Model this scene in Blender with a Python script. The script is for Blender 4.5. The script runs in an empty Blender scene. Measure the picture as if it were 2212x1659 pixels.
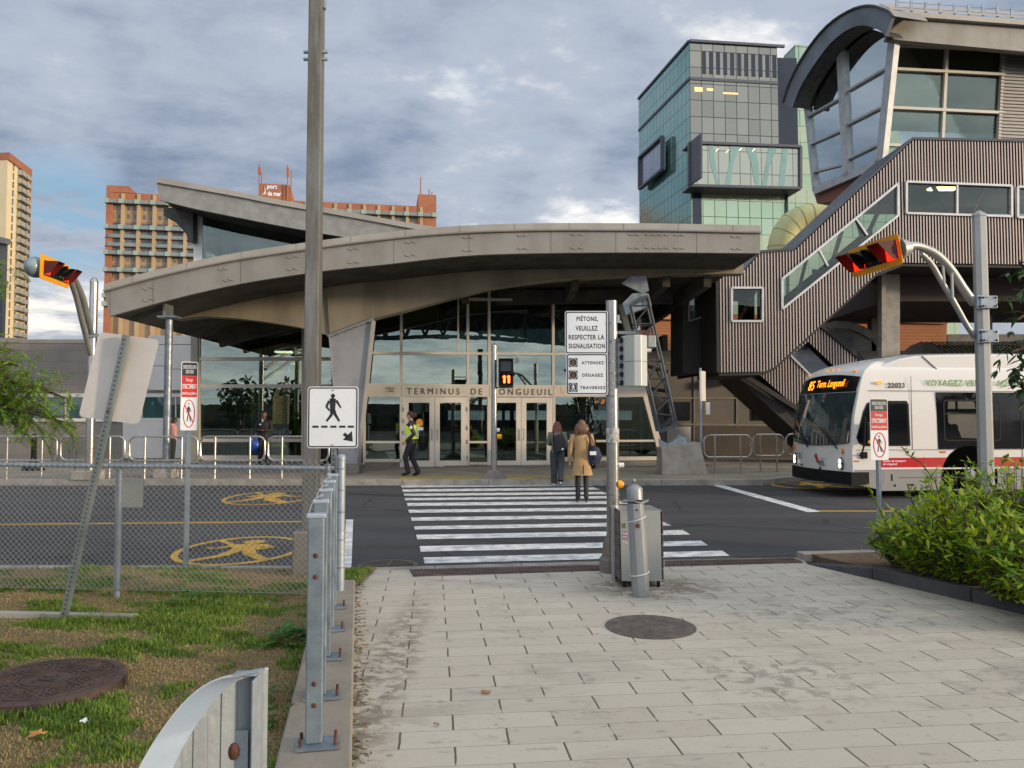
import bpy, bmesh, math, random
from mathutils import Vector, Matrix
random.seed(7)
V=Vector; R=math.radians
S=bpy.context.scene; COL=S.collection
# ---------------------------------------------------------------- camera
F_,CX,CY=1661.0,1106.0,829.5
PITCH=R(2.603); EYE=V((0,0,1.7))
cam=bpy.data.cameras.new('camera'); co=bpy.data.objects.new('camera',cam); COL.objects.link(co)
cam.sensor_width=36; cam.lens=36*F_/2212; cam.clip_end=3000; cam.clip_start=.05
co.location=EYE; co.rotation_euler=(R(90)+PITCH,0,0); S.camera=co
S.render.resolution_x=1024; S.render.resolution_y=768
# ---------------------------------------------------------------- light
SUN_AZ=R(110)      # clockwise from +Y (the view direction): behind, to the right
SUN_EL=R(8.5)
S.view_settings.view_transform='Standard'; S.view_settings.look='None'
S.view_settings.exposure=0.18; S.view_settings.gamma=1
sd=V((math.sin(SUN_AZ)*math.cos(SUN_EL),math.cos(SUN_AZ)*math.cos(SUN_EL),math.sin(SUN_EL)))
sl=bpy.data.lights.new('sun','SUN'); sl.energy=3.3; sl.angle=R(4); sl.color=(1,.79,.53)
so=bpy.data.objects.new('sun',sl); COL.objects.link(so); so.rotation_euler=sd.to_track_quat('Z','Y').to_euler()
class NT:
    def __init__(s,t): s.t=t; s.n=t.nodes; s.l=t.links
    def new(s,k,**kw):
        n=s.n.new(k)
        for a,b in kw.items():
            if a.startswith('i_'):
                key=a[2:]; key=int(key) if key.isdigit() else key.replace('_',' ')
                s.put(n.inputs[key],b)
            else: setattr(n,a,b)
        return n
    def put(s,sock,b):
        if hasattr(b,'links') or isinstance(b,bpy.types.NodeSocket): s.l.new(b,sock)
        else:
            try: sock.default_value=b
            except Exception: sock.default_value=tuple(b)+(1,)
    def math(s,op,a,b=0,c=0,clamp=False):
        n=s.new('ShaderNodeMath',operation=op,use_clamp=clamp); s.put(n.inputs[0],a); s.put(n.inputs[1],b); s.put(n.inputs[2],c); return n.outputs[0]
    def mix(s,f,a,b,mode='MIX'):
        n=s.new('ShaderNodeMix',data_type='RGBA',blend_type=mode); s.put(n.inputs[0],f)
        for i,x in ((6,a),(7,b)):
            if isinstance(x,(tuple,list)) and len(x)==3: x=tuple(x)+(1,)
            s.put(n.inputs[i],x)
        return n.outputs[2]
    def noise(s,vec,scale,detail=5,rough=.55,dist=0):
        n=s.new('ShaderNodeTexNoise'); s.put(n.inputs['Vector'],vec); n.inputs['Scale'].default_value=scale
        n.inputs['Detail'].default_value=detail; n.inputs['Roughness'].default_value=rough; n.inputs['Distortion'].default_value=dist
        return n.outputs['Fac']
    def ramp(s,f,a,b):
        n=s.new('ShaderNodeMapRange',interpolation_type='SMOOTHSTEP'); s.put(n.inputs[0],f); n.inputs[1].default_value=a; n.inputs[2].default_value=b; return n.outputs[0]
    def mapv(s,vec,scale=(1,1,1),rot=(0,0,0),loc=(0,0,0)):
        n=s.new('ShaderNodeMapping'); s.put(n.inputs[0],vec); n.inputs['Scale'].default_value=scale; n.inputs['Rotation'].default_value=rot; n.inputs['Location'].default_value=loc
        return n.outputs[0]
def ray(px,py):
    x=(px-CX)/F_; y=(CY-py)/F_
    return V((x, math.cos(PITCH)-y*math.sin(PITCH), y*math.cos(PITCH)+math.sin(PITCH)))
W=bpy.data.worlds.new('World'); S.world=W; W.use_nodes=True
t=NT(W.node_tree); W.node_tree.nodes.clear()
tc=t.new('ShaderNodeTexCoord'); sep=t.new('ShaderNodeSeparateXYZ',i_0=tc.outputs['Generated'])
sky=t.new('ShaderNodeTexSky',sky_type='NISHITA',sun_disc=False,sun_elevation=SUN_EL,sun_rotation=SUN_AZ)
zz=t.math('ADD',t.math('ABSOLUTE',sep.outputs[2]),.16)
cmb=t.new('ShaderNodeCombineXYZ'); t.put(cmb.inputs[0],t.math('DIVIDE',sep.outputs[0],zz)); t.put(cmb.inputs[1],t.math('DIVIDE',sep.outputs[1],zz)); t.put(cmb.inputs[2],0)
pv=t.mapv(cmb.outputs[0],scale=(1.0,1.25,1),rot=(0,0,R(-32)),loc=(3.1,.4,0))
n1=t.noise(pv,.95,9,.56,.35); n2=t.noise(pv,3.4,7,.6,.2); n3=t.noise(t.mapv(pv,loc=(7,2,0)),.75,5,.5,.1)
def blob(px,py,r):     # a soft patch of sky round one direction
    d=ray(px,py).normalized()
    dn=t.new('ShaderNodeVectorMath',operation='DOT_PRODUCT'); t.put(dn.inputs[0],tc.outputs['Generated']); dn.inputs[1].default_value=d
    return t.ramp(dn.outputs['Value'],math.cos(R(r)),1.0)
n4=t.noise(pv,9,6,.62,.3); br=t.math('ADD',t.math('ADD',t.math('MULTIPLY',n1,.56),t.math('MULTIPLY',n2,.34)),t.math('MULTIPLY',n4,.12))
for (px,py,r,a) in ((1150,215,8,.115),(900,330,8,.09),(1290,465,6,.15),(1600,40,14,.11),(250,60,6,.05),(60,130,5,.06),(0,0,12,-.03),(130,270,5,.05),(60,620,9,.07),(130,560,7,.05),(560,330,6,.05),(1080,400,6,.05),(740,60,16,-.03),(640,260,10,-.02),(420,200,12,.04),(600,120,10,.03),(300,260,12,-.06),(1350,250,8,-.06),(500,420,10,-.03)):
    br=t.math('ADD',br,t.math('MULTIPLY',blob(px,py,r),a))
c0=t.mix(t.ramp(br,.36,.61),(.185,.245,.35),(.42,.475,.57))
c1=t.mix(t.ramp(br,.59,.72),c0,(.95,.94,.91))
warm=t.math('MULTIPLY',t.ramp(sep.outputs[2],.30,.02),.5)
c1=t.mix(warm,c1,(1.0,.90,.80),'MULTIPLY')
gap=t.math('ADD',t.ramp(n3,.70,.80),t.math('MULTIPLY',blob(135,478,5.5),t.ramp(n2,.40,.56)),clamp=True)
gap=t.math('MULTIPLY',gap,.85)
cl=t.mix(1.0,c1,(10,10,10),'MULTIPLY')
# the western sky behind the camera is much brighter than the eastern one in view
dn=t.new('ShaderNodeVectorMath',operation='DOT_PRODUCT'); t.put(dn.inputs[0],tc.outputs['Generated']); dn.inputs[1].default_value=(.25,-.78,.57)
glow=t.math('MULTIPLY',t.ramp(dn.outputs['Value'],-.1,.9),2.2)
gc=t.new('ShaderNodeCombineXYZ'); 
for i in range(3): t.put(gc.inputs[i],t.math('ADD',t.math('MULTIPLY',glow,(1.05,.93,.78)[i]),1.0))
cl=t.mix(1.0,cl,gc.outputs[0],'MULTIPLY')
blue=t.mix(1.0,sky.outputs[0],(.9,1.0,1.0),'MULTIPLY')
fin=t.mix(gap,cl,t.mix(.75,blue,(2.6,4.6,6.6)))
bg=t.new('ShaderNodeBackground',i_Strength=.1); t.put(bg.inputs[0],fin)
wo=t.new('ShaderNodeOutputWorld'); t.l.new(bg.outputs[0],wo.inputs[0])
# ---------------------------------------------------------------- materials
MATS={}
def mat(name,col,rough=.7,metal=0,col2=None,sc=3,amt=1,bump=0,bsc=40,emit=None,spec=.5,streak=None,fine=0,coat=0):
    if name in MATS: return MATS[name]
    m=bpy.data.materials.new(name); m.use_nodes=True; t=NT(m.node_tree); b=m.node_tree.nodes['Principled BSDF']
    tc=t.new('ShaderNodeTexCoord'); v=tc.outputs['Object']
    if streak: v2=t.mapv(v,scale=streak)
    else: v2=v
    c=tuple(col)+(1,)
    if col2 is None: col2=tuple(x*.8 for x in col)
    f=t.ramp(t.noise(v2,sc,7,.6),.35,.68)
    out=t.mix(t.math('MULTIPLY',f,amt),c,tuple(col2)+(1,))
    if fine: 
        g=t.noise(v,180,2,.6); out=t.mix(t.math('MULTIPLY',t.ramp(g,.42,.62),fine),out,tuple(x*.55 for x in col)+(1,))
    t.put(b.inputs['Base Color'],out)
    b.inputs['Roughness'].default_value=rough; b.inputs['Metallic'].default_value=metal; b.inputs['Specular IOR Level'].default_value=spec
    t.put(b.inputs['Roughness'],t.math('ADD',t.math('MULTIPLY',f,.12),rough-.06,clamp=True))
    if coat: b.inputs['Coat Weight'].default_value=coat; b.inputs['Coat Roughness'].default_value=.08
    if bump:
        bn=t.new('ShaderNodeBump',i_Strength=bump,i_Distance=.02); t.put(bn.inputs['Height'],t.noise(v,bsc,5,.6)); t.l.new(bn.outputs[0],b.inputs['Normal'])
    if emit: b.inputs['Emission Color'].default_value=tuple(emit[:3])+(1,); b.inputs['Emission Strength'].default_value=emit[3]
    MATS[name]=m; return m
def glassmat(name,tint=(.62,.72,.68),refl=.22,rough=.0,gl=(1,1,1)):
    m=bpy.data.materials.new(name); m.use_nodes=True; t=NT(m.node_tree); n=m.node_tree.nodes; n.remove(n['Principled BSDF'])
    tr=t.new('ShaderNodeBsdfTransparent',i_Color=tuple(tint)+(1,)); gg=t.new('ShaderNodeBsdfGlossy',i_Roughness=rough,i_Color=tuple(gl)+(1,))
    tc=t.new('ShaderNodeTexCoord')
    bn=t.new('ShaderNodeBump',i_Strength=.02,i_Distance=.05); t.put(bn.inputs['Height'],t.noise(tc.outputs['Object'],.9,3,.5)); t.l.new(bn.outputs[0],gg.inputs['Normal'])
    lw=t.new('ShaderNodeLayerWeight',i_Blend=.35)
    f=t.math('ADD',t.math('MULTIPLY',lw.outputs['Fresnel'],.8),refl,clamp=True)
    mx=t.new('ShaderNodeMixShader'); t.put(mx.inputs[0],f); t.l.new(tr.outputs[0],mx.inputs[1]); t.l.new(gg.outputs[0],mx.inputs[2])
    t.l.new(mx.outputs[0],n['Material Output'].inputs[0]); MATS[name]=m; return m
M_asph=None
galv=mat('galvanised steel',(.24,.26,.28),.45,.6,(.15,.17,.19),6,1,.12,25)
galvd=mat('galvanised steel weathered',(.33,.37,.40),.5,.35,(.23,.27,.31),5,1,.15,30)
rust=mat('rusted steel',(.13,.045,.02),.9,.1,(.06,.03,.02),30,1,.3,60)
lampm=mat('stained lamp post steel',(.21,.205,.19),.5,.5,(.12,.105,.08),1.2,1,.15,18,streak=(6,6,.8))
conc=mat('concrete',(.36,.33,.28),.9,0,(.25,.22,.18),2.5,1,.25,60,fine=.35)
concd=mat('concrete dark',(.20,.18,.155),.9,0,(.13,.115,.10),2.5,1,.3,50,fine=.4)
panel=mat('grey metal panel',(.27,.25,.215),.55,.15,(.215,.20,.17),1.3,1,.08,12,streak=(1,1,.6),fine=.12)
panelw=mat('pale metal coping',(.36,.33,.28),.5,.1,(.30,.27,.23),1.0,1,0)
beamm=mat('ochre grey steel beam',(.29,.25,.175),.6,.1,(.20,.17,.12),.8,1,.08,10,streak=(1.2,1.2,.4))
colm=mat('grey blue column steel',(.30,.30,.31),.55,.1,(.24,.24,.25),1.2,1,.05,10)
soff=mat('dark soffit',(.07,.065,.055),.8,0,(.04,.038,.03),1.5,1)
frame=mat('cream aluminium frame',(.56,.50,.41),.45,.1,(.50,.45,.37),1.5,1)
whitem=mat('white frame',(.72,.70,.68),.4,0,(.62,.60,.58),1.5,1)
black=mat('black rubber',(.007,.007,.008),.7,0,(.012,.012,.012),5,1,spec=.2)
blackg=mat('black gloss',(.012,.012,.014),.15,0,(.02,.02,.022),5,1)
signw=mat('white sign sheet',(.74,.76,.78),.4,0,(.66,.68,.70),1.5,1,fine=.05)
signb=mat('black sign ink',(.02,.02,.022),.5)
signr=mat('red sign ink',(.55,.02,.02),.45,0,(.45,.02,.02),2,1)
signback=mat('sign back aluminium',(.58,.54,.50),.55,.15,(.50,.46,.42),2.2,1,fine=.06)
yel=mat('yellow enamel',(.80,.36,.01),.45,0,(.68,.28,.01),3,1)
yellint=mat('yellow painted steel',(.55,.50,.06),.5,0,(.45,.40,.05),3,1)
whitep=mat('road paint white',(.78,.77,.74),.8,0,(.36,.36,.35),5,1,.2,60,fine=.35)
yelp=mat('road paint yellow',(.66,.38,.03),.8,0,(.42,.25,.04),4,1,.2,60,fine=.3)
teal=glassmat('curtain glass',(.45,.54,.50),.20,gl=(.78,.88,.80))
doorgl=glassmat('door glass',(.50,.58,.54),.10,gl=(.6,.7,.65))
clglass=glassmat('pale glass',(.50,.60,.60),.30)
darkglass=mat('dark window glass',(.012,.016,.018),.04,0,(.02,.025,.03),2,1,spec=.9)
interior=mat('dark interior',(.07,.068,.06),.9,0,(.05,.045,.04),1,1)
# ---------------------------------------------------------------- mesh helpers
LOC={}
def tag(o,label=None,cat=None,group=None,kind=None):
    if label: o['label']=label
    if cat: o['category']=cat
    if group: o['group']=group
    if kind: o['kind']=kind
    return o
def thing(name,label,cat,loc=(0,0,0),rz=0,group=None):
    o=bpy.data.objects.new(name,None); COL.objects.link(o); o.location=loc; o.rotation_euler=(0,0,rz); o.empty_display_size=.2
    LOC[o.name]=(Matrix.Translation(V(loc))@Matrix.Rotation(rz,4,'Z')).inverted()
    return tag(o,label,cat,group)
CNT={}; REST={}
class MB:
    def __init__(s): s.v=[]; s.f=[]; s.m=[]; s.cur=0; s.st=[]
    def add(s,vs,fs):
        s.st.append((len(s.v),len(s.f))); b=len(s.v); s.v+= [V(x) for x in vs]; s.f+=[tuple(b+i for i in f) for f in fs]; s.m+=[s.cur]*len(fs); return s
    def prism(s,pts,ex):
        n=len(pts); ex=V(ex); pts=[V(p) for p in pts]
        s.add(pts+[p+ex for p in pts],[tuple(range(n)),tuple(range(2*n-1,n-1,-1))]+[(i,i+n,(i+1)%n+n,(i+1)%n) for i in range(n)]); return s
    def box(s,c,sz,rz=0,M=None):
        x,y,z=[a/2 for a in sz]; c=V(c); M=M or Matrix.Rotation(rz,3,'Z')
        vs=[c+M@V((a*x,b*y,d*z)) for d in(-1,1) for b in(-1,1) for a in(-1,1)]
        s.add(vs,[(0,2,3,1),(4,5,7,6),(0,1,5,4),(2,6,7,3),(0,4,6,2),(1,3,7,5)]); return s
    def bar(s,a,b,w,d,side=None):
        a=V(a);b=V(b); ax=(b-a); L=ax.length
        if L<1e-6: return s
        ax/=L; sd_=V(side) if side is not None else (V((0,0,1)) if abs(ax.z)<.9 else V((1,0,0)))
        u=ax.cross(sd_).normalized(); w_=u.cross(ax).normalized()
        vs=[p+u*(i*w/2)+w_*(j*d/2) for p in(a,b) for i,j in((-1,-1),(1,-1),(1,1),(-1,1))]
        s.add(vs,[(3,2,1,0),(4,5,6,7),(0,1,5,4),(1,2,6,5),(2,3,7,6),(3,0,4,7)]); return s
    def tube(s,pts,r,n=10,cap=True,sq=1):
        pts=[V(p) for p in pts]; k=len(pts); rs=r if isinstance(r,(list,tuple)) else [r]*k
        b=len(s.v); prev=None; vs=[]; fs=[]
        for i,p in enumerate(pts):
            d=(pts[min(i+1,k-1)]-pts[max(i-1,0)]).normalized()
            if prev is None: a=V((0,0,1)) if abs(d.z)<.9 else V((1,0,0)); prev=d.cross(a).normalized()
            u=(prev-d*prev.dot(d)).normalized(); w=d.cross(u); prev=u
            rr=rs[i]; rx,ry=(rr if isinstance(rr,tuple) else (rr,rr*sq))
            for j in range(n):
                an=2*math.pi*(j+.5)/n; vs.append(p+u*math.cos(an)*rx+w*math.sin(an)*ry)
        for i in range(k-1):
            for j in range(n): fs.append((i*n+j,i*n+(j+1)%n,(i+1)*n+(j+1)%n,(i+1)*n+j))
        if cap: fs.append(tuple(range(n-1,-1,-1))); fs.append(tuple((k-1)*n+j for j in range(n)))
        s.add(vs,fs); return s
    def lathe(s,c,prof,n=20,axis=V((0,0,1))):
        axis=V(axis).normalized(); s.tube([V(c)+axis*z for r,z in prof],[max(r,1e-4) for r,z in prof],n); return s
    def ball(s,c,r,n=10,m=6):
        r=V(r) if not isinstance(r,(int,float)) else V((r,r,r)); c=V(c); vs=[];fs=[]
        for i in range(m+1):
            th=math.pi*i/m
            for j in range(n):
                ph=2*math.pi*j/n; vs.append(c+V((r.x*math.sin(th)*math.cos(ph),r.y*math.sin(th)*math.sin(ph),r.z*math.cos(th))))
        for i in range(m):
            for j in range(n): fs.append((i*n+j,(i+1)*n+j,(i+1)*n+(j+1)%n,i*n+(j+1)%n))
        s.add(vs,fs); return s
    def build_split(s,name,mats,parent,cap=100,**k):
        key=(parent.name,name); st=s.st+[(len(s.v),len(s.f))]; rest=MB(); o=None
        for (a,fa),(b,fb_) in zip(st,st[1:]):
            m_=MB(); m_.add(s.v[a:b],[tuple(i-a for i in f) for f in s.f[fa:fb_]])
            if CNT.get(key,0)<cap: CNT[key]=CNT.get(key,0)+1; o=m_.build(name,mats,parent,**k)
            else: rest.add(m_.v,m_.f)
        if rest.v: REST.setdefault(key,[mats,parent,MB()])[2].add(rest.v,rest.f)
        return o
    def build(s,name,mats,parent=None,smooth=False,bevel=0,label=None,seg=2):
        me=bpy.data.meshes.new(name); vs=s.v
        Mi=None
        if parent is not None: Mi=LOC[parent.name]; vs=[Mi@v for v in vs]
        me.from_pydata([tuple(v) for v in vs],[],s.f)
        if not isinstance(mats,(list,tuple)): mats=[mats]
        for m in mats: me.materials.append(m)
        if len(mats)>1: me.polygons.foreach_set('material_index',s.m)
        bm=bmesh.new(); bm.from_mesh(me)
        bmesh.ops.remove_doubles(bm,verts=bm.verts,dist=1e-5) if smooth else None
        bmesh.ops.recalc_face_normals(bm,faces=bm.faces); bm.to_mesh(me); bm.free()
        if smooth: me.polygons.foreach_set('use_smooth',[True]*len(me.polygons))
        o=bpy.data.objects.new(name,me); COL.objects.link(o)
        if parent is not None: o.parent=parent; LOC[o.name]=Mi
        else: LOC[o.name]=Matrix.Identity(4)
        if bevel:
            b=o.modifiers.new('bevel','BEVEL'); b.width=bevel; b.segments=seg; b.limit_method='ANGLE'; b.angle_limit=R(40)
        if smooth:
            try:
                me.set_sharp_from_angle(angle=R(42))
            except Exception: pass
        if label: o['label']=label
        return o
def copy_tree(o,parent=None):
    c=o.copy(); COL.objects.link(c)
    if parent is not None: c.parent=parent
    LOC[c.name]=LOC.get(o.name,Matrix.Identity(4))
    for ch in [x for x in COL.objects if x.parent==o]: copy_tree(ch,c)
    return c
def G(px,py,z=0):
    d=ray(px,py); t_=(z-EYE.z)/d.z; return EYE+d*t_
def Yp(px,py,y):
    d=ray(px,py); return EYE+d*(y/d.y)
class Plane:
    def __init__(s,p0,slope): s.p=V(p0); s.t=V((1,slope,0)).normalized(); s.n=V((s.t.y,-s.t.x,0))
    def P(s,px,py,off=0):
        d=ray(px,py); k=((s.p+s.n*off-EYE).dot(s.n))/d.dot(s.n); return EYE+d*k
    def slab(s,mb,pts,off=0,th=.1): mb.prism([s.P(x,y,off) for x,y in pts],-s.n*th); return mb
    def rect(s,mb,x0,y0,x1,y1,off=0,th=.1): return s.slab(mb,[(x0,y0),(x1,y0),(x1,y1),(x0,y1)],off,th)
    def bar(s,mb,a,b,w,off=0,d=.1):
        p=s.P(*a,off); q=s.P(*b,off); return mb.bar(p-s.n*d/2,q-s.n*d/2,w,d,side=s.n)
class Fr:
    def __init__(s,o,r,u): s.o=V(o); s.r=V(r).normalized(); s.u=V(u).normalized(); s.n=s.r.cross(s.u).normalized()
    def pt(s,a,b,c=0): return s.o+s.r*a+s.u*b+s.n*c
    def pts(s,l,c=0): return [s.pt(a,b,c) for a,b in l]
    def box(s,mb,a0,b0,a1,b1,c0,c1): mb.prism(s.pts([(a0,b0),(a1,b0),(a1,b1),(a0,b1)],c0),s.n*(c1-c0)); return mb
    def poly(s,mb,l,c0,c1): mb.prism(s.pts(l,c0),s.n*(c1-c0)); return mb
def rrect(x0,y0,x1,y1,r,n=5):
    o=[]
    for cx,cy,a in((x1-r,y1-r,0),(x0+r,y1-r,90),(x0+r,y0+r,180),(x1-r,y0+r,270)):
        for i in range(n+1): an=R(a+90*i/n); o.append((cx+r*math.cos(an),cy+r*math.sin(an)))
    return o
def circ(cx,cy,rx,ry=None,n=28):
    ry=ry or rx; return [(cx+rx*math.cos(2*math.pi*i/n),cy+ry*math.sin(2*math.pi*i/n)) for i in range(n)]
def ring(mb,fr,cx,cy,rx,ry,w,c0,c1,n=32):
    o=circ(cx,cy,rx,ry,n); i_=circ(cx,cy,rx-w,ry-w,n)
    for k in range(n): fr.poly(mb,[o[k],o[(k+1)%n],i_[(k+1)%n],i_[k]],c0,c1)
def frame_ring(mb,fr,outer,inner,c0,c1):
    n=len(outer)
    for k in range(n): fr.poly(mb,[outer[k],outer[(k+1)%n],inner[(k+1)%n],inner[k]],c0,c1)
def stroke(mb,fr,a,b,w,c0,c1,w2=None):
    a=V((a[0],a[1],0)); b=V((b[0],b[1],0)); d=(b-a).normalized(); p=V((-d.y,d.x,0)); w2=w2 or w
    q=[a+p*w/2,a-p*w/2,b-p*w2/2,b+p*w2/2]; fr.poly(mb,[(x.x,x.y) for x in q],c0,c1)
def text(s_,fr,x0,y0,w,h,m,parent,name='lettering',c=.002,spacing=1,bold=0,align=0):
    cu=bpy.data.curves.new('t','FONT'); cu.body=s_; cu.size=1; cu.space_character=spacing; cu.offset=bold; cu.resolution_u=3; cu.space_line=.95
    if align: cu.align_x='CENTER'
    o=bpy.data.objects.new('t',cu); COL.objects.link(o)
    dg=bpy.context.evaluated_depsgraph_get(); me=bpy.data.meshes.new_from_object(o.evaluated_get(dg))
    bpy.data.objects.remove(o); 
    xs=[v.co.x for v in me.vertices]; ys=[v.co.y for v in me.vertices]
    if not xs: return
    sx=w/(max(xs)-min(xs)); sy=h/(max(ys)-min(ys)); mx,my=min(xs),min(ys)
    Mi=LOC[parent.name]
    for v in me.vertices: v.co=Mi@fr.pt(x0+(v.co.x-mx)*sx,y0+(v.co.y-my)*sy,c)
    me.materials.append(m); me.name=name
    o=bpy.data.objects.new(name,me); COL.objects.link(o); o.parent=parent; LOC[o.name]=Mi
    return o
def struct(name,mb,m,**k):
    o=mb.build(name,m,**k); o['kind']='structure'; return o
# ---------------------------------------------------------------- ground
def roadmat():
    m=bpy.data.materials.new('asphalt'); m.use_nodes=True; t=NT(m.node_tree); b=m.node_tree.nodes['Principled BSDF']
    tc=t.new('ShaderNodeTexCoord'); v=tc.outputs['Object']
    big=t.noise(t.mapv(v,scale=(.12,.7,1)),1.3,5,.6); c=t.mix(t.ramp(big,.35,.65),(.041,.042,.046),(.019,.020,.024))
    ptc=t.new('ShaderNodeTexVoronoi',distance='CHEBYCHEV'); ptc.inputs['Scale'].default_value=.22; t.put(ptc.inputs['Vector'],t.mapv(v,scale=(.5,1.2,1))); pc_=t.new('ShaderNodeSeparateXYZ'); t.put(pc_.inputs[0],ptc.outputs['Color']); c=t.mix(t.math('MULTIPLY',t.ramp(pc_.outputs[0],.55,.6),.45),c,(.016,.017,.020)); oil=t.noise(v,2.3,6,.7); c=t.mix(t.math('MULTIPLY',t.ramp(oil,.60,.70),.5),c,(.075,.072,.068)); agg=t.noise(v,160,3,.7); c=t.mix(t.math('MULTIPLY',t.ramp(agg,.45,.7),.55),c,(.13,.125,.12))
    vo=t.new('ShaderNodeTexVoronoi',feature='DISTANCE_TO_EDGE'); vo.inputs['Scale'].default_value=.42
    dv=t.new('ShaderNodeMix',data_type='VECTOR'); dv.inputs[0].default_value=.12; t.put(dv.inputs[4],v)
    nn=t.new('ShaderNodeTexNoise'); nn.inputs['Scale'].default_value=1.6; nn.inputs['Detail'].default_value=6; t.put(nn.inputs['Vector'],v); t.put(dv.inputs[5],nn.outputs['Color'])
    t.put(vo.inputs['Vector'],dv.outputs[1])
    cr=t.math('MULTIPLY',t.ramp(vo.outputs['Distance'],.012,.004),t.ramp(t.noise(v,.35,3,.5),.48,.60)); c=t.mix(cr,c,(.008,.008,.009))
    t.put(b.inputs['Base Color'],c); b.inputs['Roughness'].default_value=.88
    bn=t.new('ShaderNodeBump',i_Strength=.35,i_Distance=.01); t.put(bn.inputs['Height'],agg); t.l.new(bn.outputs[0],b.inputs['Normal']); return m
road=roadmat()
mb=MB(); mb.add([(-900,-900,0),(900,-900,0),(900,900,0),(-900,900,0)],[(0,1,2,3)]); struct('road',mb,road)
def pavemat():
    m=bpy.data.materials.new('concrete pavers'); m.use_nodes=True; t=NT(m.node_tree); b=m.node_tree.nodes['Principled BSDF']
    tc=t.new('ShaderNodeTexCoord'); v0=tc.outputs['Object']; v=t.mapv(v0,rot=(0,0,R(-6)),loc=(.15,.06,0))
    wob=t.new('ShaderNodeTexNoise'); wob.inputs['Scale'].default_value=5; t.put(wob.inputs['Vector'],v)
    dv=t.new('ShaderNodeMix',data_type='VECTOR'); dv.inputs[0].default_value=.012; t.put(dv.inputs[4],v); t.put(dv.inputs[5],wob.outputs['Color']); v=dv.outputs[1]
    br=t.new('ShaderNodeTexBrick',offset=.5,offset_frequency=2); t.put(br.inputs['Vector'],v)
    br.inputs['Scale'].default_value=1; br.inputs['Brick Width'].default_value=.56; br.inputs['Row Height'].default_value=.213; br.inputs['Mortar Size'].default_value=.0028; br.inputs['Mortar Smooth'].default_value=.25
    br.inputs['Color1'].default_value=(.47,.425,.345,1); br.inputs['Color2'].default_value=(.415,.37,.30,1); br.inputs['Mortar'].default_value=(.24,.21,.17,1)
    c=br.outputs['Color']
    # the short joints are open and dark
    sx=t.new('ShaderNodeSeparateXYZ'); t.put(sx.inputs[0],v)
    row=t.math('FLOOR',t.math('DIVIDE',sx.outputs[1],.213)); par=t.math('MULTIPLY',t.math('FLOORED_MODULO',t.math('ADD',row,1),2),.28)
    fx=t.math('FLOORED_MODULO',t.math('ADD',sx.outputs[0],par),.56); jd=t.math('MINIMUM',fx,t.math('SUBTRACT',.56,fx))
    j=t.ramp(jd,.0075,.0045); j=t.math('MULTIPLY',j,t.ramp(t.noise(v,9,3,.6),.36,.46)); c=t.mix(t.math('MULTIPLY',j,.85),c,(.05,.043,.036))
    st=t.noise(t.mapv(v0,scale=(.8,1.4,1)),1.1,8,.68,.6); c=t.mix(t.math('MULTIPLY',t.ramp(st,.50,.68),.42),c,(.22,.195,.16))
    sp=t.noise(t.mapv(v0,scale=(1,1.8,1),loc=(3,1,0)),7,5,.65); c=t.mix(t.math('MULTIPLY',t.ramp(sp,.58,.68),.55),c,(.20,.18,.15))
    vo=t.new('ShaderNodeTexVoronoi'); vo.inputs['Scale'].default_value=3.2; t.put(vo.inputs['Vector'],v0); gum=t.ramp(vo.outputs['Distance'],.085,.06); c=t.mix(t.math('MULTIPLY',gum,.5),c,(.13,.12,.105))
    def dirt(x,y,rx,ry,a,col,lo,hi,scn):
        d_=t.new('ShaderNodeVectorMath',operation='LENGTH'); t.put(d_.inputs[0],t.mapv(v0,scale=(1/rx,1/ry,0),loc=(-x/rx,-y/ry,0)))
        q=t.math('MULTIPLY',t.ramp(d_.outputs['Value'],1.0,.25),t.ramp(t.noise(v0,scn,7,.7,.5),lo,hi)); return t.mix(t.math('MULTIPLY',q,a),c,col)
    c=dirt(1.45,7.75,1.0,.75,.8,(.12,.085,.055),.40,.56,5); c=dirt(2.7,6.7,1.9,.9,.45,(.17,.145,.115),.47,.60,6); c=dirt(1.75,5.1,.8,.8,.6,(.17,.145,.12),.50,.58,7); c=dirt(-.85,4.8,.28,4.0,.7,(.11,.085,.06),.42,.58,9); c=dirt(3.6,4.9,1.3,.7,.45,(.17,.14,.12),.50,.60,8)
    fl=t.noise(t.mapv(v0,scale=(1,2.2,1)),26,4,.6); c=t.mix(t.math('MULTIPLY',t.ramp(fl,.64,.70),.5),c,(.17,.15,.125))
    g=t.noise(v0,150,3,.7); c=t.mix(t.math('MULTIPLY',t.ramp(g,.5,.7),.28),c,(.24,.225,.20))
    t.put(b.inputs['Base Color'],c); b.inputs['Roughness'].default_value=.85
    h=t.math('SUBTRACT',t.math('MULTIPLY',g,.15),t.math('ADD',t.math('MULTIPLY',br.outputs['Fac'],.7),j))
    bn=t.new('ShaderNodeBump',i_Strength=.5,i_Distance=.008); t.put(bn.inputs['Height'],h); t.l.new(bn.outputs[0],b.inputs['Normal']); return m
pave=pavemat()
def flat(name,pts,z,m,th=None,**k):
    mb=MB(); pts=[V((p[0],p[1],z)) for p in pts]
    if th: mb.prism(pts,(0,0,-th))
    else: mb.add(pts,[tuple(range(len(pts)))])
    return struct(name,mb,m,**k)
def RX(y): return -.764-.2*(y-3.745)      # right edge of the concrete strip under the railing
K1=V((3.42,8.98)); K2=V((4.42,6.64)); kd=(K2-K1).normalized()
def KP(d): return K1+kd*d
e1=G(745,1238); e2=G(1310,1222); e3=G(1735,1214)
flat('pavement',[(RX(-4),-4),(20,-4),(20,0),tuple(KP(5.5)),tuple(K1),(e3.x,e3.y),(e2.x,e2.y),(e1.x,e1.y),(RX(7.7),7.7)],.02,pave,th=.06)
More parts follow.
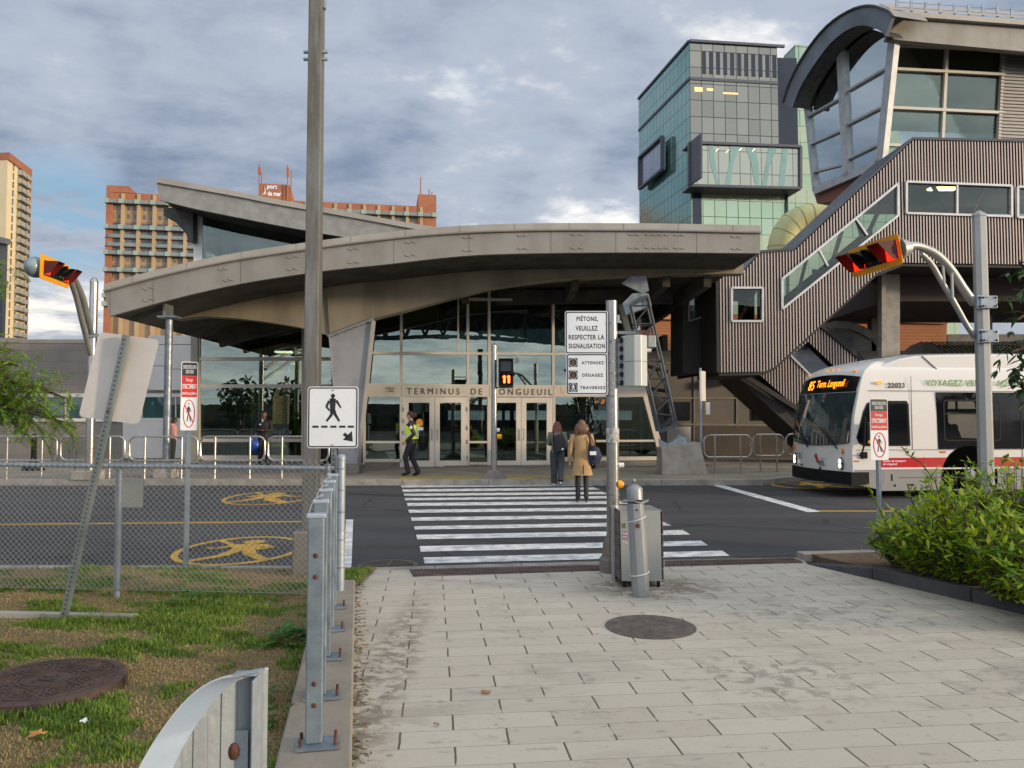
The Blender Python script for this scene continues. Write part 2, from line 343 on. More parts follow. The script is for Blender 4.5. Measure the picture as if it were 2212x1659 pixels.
# dropped kerb edging and tactile plates of the near side
edge=mat('kerb concrete',(.33,.30,.26),.9,0,(.20,.18,.15),3,1,.3,50,fine=.3)
mb=MB()
def strip(mb,a,b,w,z,th=.03,n=1):
    a=V(a);b=V(b); d=(b-a).normalized(); p=V((-d.y,d.x,0)); 
    for i in range(n):
        q0=a.lerp(b,i/n+(.002 if i else 0)); q1=a.lerp(b,(i+1)/n)
        mb.prism([V((q.x,q.y,z)) for q in (q0,q1,q1+p*w,q0+p*w)],(0,0,-th))
strip(mb,(e1.x,e1.y,0),(e2.x,e2.y,0),.16,.026,n=3); strip(mb,(e2.x,e2.y,0),(e3.x,e3.y,0),.16,.026,n=2)
strip(mb,(e3.x,e3.y,0),(9.5,10.05,0),.16,.10,.12,n=5); strip(mb,(-14,8.72,0),(e1.x-.1,e1.y-.02,0),.13,.06,.08,n=9)
struct('kerb_near',mb,edge,bevel=.008)
tac=mat('cast iron tactile plate',(.085,.055,.048),.8,.2,(.13,.095,.08),6,1,.2,40)
def tactile(name,q,rows,cols,m,label,z=.03):
    th=thing(name,label,'tactile plate',tuple(q[0]))
    mb=MB(); mb.prism([V((p.x,p.y,z)) for p in q],(0,0,-.02)); 
    for i in range(cols):
        for j in range(rows):
            u0=(i+.25)/cols;u1=(i+.72)/cols; v0=(j+.1)/rows; v1=(j+.9)/rows
            f=lambda u,v:(V(q[0]).lerp(V(q[1]),u)).lerp(V(q[3]).lerp(V(q[2]),u),v)
            mb.prism([V((*f(a,b).xy,z+.008)) for a,b in((u0,v0),(u1,v0),(u1,v1),(u0,v1))],(0,0,-.009))
    mb.build('plate',m,th); return th
tactile('tactile_plate',[G(893,1250),G(1300,1237),G(1300,1225),G(885,1236)],2,58,tac,'long brown ribbed tactile plate at the crosswalk, left of the recycling bin')
tactile('tactile_plate',[G(1436,1228),G(1736,1220),G(1712,1211),G(1436,1217)],2,44,tac,'brown ribbed tactile plate right of the recycling bin, by the planter corner')
# far sidewalk
far=mat('sidewalk concrete',(.30,.26,.20),.9,0,(.21,.18,.14),.7,1,.2,40,fine=.35)
KY=19.75
sw=[(-60,KY),(6.4,KY),(7.6,20.9),(8.6,22.4),(14,25.2),(40,30),(60,32),(60,60),(-60,60)]
flat('sidewalk',sw,.15,far,th=.2,bevel=.02)
mb=MB(); 
kp=[V((-60,KY,0))]+[V((-60+i*2.2,KY,0)) for i in range(1,30)]+[V((6.4,KY,0)),V((7.6,20.9,0)),V((8.6,22.4,0)),V((14,25.2,0))]
for i in range(len(kp)-1):
    a,b=kp[i],kp[i+1]; d=(b-a).normalized(); p=V((d.y,-d.x,0)); a2=a+d*.008
    mb.prism([V((q.x,q.y,.157)) for q in(a2-p*.16,b-p*.16,b+p*.06,a2+p*.06)],(0,0,-.157))
struct('kerb_far',mb,edge,bevel=.012)
ytac=mat('worn yellow tactile',(.40,.29,.03),.8,0,(.24,.22,.18),1.6,1,.2,30)
tactile('tactile_plate',[G(863,1035,.15),G(1042,1035,.15),G(1042,1029.5,.15),G(863,1029.5,.15)],1,52,ytac,'worn yellow tactile plate across the road, left of the countdown signal pole',z=.165)
tactile('tactile_plate',[G(1092,1035,.15),G(1248,1035,.15),G(1248,1029.5,.15),G(1092,1029.5,.15)],1,44,ytac,'faded yellow tactile plate across the road, right of the countdown signal pole',z=.165)
# painted markings
def zx(x,y): return (748.8+x*.4097, 979+y*.4097)
bars=[(285,170,182,1300,165,173),(292,192,205,1340,181,193),(300,215,227,1385,205,217),(305,238,250,1430,227,239),(317,264,280,1487,253,268),(325,300,316,1552,286,302),(338,340,358,1628,324,342),(355,387,405,1712,364,383),(367,432,456,1812,407,431),(385,492,522,1907,463,488),(405,552,584,2020,516,543)]
mb=MB()
for xl,a,b,xr,c,d in bars:
    q=[G(*zx(xl,a)),G(*zx(xr-40,c)),G(*zx(xr,d)),G(*zx(xl+5,b))]
    q=[V((p.x,p.y,.006)) for p in q]; mb.add(q,[(0,1,2,3)])
struct('crosswalk_stripe',mb,whitep)
mb=MB()
for q in ([(1512,1041),(1534,1041),(1775,1106),(1744,1107)],[(747,1123),(763,1123),(759,1228),(743,1236)]):
    mb.add([V((G(*p).x,G(*p).y,.006)) for p in q],[(0,1,2,3)])
struct('stop_line',mb,whitep)
mb=MB()
for a,b in (((-900,1143),(655,1128)),((655,1128),(700,1128)),((1772,1105),(2700,1106))):
    p,q=G(*a),G(*b); strip(mb,(p.x,p.y,0),(q.x,q.y,0),.11,.006,.004)
struct('lane_line',mb,yelp)
def emblem(cx,cy,rx,ry,flip=1,rot=0):
    c=G(cx,cy); fr=Fr((c.x,c.y,.006),(math.cos(rot),math.sin(rot),0),(-math.sin(rot),math.cos(rot),0)); mb=MB()
    ring(mb,fr,0,0,rx,ry,.09,0,.003,44)
    s=ry/1.15
    f=lambda x,y:(x*flip*s,y*s)
    c1=.004;c0=.0035
    fr.poly(mb,[f(x,y) for x,y in circ(.02,.62,.15,.17,16)],c0,c1+.001)
    fr.poly(mb,[f(*p) for p in((-.2,.42),(.24,.42),(.22,.02),(.05,-.12),(-.12,-.05))],c0,c1)
    for a,b,w in(((-.16,.36),(-.36,.08),.12),((-.36,.08),(-.5,.16),.09),((.2,.36),(.38,.14),.12),((.38,.14),(.2,.0),.1),((-.02,0),(-.12,-.5),.17),((-.12,-.5),(-.42,-.86),.14),((.1,0),(.25,-.45),.17),((.25,-.45),(.5,-.8),.13)):
        stroke(mb,fr,f(*a),f(*b),w*s,c0+.0006,c1+.0004)
    stroke(mb,fr,(-.62*rx,.72*ry),(.66*rx,-.72*ry),.09,.0048,.0062)
    struct('road_marking',mb,yelp)
emblem(520,1188,.80,1.1,1,R(4)); emblem(582,1075,.92,1.5,-1,R(4)); emblem(1766,1049,1.15,1.25,1,R(4))
# ---------------------------------------------------------------- terminal building
def interp(l,x):
    if x<=l[0][0]: return l[0][1]
    for (a,b),(c,d) in zip(l,l[1:]):
        if x<=c: return b+(d-b)*(x-a)/(c-a)
    return l[-1][1]
RF=Plane((0,20,0),0); BM=Plane((0,22.3,0),0); LG=Plane((0,26.6,0),0)
p0=G(938,1008.6,.15); FC=Plane(p0,.18)
top=[(222,614),(300,592),(400,567.5),(500,547),(600,532),(700,518),(816,503),(900,494),(998,487),(1100,483),(1203,481.4),(1440,482.5),(1645,487)]
bot=[(237,683),(300,665),(406,637),(528,610),(657,591),(700,584),(838,571),(900,563),(1009,551),(1100,548),(1250,545.5),(1436,545),(1642,547)]
def curve(l,x0,x1,n):
    return [(x0+(x1-x0)*i/n,interp(l,x0+(x1-x0)*i/n)) for i in range(n+1)]
def smooth(l,k=3):
    for _ in range(k): l=[l[0]]+[(b[0],(a[1]+2*b[1]+c[1])/4) for a,b,c in zip(l,l[1:],l[2:])]+[l[-1]]
    return l
TT=smooth(curve(top,224,1643,44)); BB=smooth(curve(bot,237,1642,44))
term=thing('terminal_building','glass fronted bus terminal with wide curved grey metal canopy over its doors','building',(-2,24,0))
def sheet(mb,P,ta,tb,off,th):
    for (a,b),(c,d) in zip(zip(ta,tb),zip(ta[1:],tb[1:])):
        mb.prism([P.P(*a,off),P.P(*c,off),P.P(*d,off),P.P(*b,off)],-P.n*th)
mb=MB()
T2=[(x,y+9) for x,y in TT]; B2=[(x,y-2) for x,y in BB]
pts=[RF.P(*p) for p in T2]+[RF.P(*p) for p in reversed(B2)]
n=len(TT)
# roof body: swept back from the fascia, flat seamed top and dark soffit
vs=[]; fs=[]
for p in pts: vs.append(p+V((0,.12,0)))
for p in pts: vs.append(p+V((0,13.5,0)))
k=len(pts)
for i in range(k): fs.append((i,(i+1)%k,(i+1)%k+k,i+k))
for i in range(n-1): fs.append((i+k,i+1+k,k-2-i+k,k-1-i+k)); fs.append((i,k-1-i,k-2-i,i+1))
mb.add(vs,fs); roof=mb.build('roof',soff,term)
mb=MB(); sheet(mb,RF,[(x,y+12) for x,y in TT],BB,0,.12); mb.build('fascia',panel,roof)
mb=MB()
sheet(mb,RF,TT,[(x,y+13) for x,y in TT],.07,.30); mb.build('coping',panelw,roof)
mb=MB(); 
for i in range(len(TT)-1): mb.tube([RF.P(TT[i][0],TT[i][1]+15,.035),RF.P(TT[i+1][0],TT[i+1][1]+15,.035)],.035,8)
mb.build('gutter',panel,roof,smooth=True)
mb=MB()
for x in (1013,1190,1330,1505): mb.prism([RF.P(x,interp(TT,x)+18,.004),RF.P(x+1.1,interp(TT,x)+18,.004),RF.P(x+1.1,interp(BB,x),.004),RF.P(x,interp(BB,x),.004)],(0,.003,0))
for x in (237,330,520,690,850): mb.prism([RF.P(x,interp(TT,x)+18,.004),RF.P(x+1.1,interp(TT,x)+18,.004),RF.P(x+1.1,interp(BB,x),.004),RF.P(x,interp(BB,x),.004)],(0,.003,0))
for x in list(range(285,1620,118)):
    mb.prism([RF.P(x,interp(TT,x)-.5,.075),RF.P(x+.9,interp(TT,x)-.5,.075),RF.P(x+.9,interp(TT,x)+13,.075),RF.P(x,interp(TT,x)+13,.075)],(0,.006,0))
mb.build_split('seam',concd,roof)
mb=MB()
for x,f in ((312,.36),(326,.36),(312,.78),(326,.78),(474,.28),(485,.28),(485,.75),(496,.75),(622,.24),(636,.24),(622,.74),(636,.74),(755,.25),(768,.25),(755,.78),(768,.78),(878,.24),(892,.24),(878,.75),(892,.75),(1003,.24),(1015,.24),(1003,.78),(1015,.78),(1120,.24),(1133,.24),(1120,.78),(1133,.78),(1236,.22),(1252,.22),(1236,.8),(1252,.8),(1360,.22),(1374,.22),(1360,.8),(1374,.8),(1396,.22),(1410,.22),(1396,.8),(1410,.8),(1424,.22),(1437,.22),(1424,.8),(1437,.8),(1458,.22),(1471,.22),(1458,.8),(1471,.8),(1582,.25),(1594,.25),(1582,.8),(1594,.8)):
    y=interp(TT,x)+14+(interp(BB,x)-interp(TT,x)-14)*f; c=RF.P(x,y,0); mb.ball(c,(.028,.03,.022),8,5); mb.bar(c+V((.02,-.01,-.012)),c+V((.10,-.008,-.03)),.012,.012)
mb.build('bolt',panel,roof,smooth=True)
# main arched beam
bb=[(330,696),(372,689),(440,682),(508,686),(575,694),(630,703),(657,708),(712,724),(805,687.5),(871,671),(944,651),(1013,633),(1057,622),(1130,611),(1195,603.5),(1327,596),(1450,592),(1606,590)]
xs=[330+i*(1606-330)/60 for i in range(61)]+[712,805]; xs=sorted(set(xs))
mb=MB()
for a,b in zip(xs,xs[1:]):
    ya=min(interp(BB,a),596)-6 if a>500 else interp(BB,a)-4; yb=min(interp(BB,b),596)-6 if b>500 else interp(BB,b)-4
    mb.prism([BM.P(a,max(ya,545)),BM.P(b,max(yb,545)),BM.P(b,interp(bb,b)),BM.P(a,interp(bb,a))],(0,.34,0))
mb.build('arched_beam',beamm,term)
mb=MB()
for a,b in zip(xs,xs[1:]): mb.bar(BM.P(a,interp(bb,a),.03)+V((0,.2,0)),BM.P(b,interp(bb,b),.03)+V((0,.2,0)),.46,.03,side=(0,0,1))
mb.build('beam_flange',beamm,term)
# second, inner ribs under the roof going back
mb=MB()
for px in (560,980,1260,1480,1580):
    z=RF.P(px,interp(BB,px)).z-.12; x=RF.P(px,500).x; mb.box((x,28,z-.1),(.22,11,.5))
for y in (25.5,29,32.5):
    for a,b in zip(BB[2:-2:3],BB[5:-1:3]):
        p=RF.P(*a);q=RF.P(*b); p.y=q.y=y; mb.bar(p-V((0,0,.3)),q-V((0,0,.3)),.2,.45)
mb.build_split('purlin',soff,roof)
# haunch column
mb=MB()
mb.prism([BM.P(*p,.05) for p in((704,596),(808,578),(805,687.5),(712,724))],(0,.5,0))
mb.build('column_head',beamm,term)
mb=MB()
q=[BM.P(*p,.04) for p in((712,726),(804,690),(770,1012),(736,1012))]; mb.prism(q,(0,.45,0))
for p,r in ((q[0],q[3]),(q[1],q[2])): mb.bar(p+V((0,.22,0)),r+V((0,.22,0)),.03,.56,side=(0,1,0))
mb.bar(BM.P(708,726.5,.09),BM.P(806,689.5,.09),.05,.10,side=(0,1,0))
mb.build('tapered_column',colm,term)
mb=MB()
a=BM.P(712,724,.10);b=BM.P(805,687.5,.10)
for i in range(7): 
    p=a.lerp(b,(i+.5)/7)-V((0,0,.06)); mb.ball(p,.03,8,5)
mb.build('bolt',galv,term)
mb=MB(); c=G(752,1024,.15); mb.box((c.x,c.y+.25,.28),(.62,.62,.26)); mb.build('column_footing',rust if 0 else concd,term,bevel=.02)
# round post at the left
c=G(350,1032,.15); mb=MB(); mb.tube([(c.x+.06,c.y+.1,.45),(c.x+.06,c.y+.1,4.35)],.098,16); mb.build('round_post',galv,term,smooth=True)
mb=MB(); mb.box((c.x+.06,c.y+.1,.34),(.5,.5,.4)); mb.build('post_footing',conc,term,bevel=.02)
mb=MB(); mb.box((c.x+.06,c.y+.1,4.42),(.5,.35,.05)); mb.box((c.x-.02,c.y+.2,4.62),(.06,.5,.4)); mb.build('post_bracket',galv,term)
# lattice mast at the right with its pyramid footing
def P22(x,y,d=22): return Yp(x,y,d)
mb=MB()
A=[(1363,660),(1425,932)]; B=[(1399,640),(1462,918)]
a0,a1=P22(*A[0]),P22(*A[1]); b0,b1=P22(*B[0]),P22(*B[1]); dy=V((0,.42,0))
for p,q in((a0,a1),(b0,b1),(a0+dy,a1+dy),(b0+dy,b1+dy)): mb.tube([p,q],.036,8)
N=7
for i in range(N):
    for off in (V((0,0,0)),dy):
        u=a0.lerp(a1,i/N)+off; w=b0.lerp(b1,(i+.5)/N)+off; x=a0.lerp(a1,(i+1)/N)+off; mb.tube([u,w],.017,6); mb.tube([w,x],.017,6)
    u=a0.lerp(a1,i/N); mb.tube([u,u+dy],.022,6); w=b0.lerp(b1,(i+.5)/N); mb.tube([w,w+dy],.022,6)
mb.bar(a0,b0,.08,.08); mb.bar(a1,b1,.1,.1)
mast=mb.build('lattice_mast',mat('dark lattice steel',(.10,.11,.12),.5,.4,(.07,.08,.09),4),term,smooth=False)
mb=MB(); mb.prism([P22(*p,22.02) for p in((1343,612),(1362,597),(1396,596),(1402,628),(1388,634))],(0,.1,0)); mb.prism([P22(*p,22.04) for p in((1345,655),(1366,634),(1388,632),(1401,634),(1408,660),(1352,680))],(0,.4,0))
mb.prism([P22(*p,22.0) for p in((1424,948),(1448,962),(1468,938),(1478,958),(1440,980),(1428,980))],(0,.12,0)); mb.prism([P22(*p,21.9) for p in((1433,978),(1432,968),(1470,942),(1482,944),(1488,975))],(0,.45,0))
mb.build_split('mast_gusset',galvd,mast)
c=G(1482,1026,.15); mb=MB()
vs=[(c.x-.66,c.y,.14),(c.x+.62,c.y,.14),(c.x+.62,c.y+.9,.14),(c.x-.66,c.y+.9,.14),(c.x-.66,c.y+.05,.90),(c.x+.40,c.y+.05,1.06),(c.x+.40,c.y+.8,1.06),(c.x-.66,c.y+.8,.90)]
mb.add(vs,[(0,1,5,4),(1,2,6,5),(2,3,7,6),(3,0,4,7),(4,5,6,7),(3,2,1,0)]); mb.build('mast_footing',conc,term,bevel=.03)
mb=MB(); c=Yp(1407,738,21.6); mb.box(c,(.24,.2,.34)); mb.build('junction_box',mat('grey plastic box',(.40,.42,.38),.5),term,bevel=.03)
mb=MB(); c=Yp(1397,757,21.6); mb.tube([c-V((.15,0,0)),c+V((.12,0,0))],.06,12); mb.build('security_camera',whitem,term,smooth=True)
# entrance curtain wall
vert=[(787,2),(867,2),(1011,2),(1057,2),(1195.5,2)]
mb=MB()
topy=lambda x: interp(bb,x)-14
for x,_ in vert: FC.bar(mb,(x,topy(x)),(x,1004-.015*(x-787) if x in(787,) else 857),.085,.02,.16)
for y in (762,831): FC.bar(mb,(786,y),(1400 if y>800 else 1375,y+ (4 if y<800 else 6)),.085,.03,.15)
FC.bar(mb,(1005,646),(1345,651),.085,.03,.15)
FC.bar(mb,(1197,831+4),(1197,995),.085,.02,.16); FC.bar(mb,(867,856),(867,1009),.10,.03,.16); FC.bar(mb,(1011,857),(1011,1009),.09,.03,.16); FC.bar(mb,(1056,857),(1056,1008),.09,.03,.16); FC.bar(mb,(1197,857),(1197,1005),.09,.03,.16)
FC.bar(mb,(787,955),(867,955),.07,.025,.14); FC.bar(mb,(1011,955),(1056,955),.07,.025,.14); FC.bar(mb,(1197,953),(1425,952),.07,.025,.14)
FC.bar(mb,(787,995),(867,995),.10,.03,.16); FC.bar(mb,(1011,1001),(1056,1001),.08,.03,.16); FC.bar(mb,(1197,992),(1430,990),.13,.03,.18)
FC.bar(mb,(1318,832),(1318,990),.06,.025,.14)
FC.bar(mb,(1326,596),(1432,992),.20,.04,.20)
FC.bar(mb,(990,640),(990,760),.05,.0,.08); FC.bar(mb,(1135,640),(1135,830),.05,-.6,.08); FC.bar(mb,(945,655),(945,830),.05,-.6,.08)
mb.build('facade_frame',frame,term)
mb=MB(); FC.rect(mb,786,832,1397,857,.045,.12); band=mb.build('sign_band',frame,term)
mb=MB()
for x in (867,1057,1195): FC.rect(mb,x,832.5,x+.8,856,.048,.004)
mb.build('seam',concd,band)
fr=Fr(FC.P(879.5,851.5,.05),FC.t,(0,0,1))
Wd=(FC.P(1192.5,851.5,.05)-FC.P(879.5,851.5,.05)).length
text('TERMINUS  DE  LONGUEUIL',fr,0,0,Wd,.20,mat('bronze letters',(.05,.035,.025),.6,0),band,spacing=1.5,c=.012)
mb=MB(); FC.rect(mb,832,834.5,856,849.5,.055,.01); pl=mb.build('notice_plate',mat('cream plate',(.55,.50,.35),.6),band)
fr=Fr(FC.P(832,849.5,.056),FC.t,(0,0,1)); text('Défense\nde flâner',fr,.04,.04,.26,.15,signb,pl,bold=.01)
mb=MB(); FC.rect(mb,1212,835,1232,849,.055,.01); mb.build('notice_plate',mat('cream plate',(.55,.50,.35),.6),band)
mb=MB(); FC.slab(mb,[(786,997),(868,998),(868,600),(1340,594),(1436,993),(1197,994),(1197,858),(1056,858),(1056,1003),(1011,1003),(1011,858),(868,858)],-.06,.012)
mb=MB()
def gl(pts): FC.slab(mb,pts,-.05,.01)
gl([(787,832),(868,832),(868,700),(787,730)]); gl([(868,832),(1196,832),(1196,590),(1057,605),(1011,618),(868,655)]); gl([(1196,832),(1385,832),(1330,594),(1196,590)])
gl([(787,996),(868,997),(868,857),(787,857)]); gl([(1011,1003),(1056,1003),(1056,857),(1011,857)]); gl([(1197,993),(1432,992),(1397,857),(1197,857)])
mb.build('glazing',teal,term)
mb=MB()
FC.rect(mb,786,999,868,1011,.02,.3); FC.rect(mb,1011,1003,1056,1012,.02,.3); FC.rect(mb,1197,996,1436,1010,.02,.3); mb.build('plinth',concd,term)
def door(x0,x1,gx0,gx1,hx,label=None):
    mb=MB(); yt=857.5+ (x0-870)*.005; yb=1008.4-(x0-870)*.008
    FC.rect(mb,x0,yt,gx0,yb,.03,.05);FC.rect(mb,gx1,yt,x1,yb,.03,.05);FC.rect(mb,gx0,yt,gx1,870,.03,.05);FC.rect(mb,gx0,995,gx1,yb,.03,.05)
    d=mb.build('door',whitem if 0 else mat('cream door',(.62,.57,.49),.4,0,(.56,.51,.44),2),term,bevel=.004)
    mb=MB(); FC.rect(mb,gx0,870,gx1,995,-.0,.01); mb.build('pane',doorgl,d)
    mb=MB(); a=FC.P(hx,927,.11); b=FC.P(hx,950,.11); n=FC.n; mb.tube([a-n*.09,a,b,b-n*.09],.014,8); 
    s=-1 if hx<(x0+x1)/2 else 1
    mb.build('handle',galvd,d,smooth=True)
    return d
door(870,938.9,882.7,927.7,932.5); door(939.7,1008.6,950,996,945); door(1059,1125.4,1071,1115,1119); door(1126.2,1193.5,1137,1181,1131.5)
mb=MB()
for x in(1003,1009): pass
for x,ys in((1009,(880,920,950,985)),(871,(880,905,930))): 
    for y in ys: FC.rect(mb,x-1.2,y,x+1.2,y+9,.05,.03)
mb.build_split('door_hinge',galv,term)
fr=Fr(FC.P(906,920,.005),FC.t,(0,0,1)); mb=MB(); fr.poly(mb,circ(0,.1,.115,.13,20),.03,.034); mb.build('yellow_decal',yel,term); mb=MB(); fr.box(mb,-.05,-.14,.12,-.04,.03,.033); mb.build('window_decal',signw,term)
# vestibule behind the doors: second frame row, side returns
V2=Plane(FC.p-FC.n*2.6,.18); vgreen=mat('grey green frame',(.38,.45,.38),.5,0,(.18,.22,.19),2)
mb=MB()
for x in (800,868,905,942,978,1012,1050,1088,1125,1160,1196,1260,1320,1385): V2.bar(mb,(x,860),(x,1000),.10,0,.1)
V2.bar(mb,(790,862),(1400,866),.22,0,.1); V2.bar(mb,(790,955),(1400,955),.05,0,.1); V2.bar(mb,(790,993),(1400,991),.28,0,.08)
for x in (1011,1056,868,1197): 
    p=FC.P(x,862,-.1); mb.bar(p,p-FC.n*2.5,.1,.1); p=FC.P(x,992,-.1); mb.bar(p,p-FC.n*2.5,.1,.2)
mb.build('vestibule_frame',vgreen,term)
# left glazed hall
mb=MB()
for x in (428,655,572): LG.bar(mb,(x,700),(x,992),.12 if x!=572 else .05,.02 if x!=572 else -.3,.12)
for y in (775,834,951): LG.bar(mb,(426,y),(716,y),.12,.03,.12)
LG.bar(mb,(426,989),(716,989),.16,.03,.14)
mb.build('hall_frame',frame,term)
mb=MB(); LG.slab(mb,[(428,990),(716,990),(716,640),(428,640)],-.03,.01); mb.build('hall_glazing',teal,term)
mb=MB(); LG.rect(mb,426,992,760,1002,.05,.3); mb.build('plinth',concd,term)
mb=MB(); LG.rect(mb,412,700,427,1000,.10,.25); mb.build('corner_pier',panel,term)
# return wall between the hall and the entrance
p=FC.P(787,900); 
mb=MB(); mb.prism([V((p.x-.05,p.y+.1,.15)),V((p.x-.05,26.6,.15)),V((p.x-.05,26.6,4.6)),V((p.x-.05,p.y+.1,4.6))],(.1,0,0)); mb.build('return_glazing',teal,term)
# interior: floor, back wall with daylight openings, yellow columns, added trusses standing in for mirrored ones
mb=MB(); mb.box((-2,31,.17),(17,12,.04)); mb.build('hall_floor',mat('terrazzo floor',(.16,.15,.14),.3,0,(.12,.11,.10),2),term)
BW=Plane((0,38,0),0)
mb=MB(); mb.box((-9.9,36.9,2.2),(1.5,.2,4.2)); mb.box((-1.8,37,.9),(16,.2,1.5)); mb.box((-1.8,37.1,2.35),(16,.15,.5));mb.box((6.2,34,2.6),(.2,6,5.0))
for x in (-7.2,-3.6,0,3.6): mb.box((x,37,2.2),(.22,.2,5.5))
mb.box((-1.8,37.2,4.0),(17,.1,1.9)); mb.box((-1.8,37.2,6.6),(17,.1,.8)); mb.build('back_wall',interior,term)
mb=MB(); mb.box((-1.8,37.15,5.6),(16,.02,1.3)); mb.build('back_glazing',clglass,term)
tr=mat('dark green truss',(.04,.055,.05),.6)
mb=MB()
for y in (29.5,33):
    for i in range(16):
        x=-10+i; f=lambda q: 3.2+1.5*(1-((q+2)/9)**2); g=lambda q: 2.55+.95*(1-((q+2)/9)**2)
        a,b=x,x+1
        if b>6.2: break
        mb.tube([(a,y,f(a)),(b,y,f(b))],.07,6); mb.tube([(a,y,g(a)),(b,y,g(b))],.07,6); mb.tube([(a,y,g(a)),((a+b)/2,y,f((a+b)/2))],.035,5); mb.tube([((a+b)/2,y,f((a+b)/2)),(b,y,g(b))],.035,5)
mb.build('stand_in_truss',tr,term)
mb=MB()
for x,y in((-9.4,28.2),(-8.2,29.5),(-7.0,28.2),(-4.8,33)): mb.tube([(x,y,.15),(x,y,4.3)],.16,12)
mb.tube([(-9.4,28.2,1.2),(-8.6,28.2,3.2)],.09,8); mb.tube([(-7.0,28.2,1.2),(-7.7,28.2,3.0)],.09,8)
mb.build_split('yellow_column',yellint,term,smooth=True)
mb=MB()
for x in (-8.6,-7.7,-6.9,-6.1,-5.4): mb.box((x,27.6,1.1),(.04,.04,1.9)) if 0 else None
mb.tube([(-8.6,27.4,1.15),(-4.6,27.4,1.15)],.025,6); mb.tube([(-8.2,27.4,1.1),(-6.4,27.4,.25)],.025,6); mb.tube([(-6.4,27.4,1.1),(-7.6,27.4,.25)],.025,6)
mb.build('handrail',galv,term)
lampw=mat('lit ceiling lamp',(1,.9,.7),.5,emit=(1,.86,.6,5)); lampy=mat('lit downlight',(1,.9,.4),.5,emit=(1,.72,.25,14))
mb=MB(); 
for px,py,y in((613,799,29),(628,811,31),(646,824,33)): mb.box(Yp(px,py-30,y)+V((0,0,.15)),(.6,.35,.05))
mb.build_split('ceiling_lamp',lampw,term)
mb=MB(); c=Yp(1240,609,24.2); mb.box(c,(.22,.22,.04)); mb.build('canopy_light',lampy,term)
mb=MB(); mb.box(FC.P(845,840,-3)+V((0,3,-.5)),(3.6,.2,1.6)); mb.build('inner_fascia',mat('teal inner panel',(.02,.05,.055),.5),term)
# posters and furniture seen through the entrance glass
mb=MB(); 
for x,y,z,sx,sz in((2.2,28.2,1.5,1.5,2.3),(-4.6,29,1.4,1.0,2.1)): mb.box((x,y,z),(sx,.08,sz))
mb.build_split('advert_panel',mat('dark blue advert panel',(.02,.035,.12),.4,0,(.10,.08,.02),1.2),term)
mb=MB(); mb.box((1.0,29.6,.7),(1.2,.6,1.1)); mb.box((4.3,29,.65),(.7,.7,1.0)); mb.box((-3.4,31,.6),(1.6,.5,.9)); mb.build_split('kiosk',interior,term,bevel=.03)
# upper clerestory roof
UR=Plane((0,24.5,0),0); CLP=Plane((0,26.0,0),0)
ut=[(338,383),(420,397),(500,411),(600,431),(700,448),(800,466),(880,481),(945,491)]
ub=[(352,434),(420,451),(500,467),(600,487),(700,505),(760,515),(860,530),(945,543)]
UT=curve(ut,338,945,20); UB=curve(ub,338,945,20); UB[0]=(344,432)
mb=MB(); 
T3=[(x,y+8) for x,y in UT]
sheet(mb,UR,T3,UB,0,.12); mb.build('upper_fascia',mat('mottled grey panel',(.30,.295,.27),.6,.1,(.235,.23,.21),3.5,1,.06,12,fine=.2),roof)
mb=MB(); sheet(mb,UR,UT,[(x,y+11) for x,y in UT],.07,.3); mb.build('upper_coping',panelw,roof)
mb=MB(); 
k=len(UT); vs=[UR.P(x,y+4)+V((0,.12,0)) for x,y in UT]+[UR.P(x,y-3)+V((0,.12,0)) for x,y in reversed(UB)]; m_=len(vs); vs+= [v+V((0,9,0)) for v in vs]
fs=[(i,(i+1)%m_,(i+1)%m_+m_,i+m_) for i in range(m_)]+[(i+m_,i+1+m_,m_-2-i+m_,m_-1-i+m_) for i in range(k-1)]
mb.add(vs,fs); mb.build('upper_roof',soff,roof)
mb=MB()
mb.prism([CLP.P(*p,.4) for p in((354,448),(417,452),(417,521),(406,520),(402,505),(371,471),(354,466))],(0,6,0))
mb.build('eave_box',mat('dark green steel eave',(.055,.06,.052),.6,.1,(.03,.035,.03),3),roof)
mb=MB()
for a,b in(((402,453),(402,571)),): pass
CLP.rect(mb,418,450,437,575,.02,.3); mb.build('clerestory_post',whitem,term)
mb=MB(); CLP.slab(mb,[(437,455),(760,516),(760,560),(437,580)],0,.01); mb.build('clerestory_glazing',glassmat('clerestory glass',(.62,.70,.66),.12,gl=(.6,.66,.62)),term)
mb=MB(); CLP.bar(mb,(437,459),(740,516),.08,.02,.1); mb.build('clerestory_frame',panel,term)
mb=MB(); p=CLP.P(461,520)+V((0,1.2,0)); mb.tube([(p.x,p.y,4),(p.x,p.y,CLP.P(461,493).z+.2)],.14,12); mb.build('yellow_column',yellint,term,smooth=True)
mb=MB(); mb.box((-7,30.5,7.2),(8,.2,3.2)); mb.build('clerestory_back',mat('pale inner wall',(.42,.46,.42),.8),term)
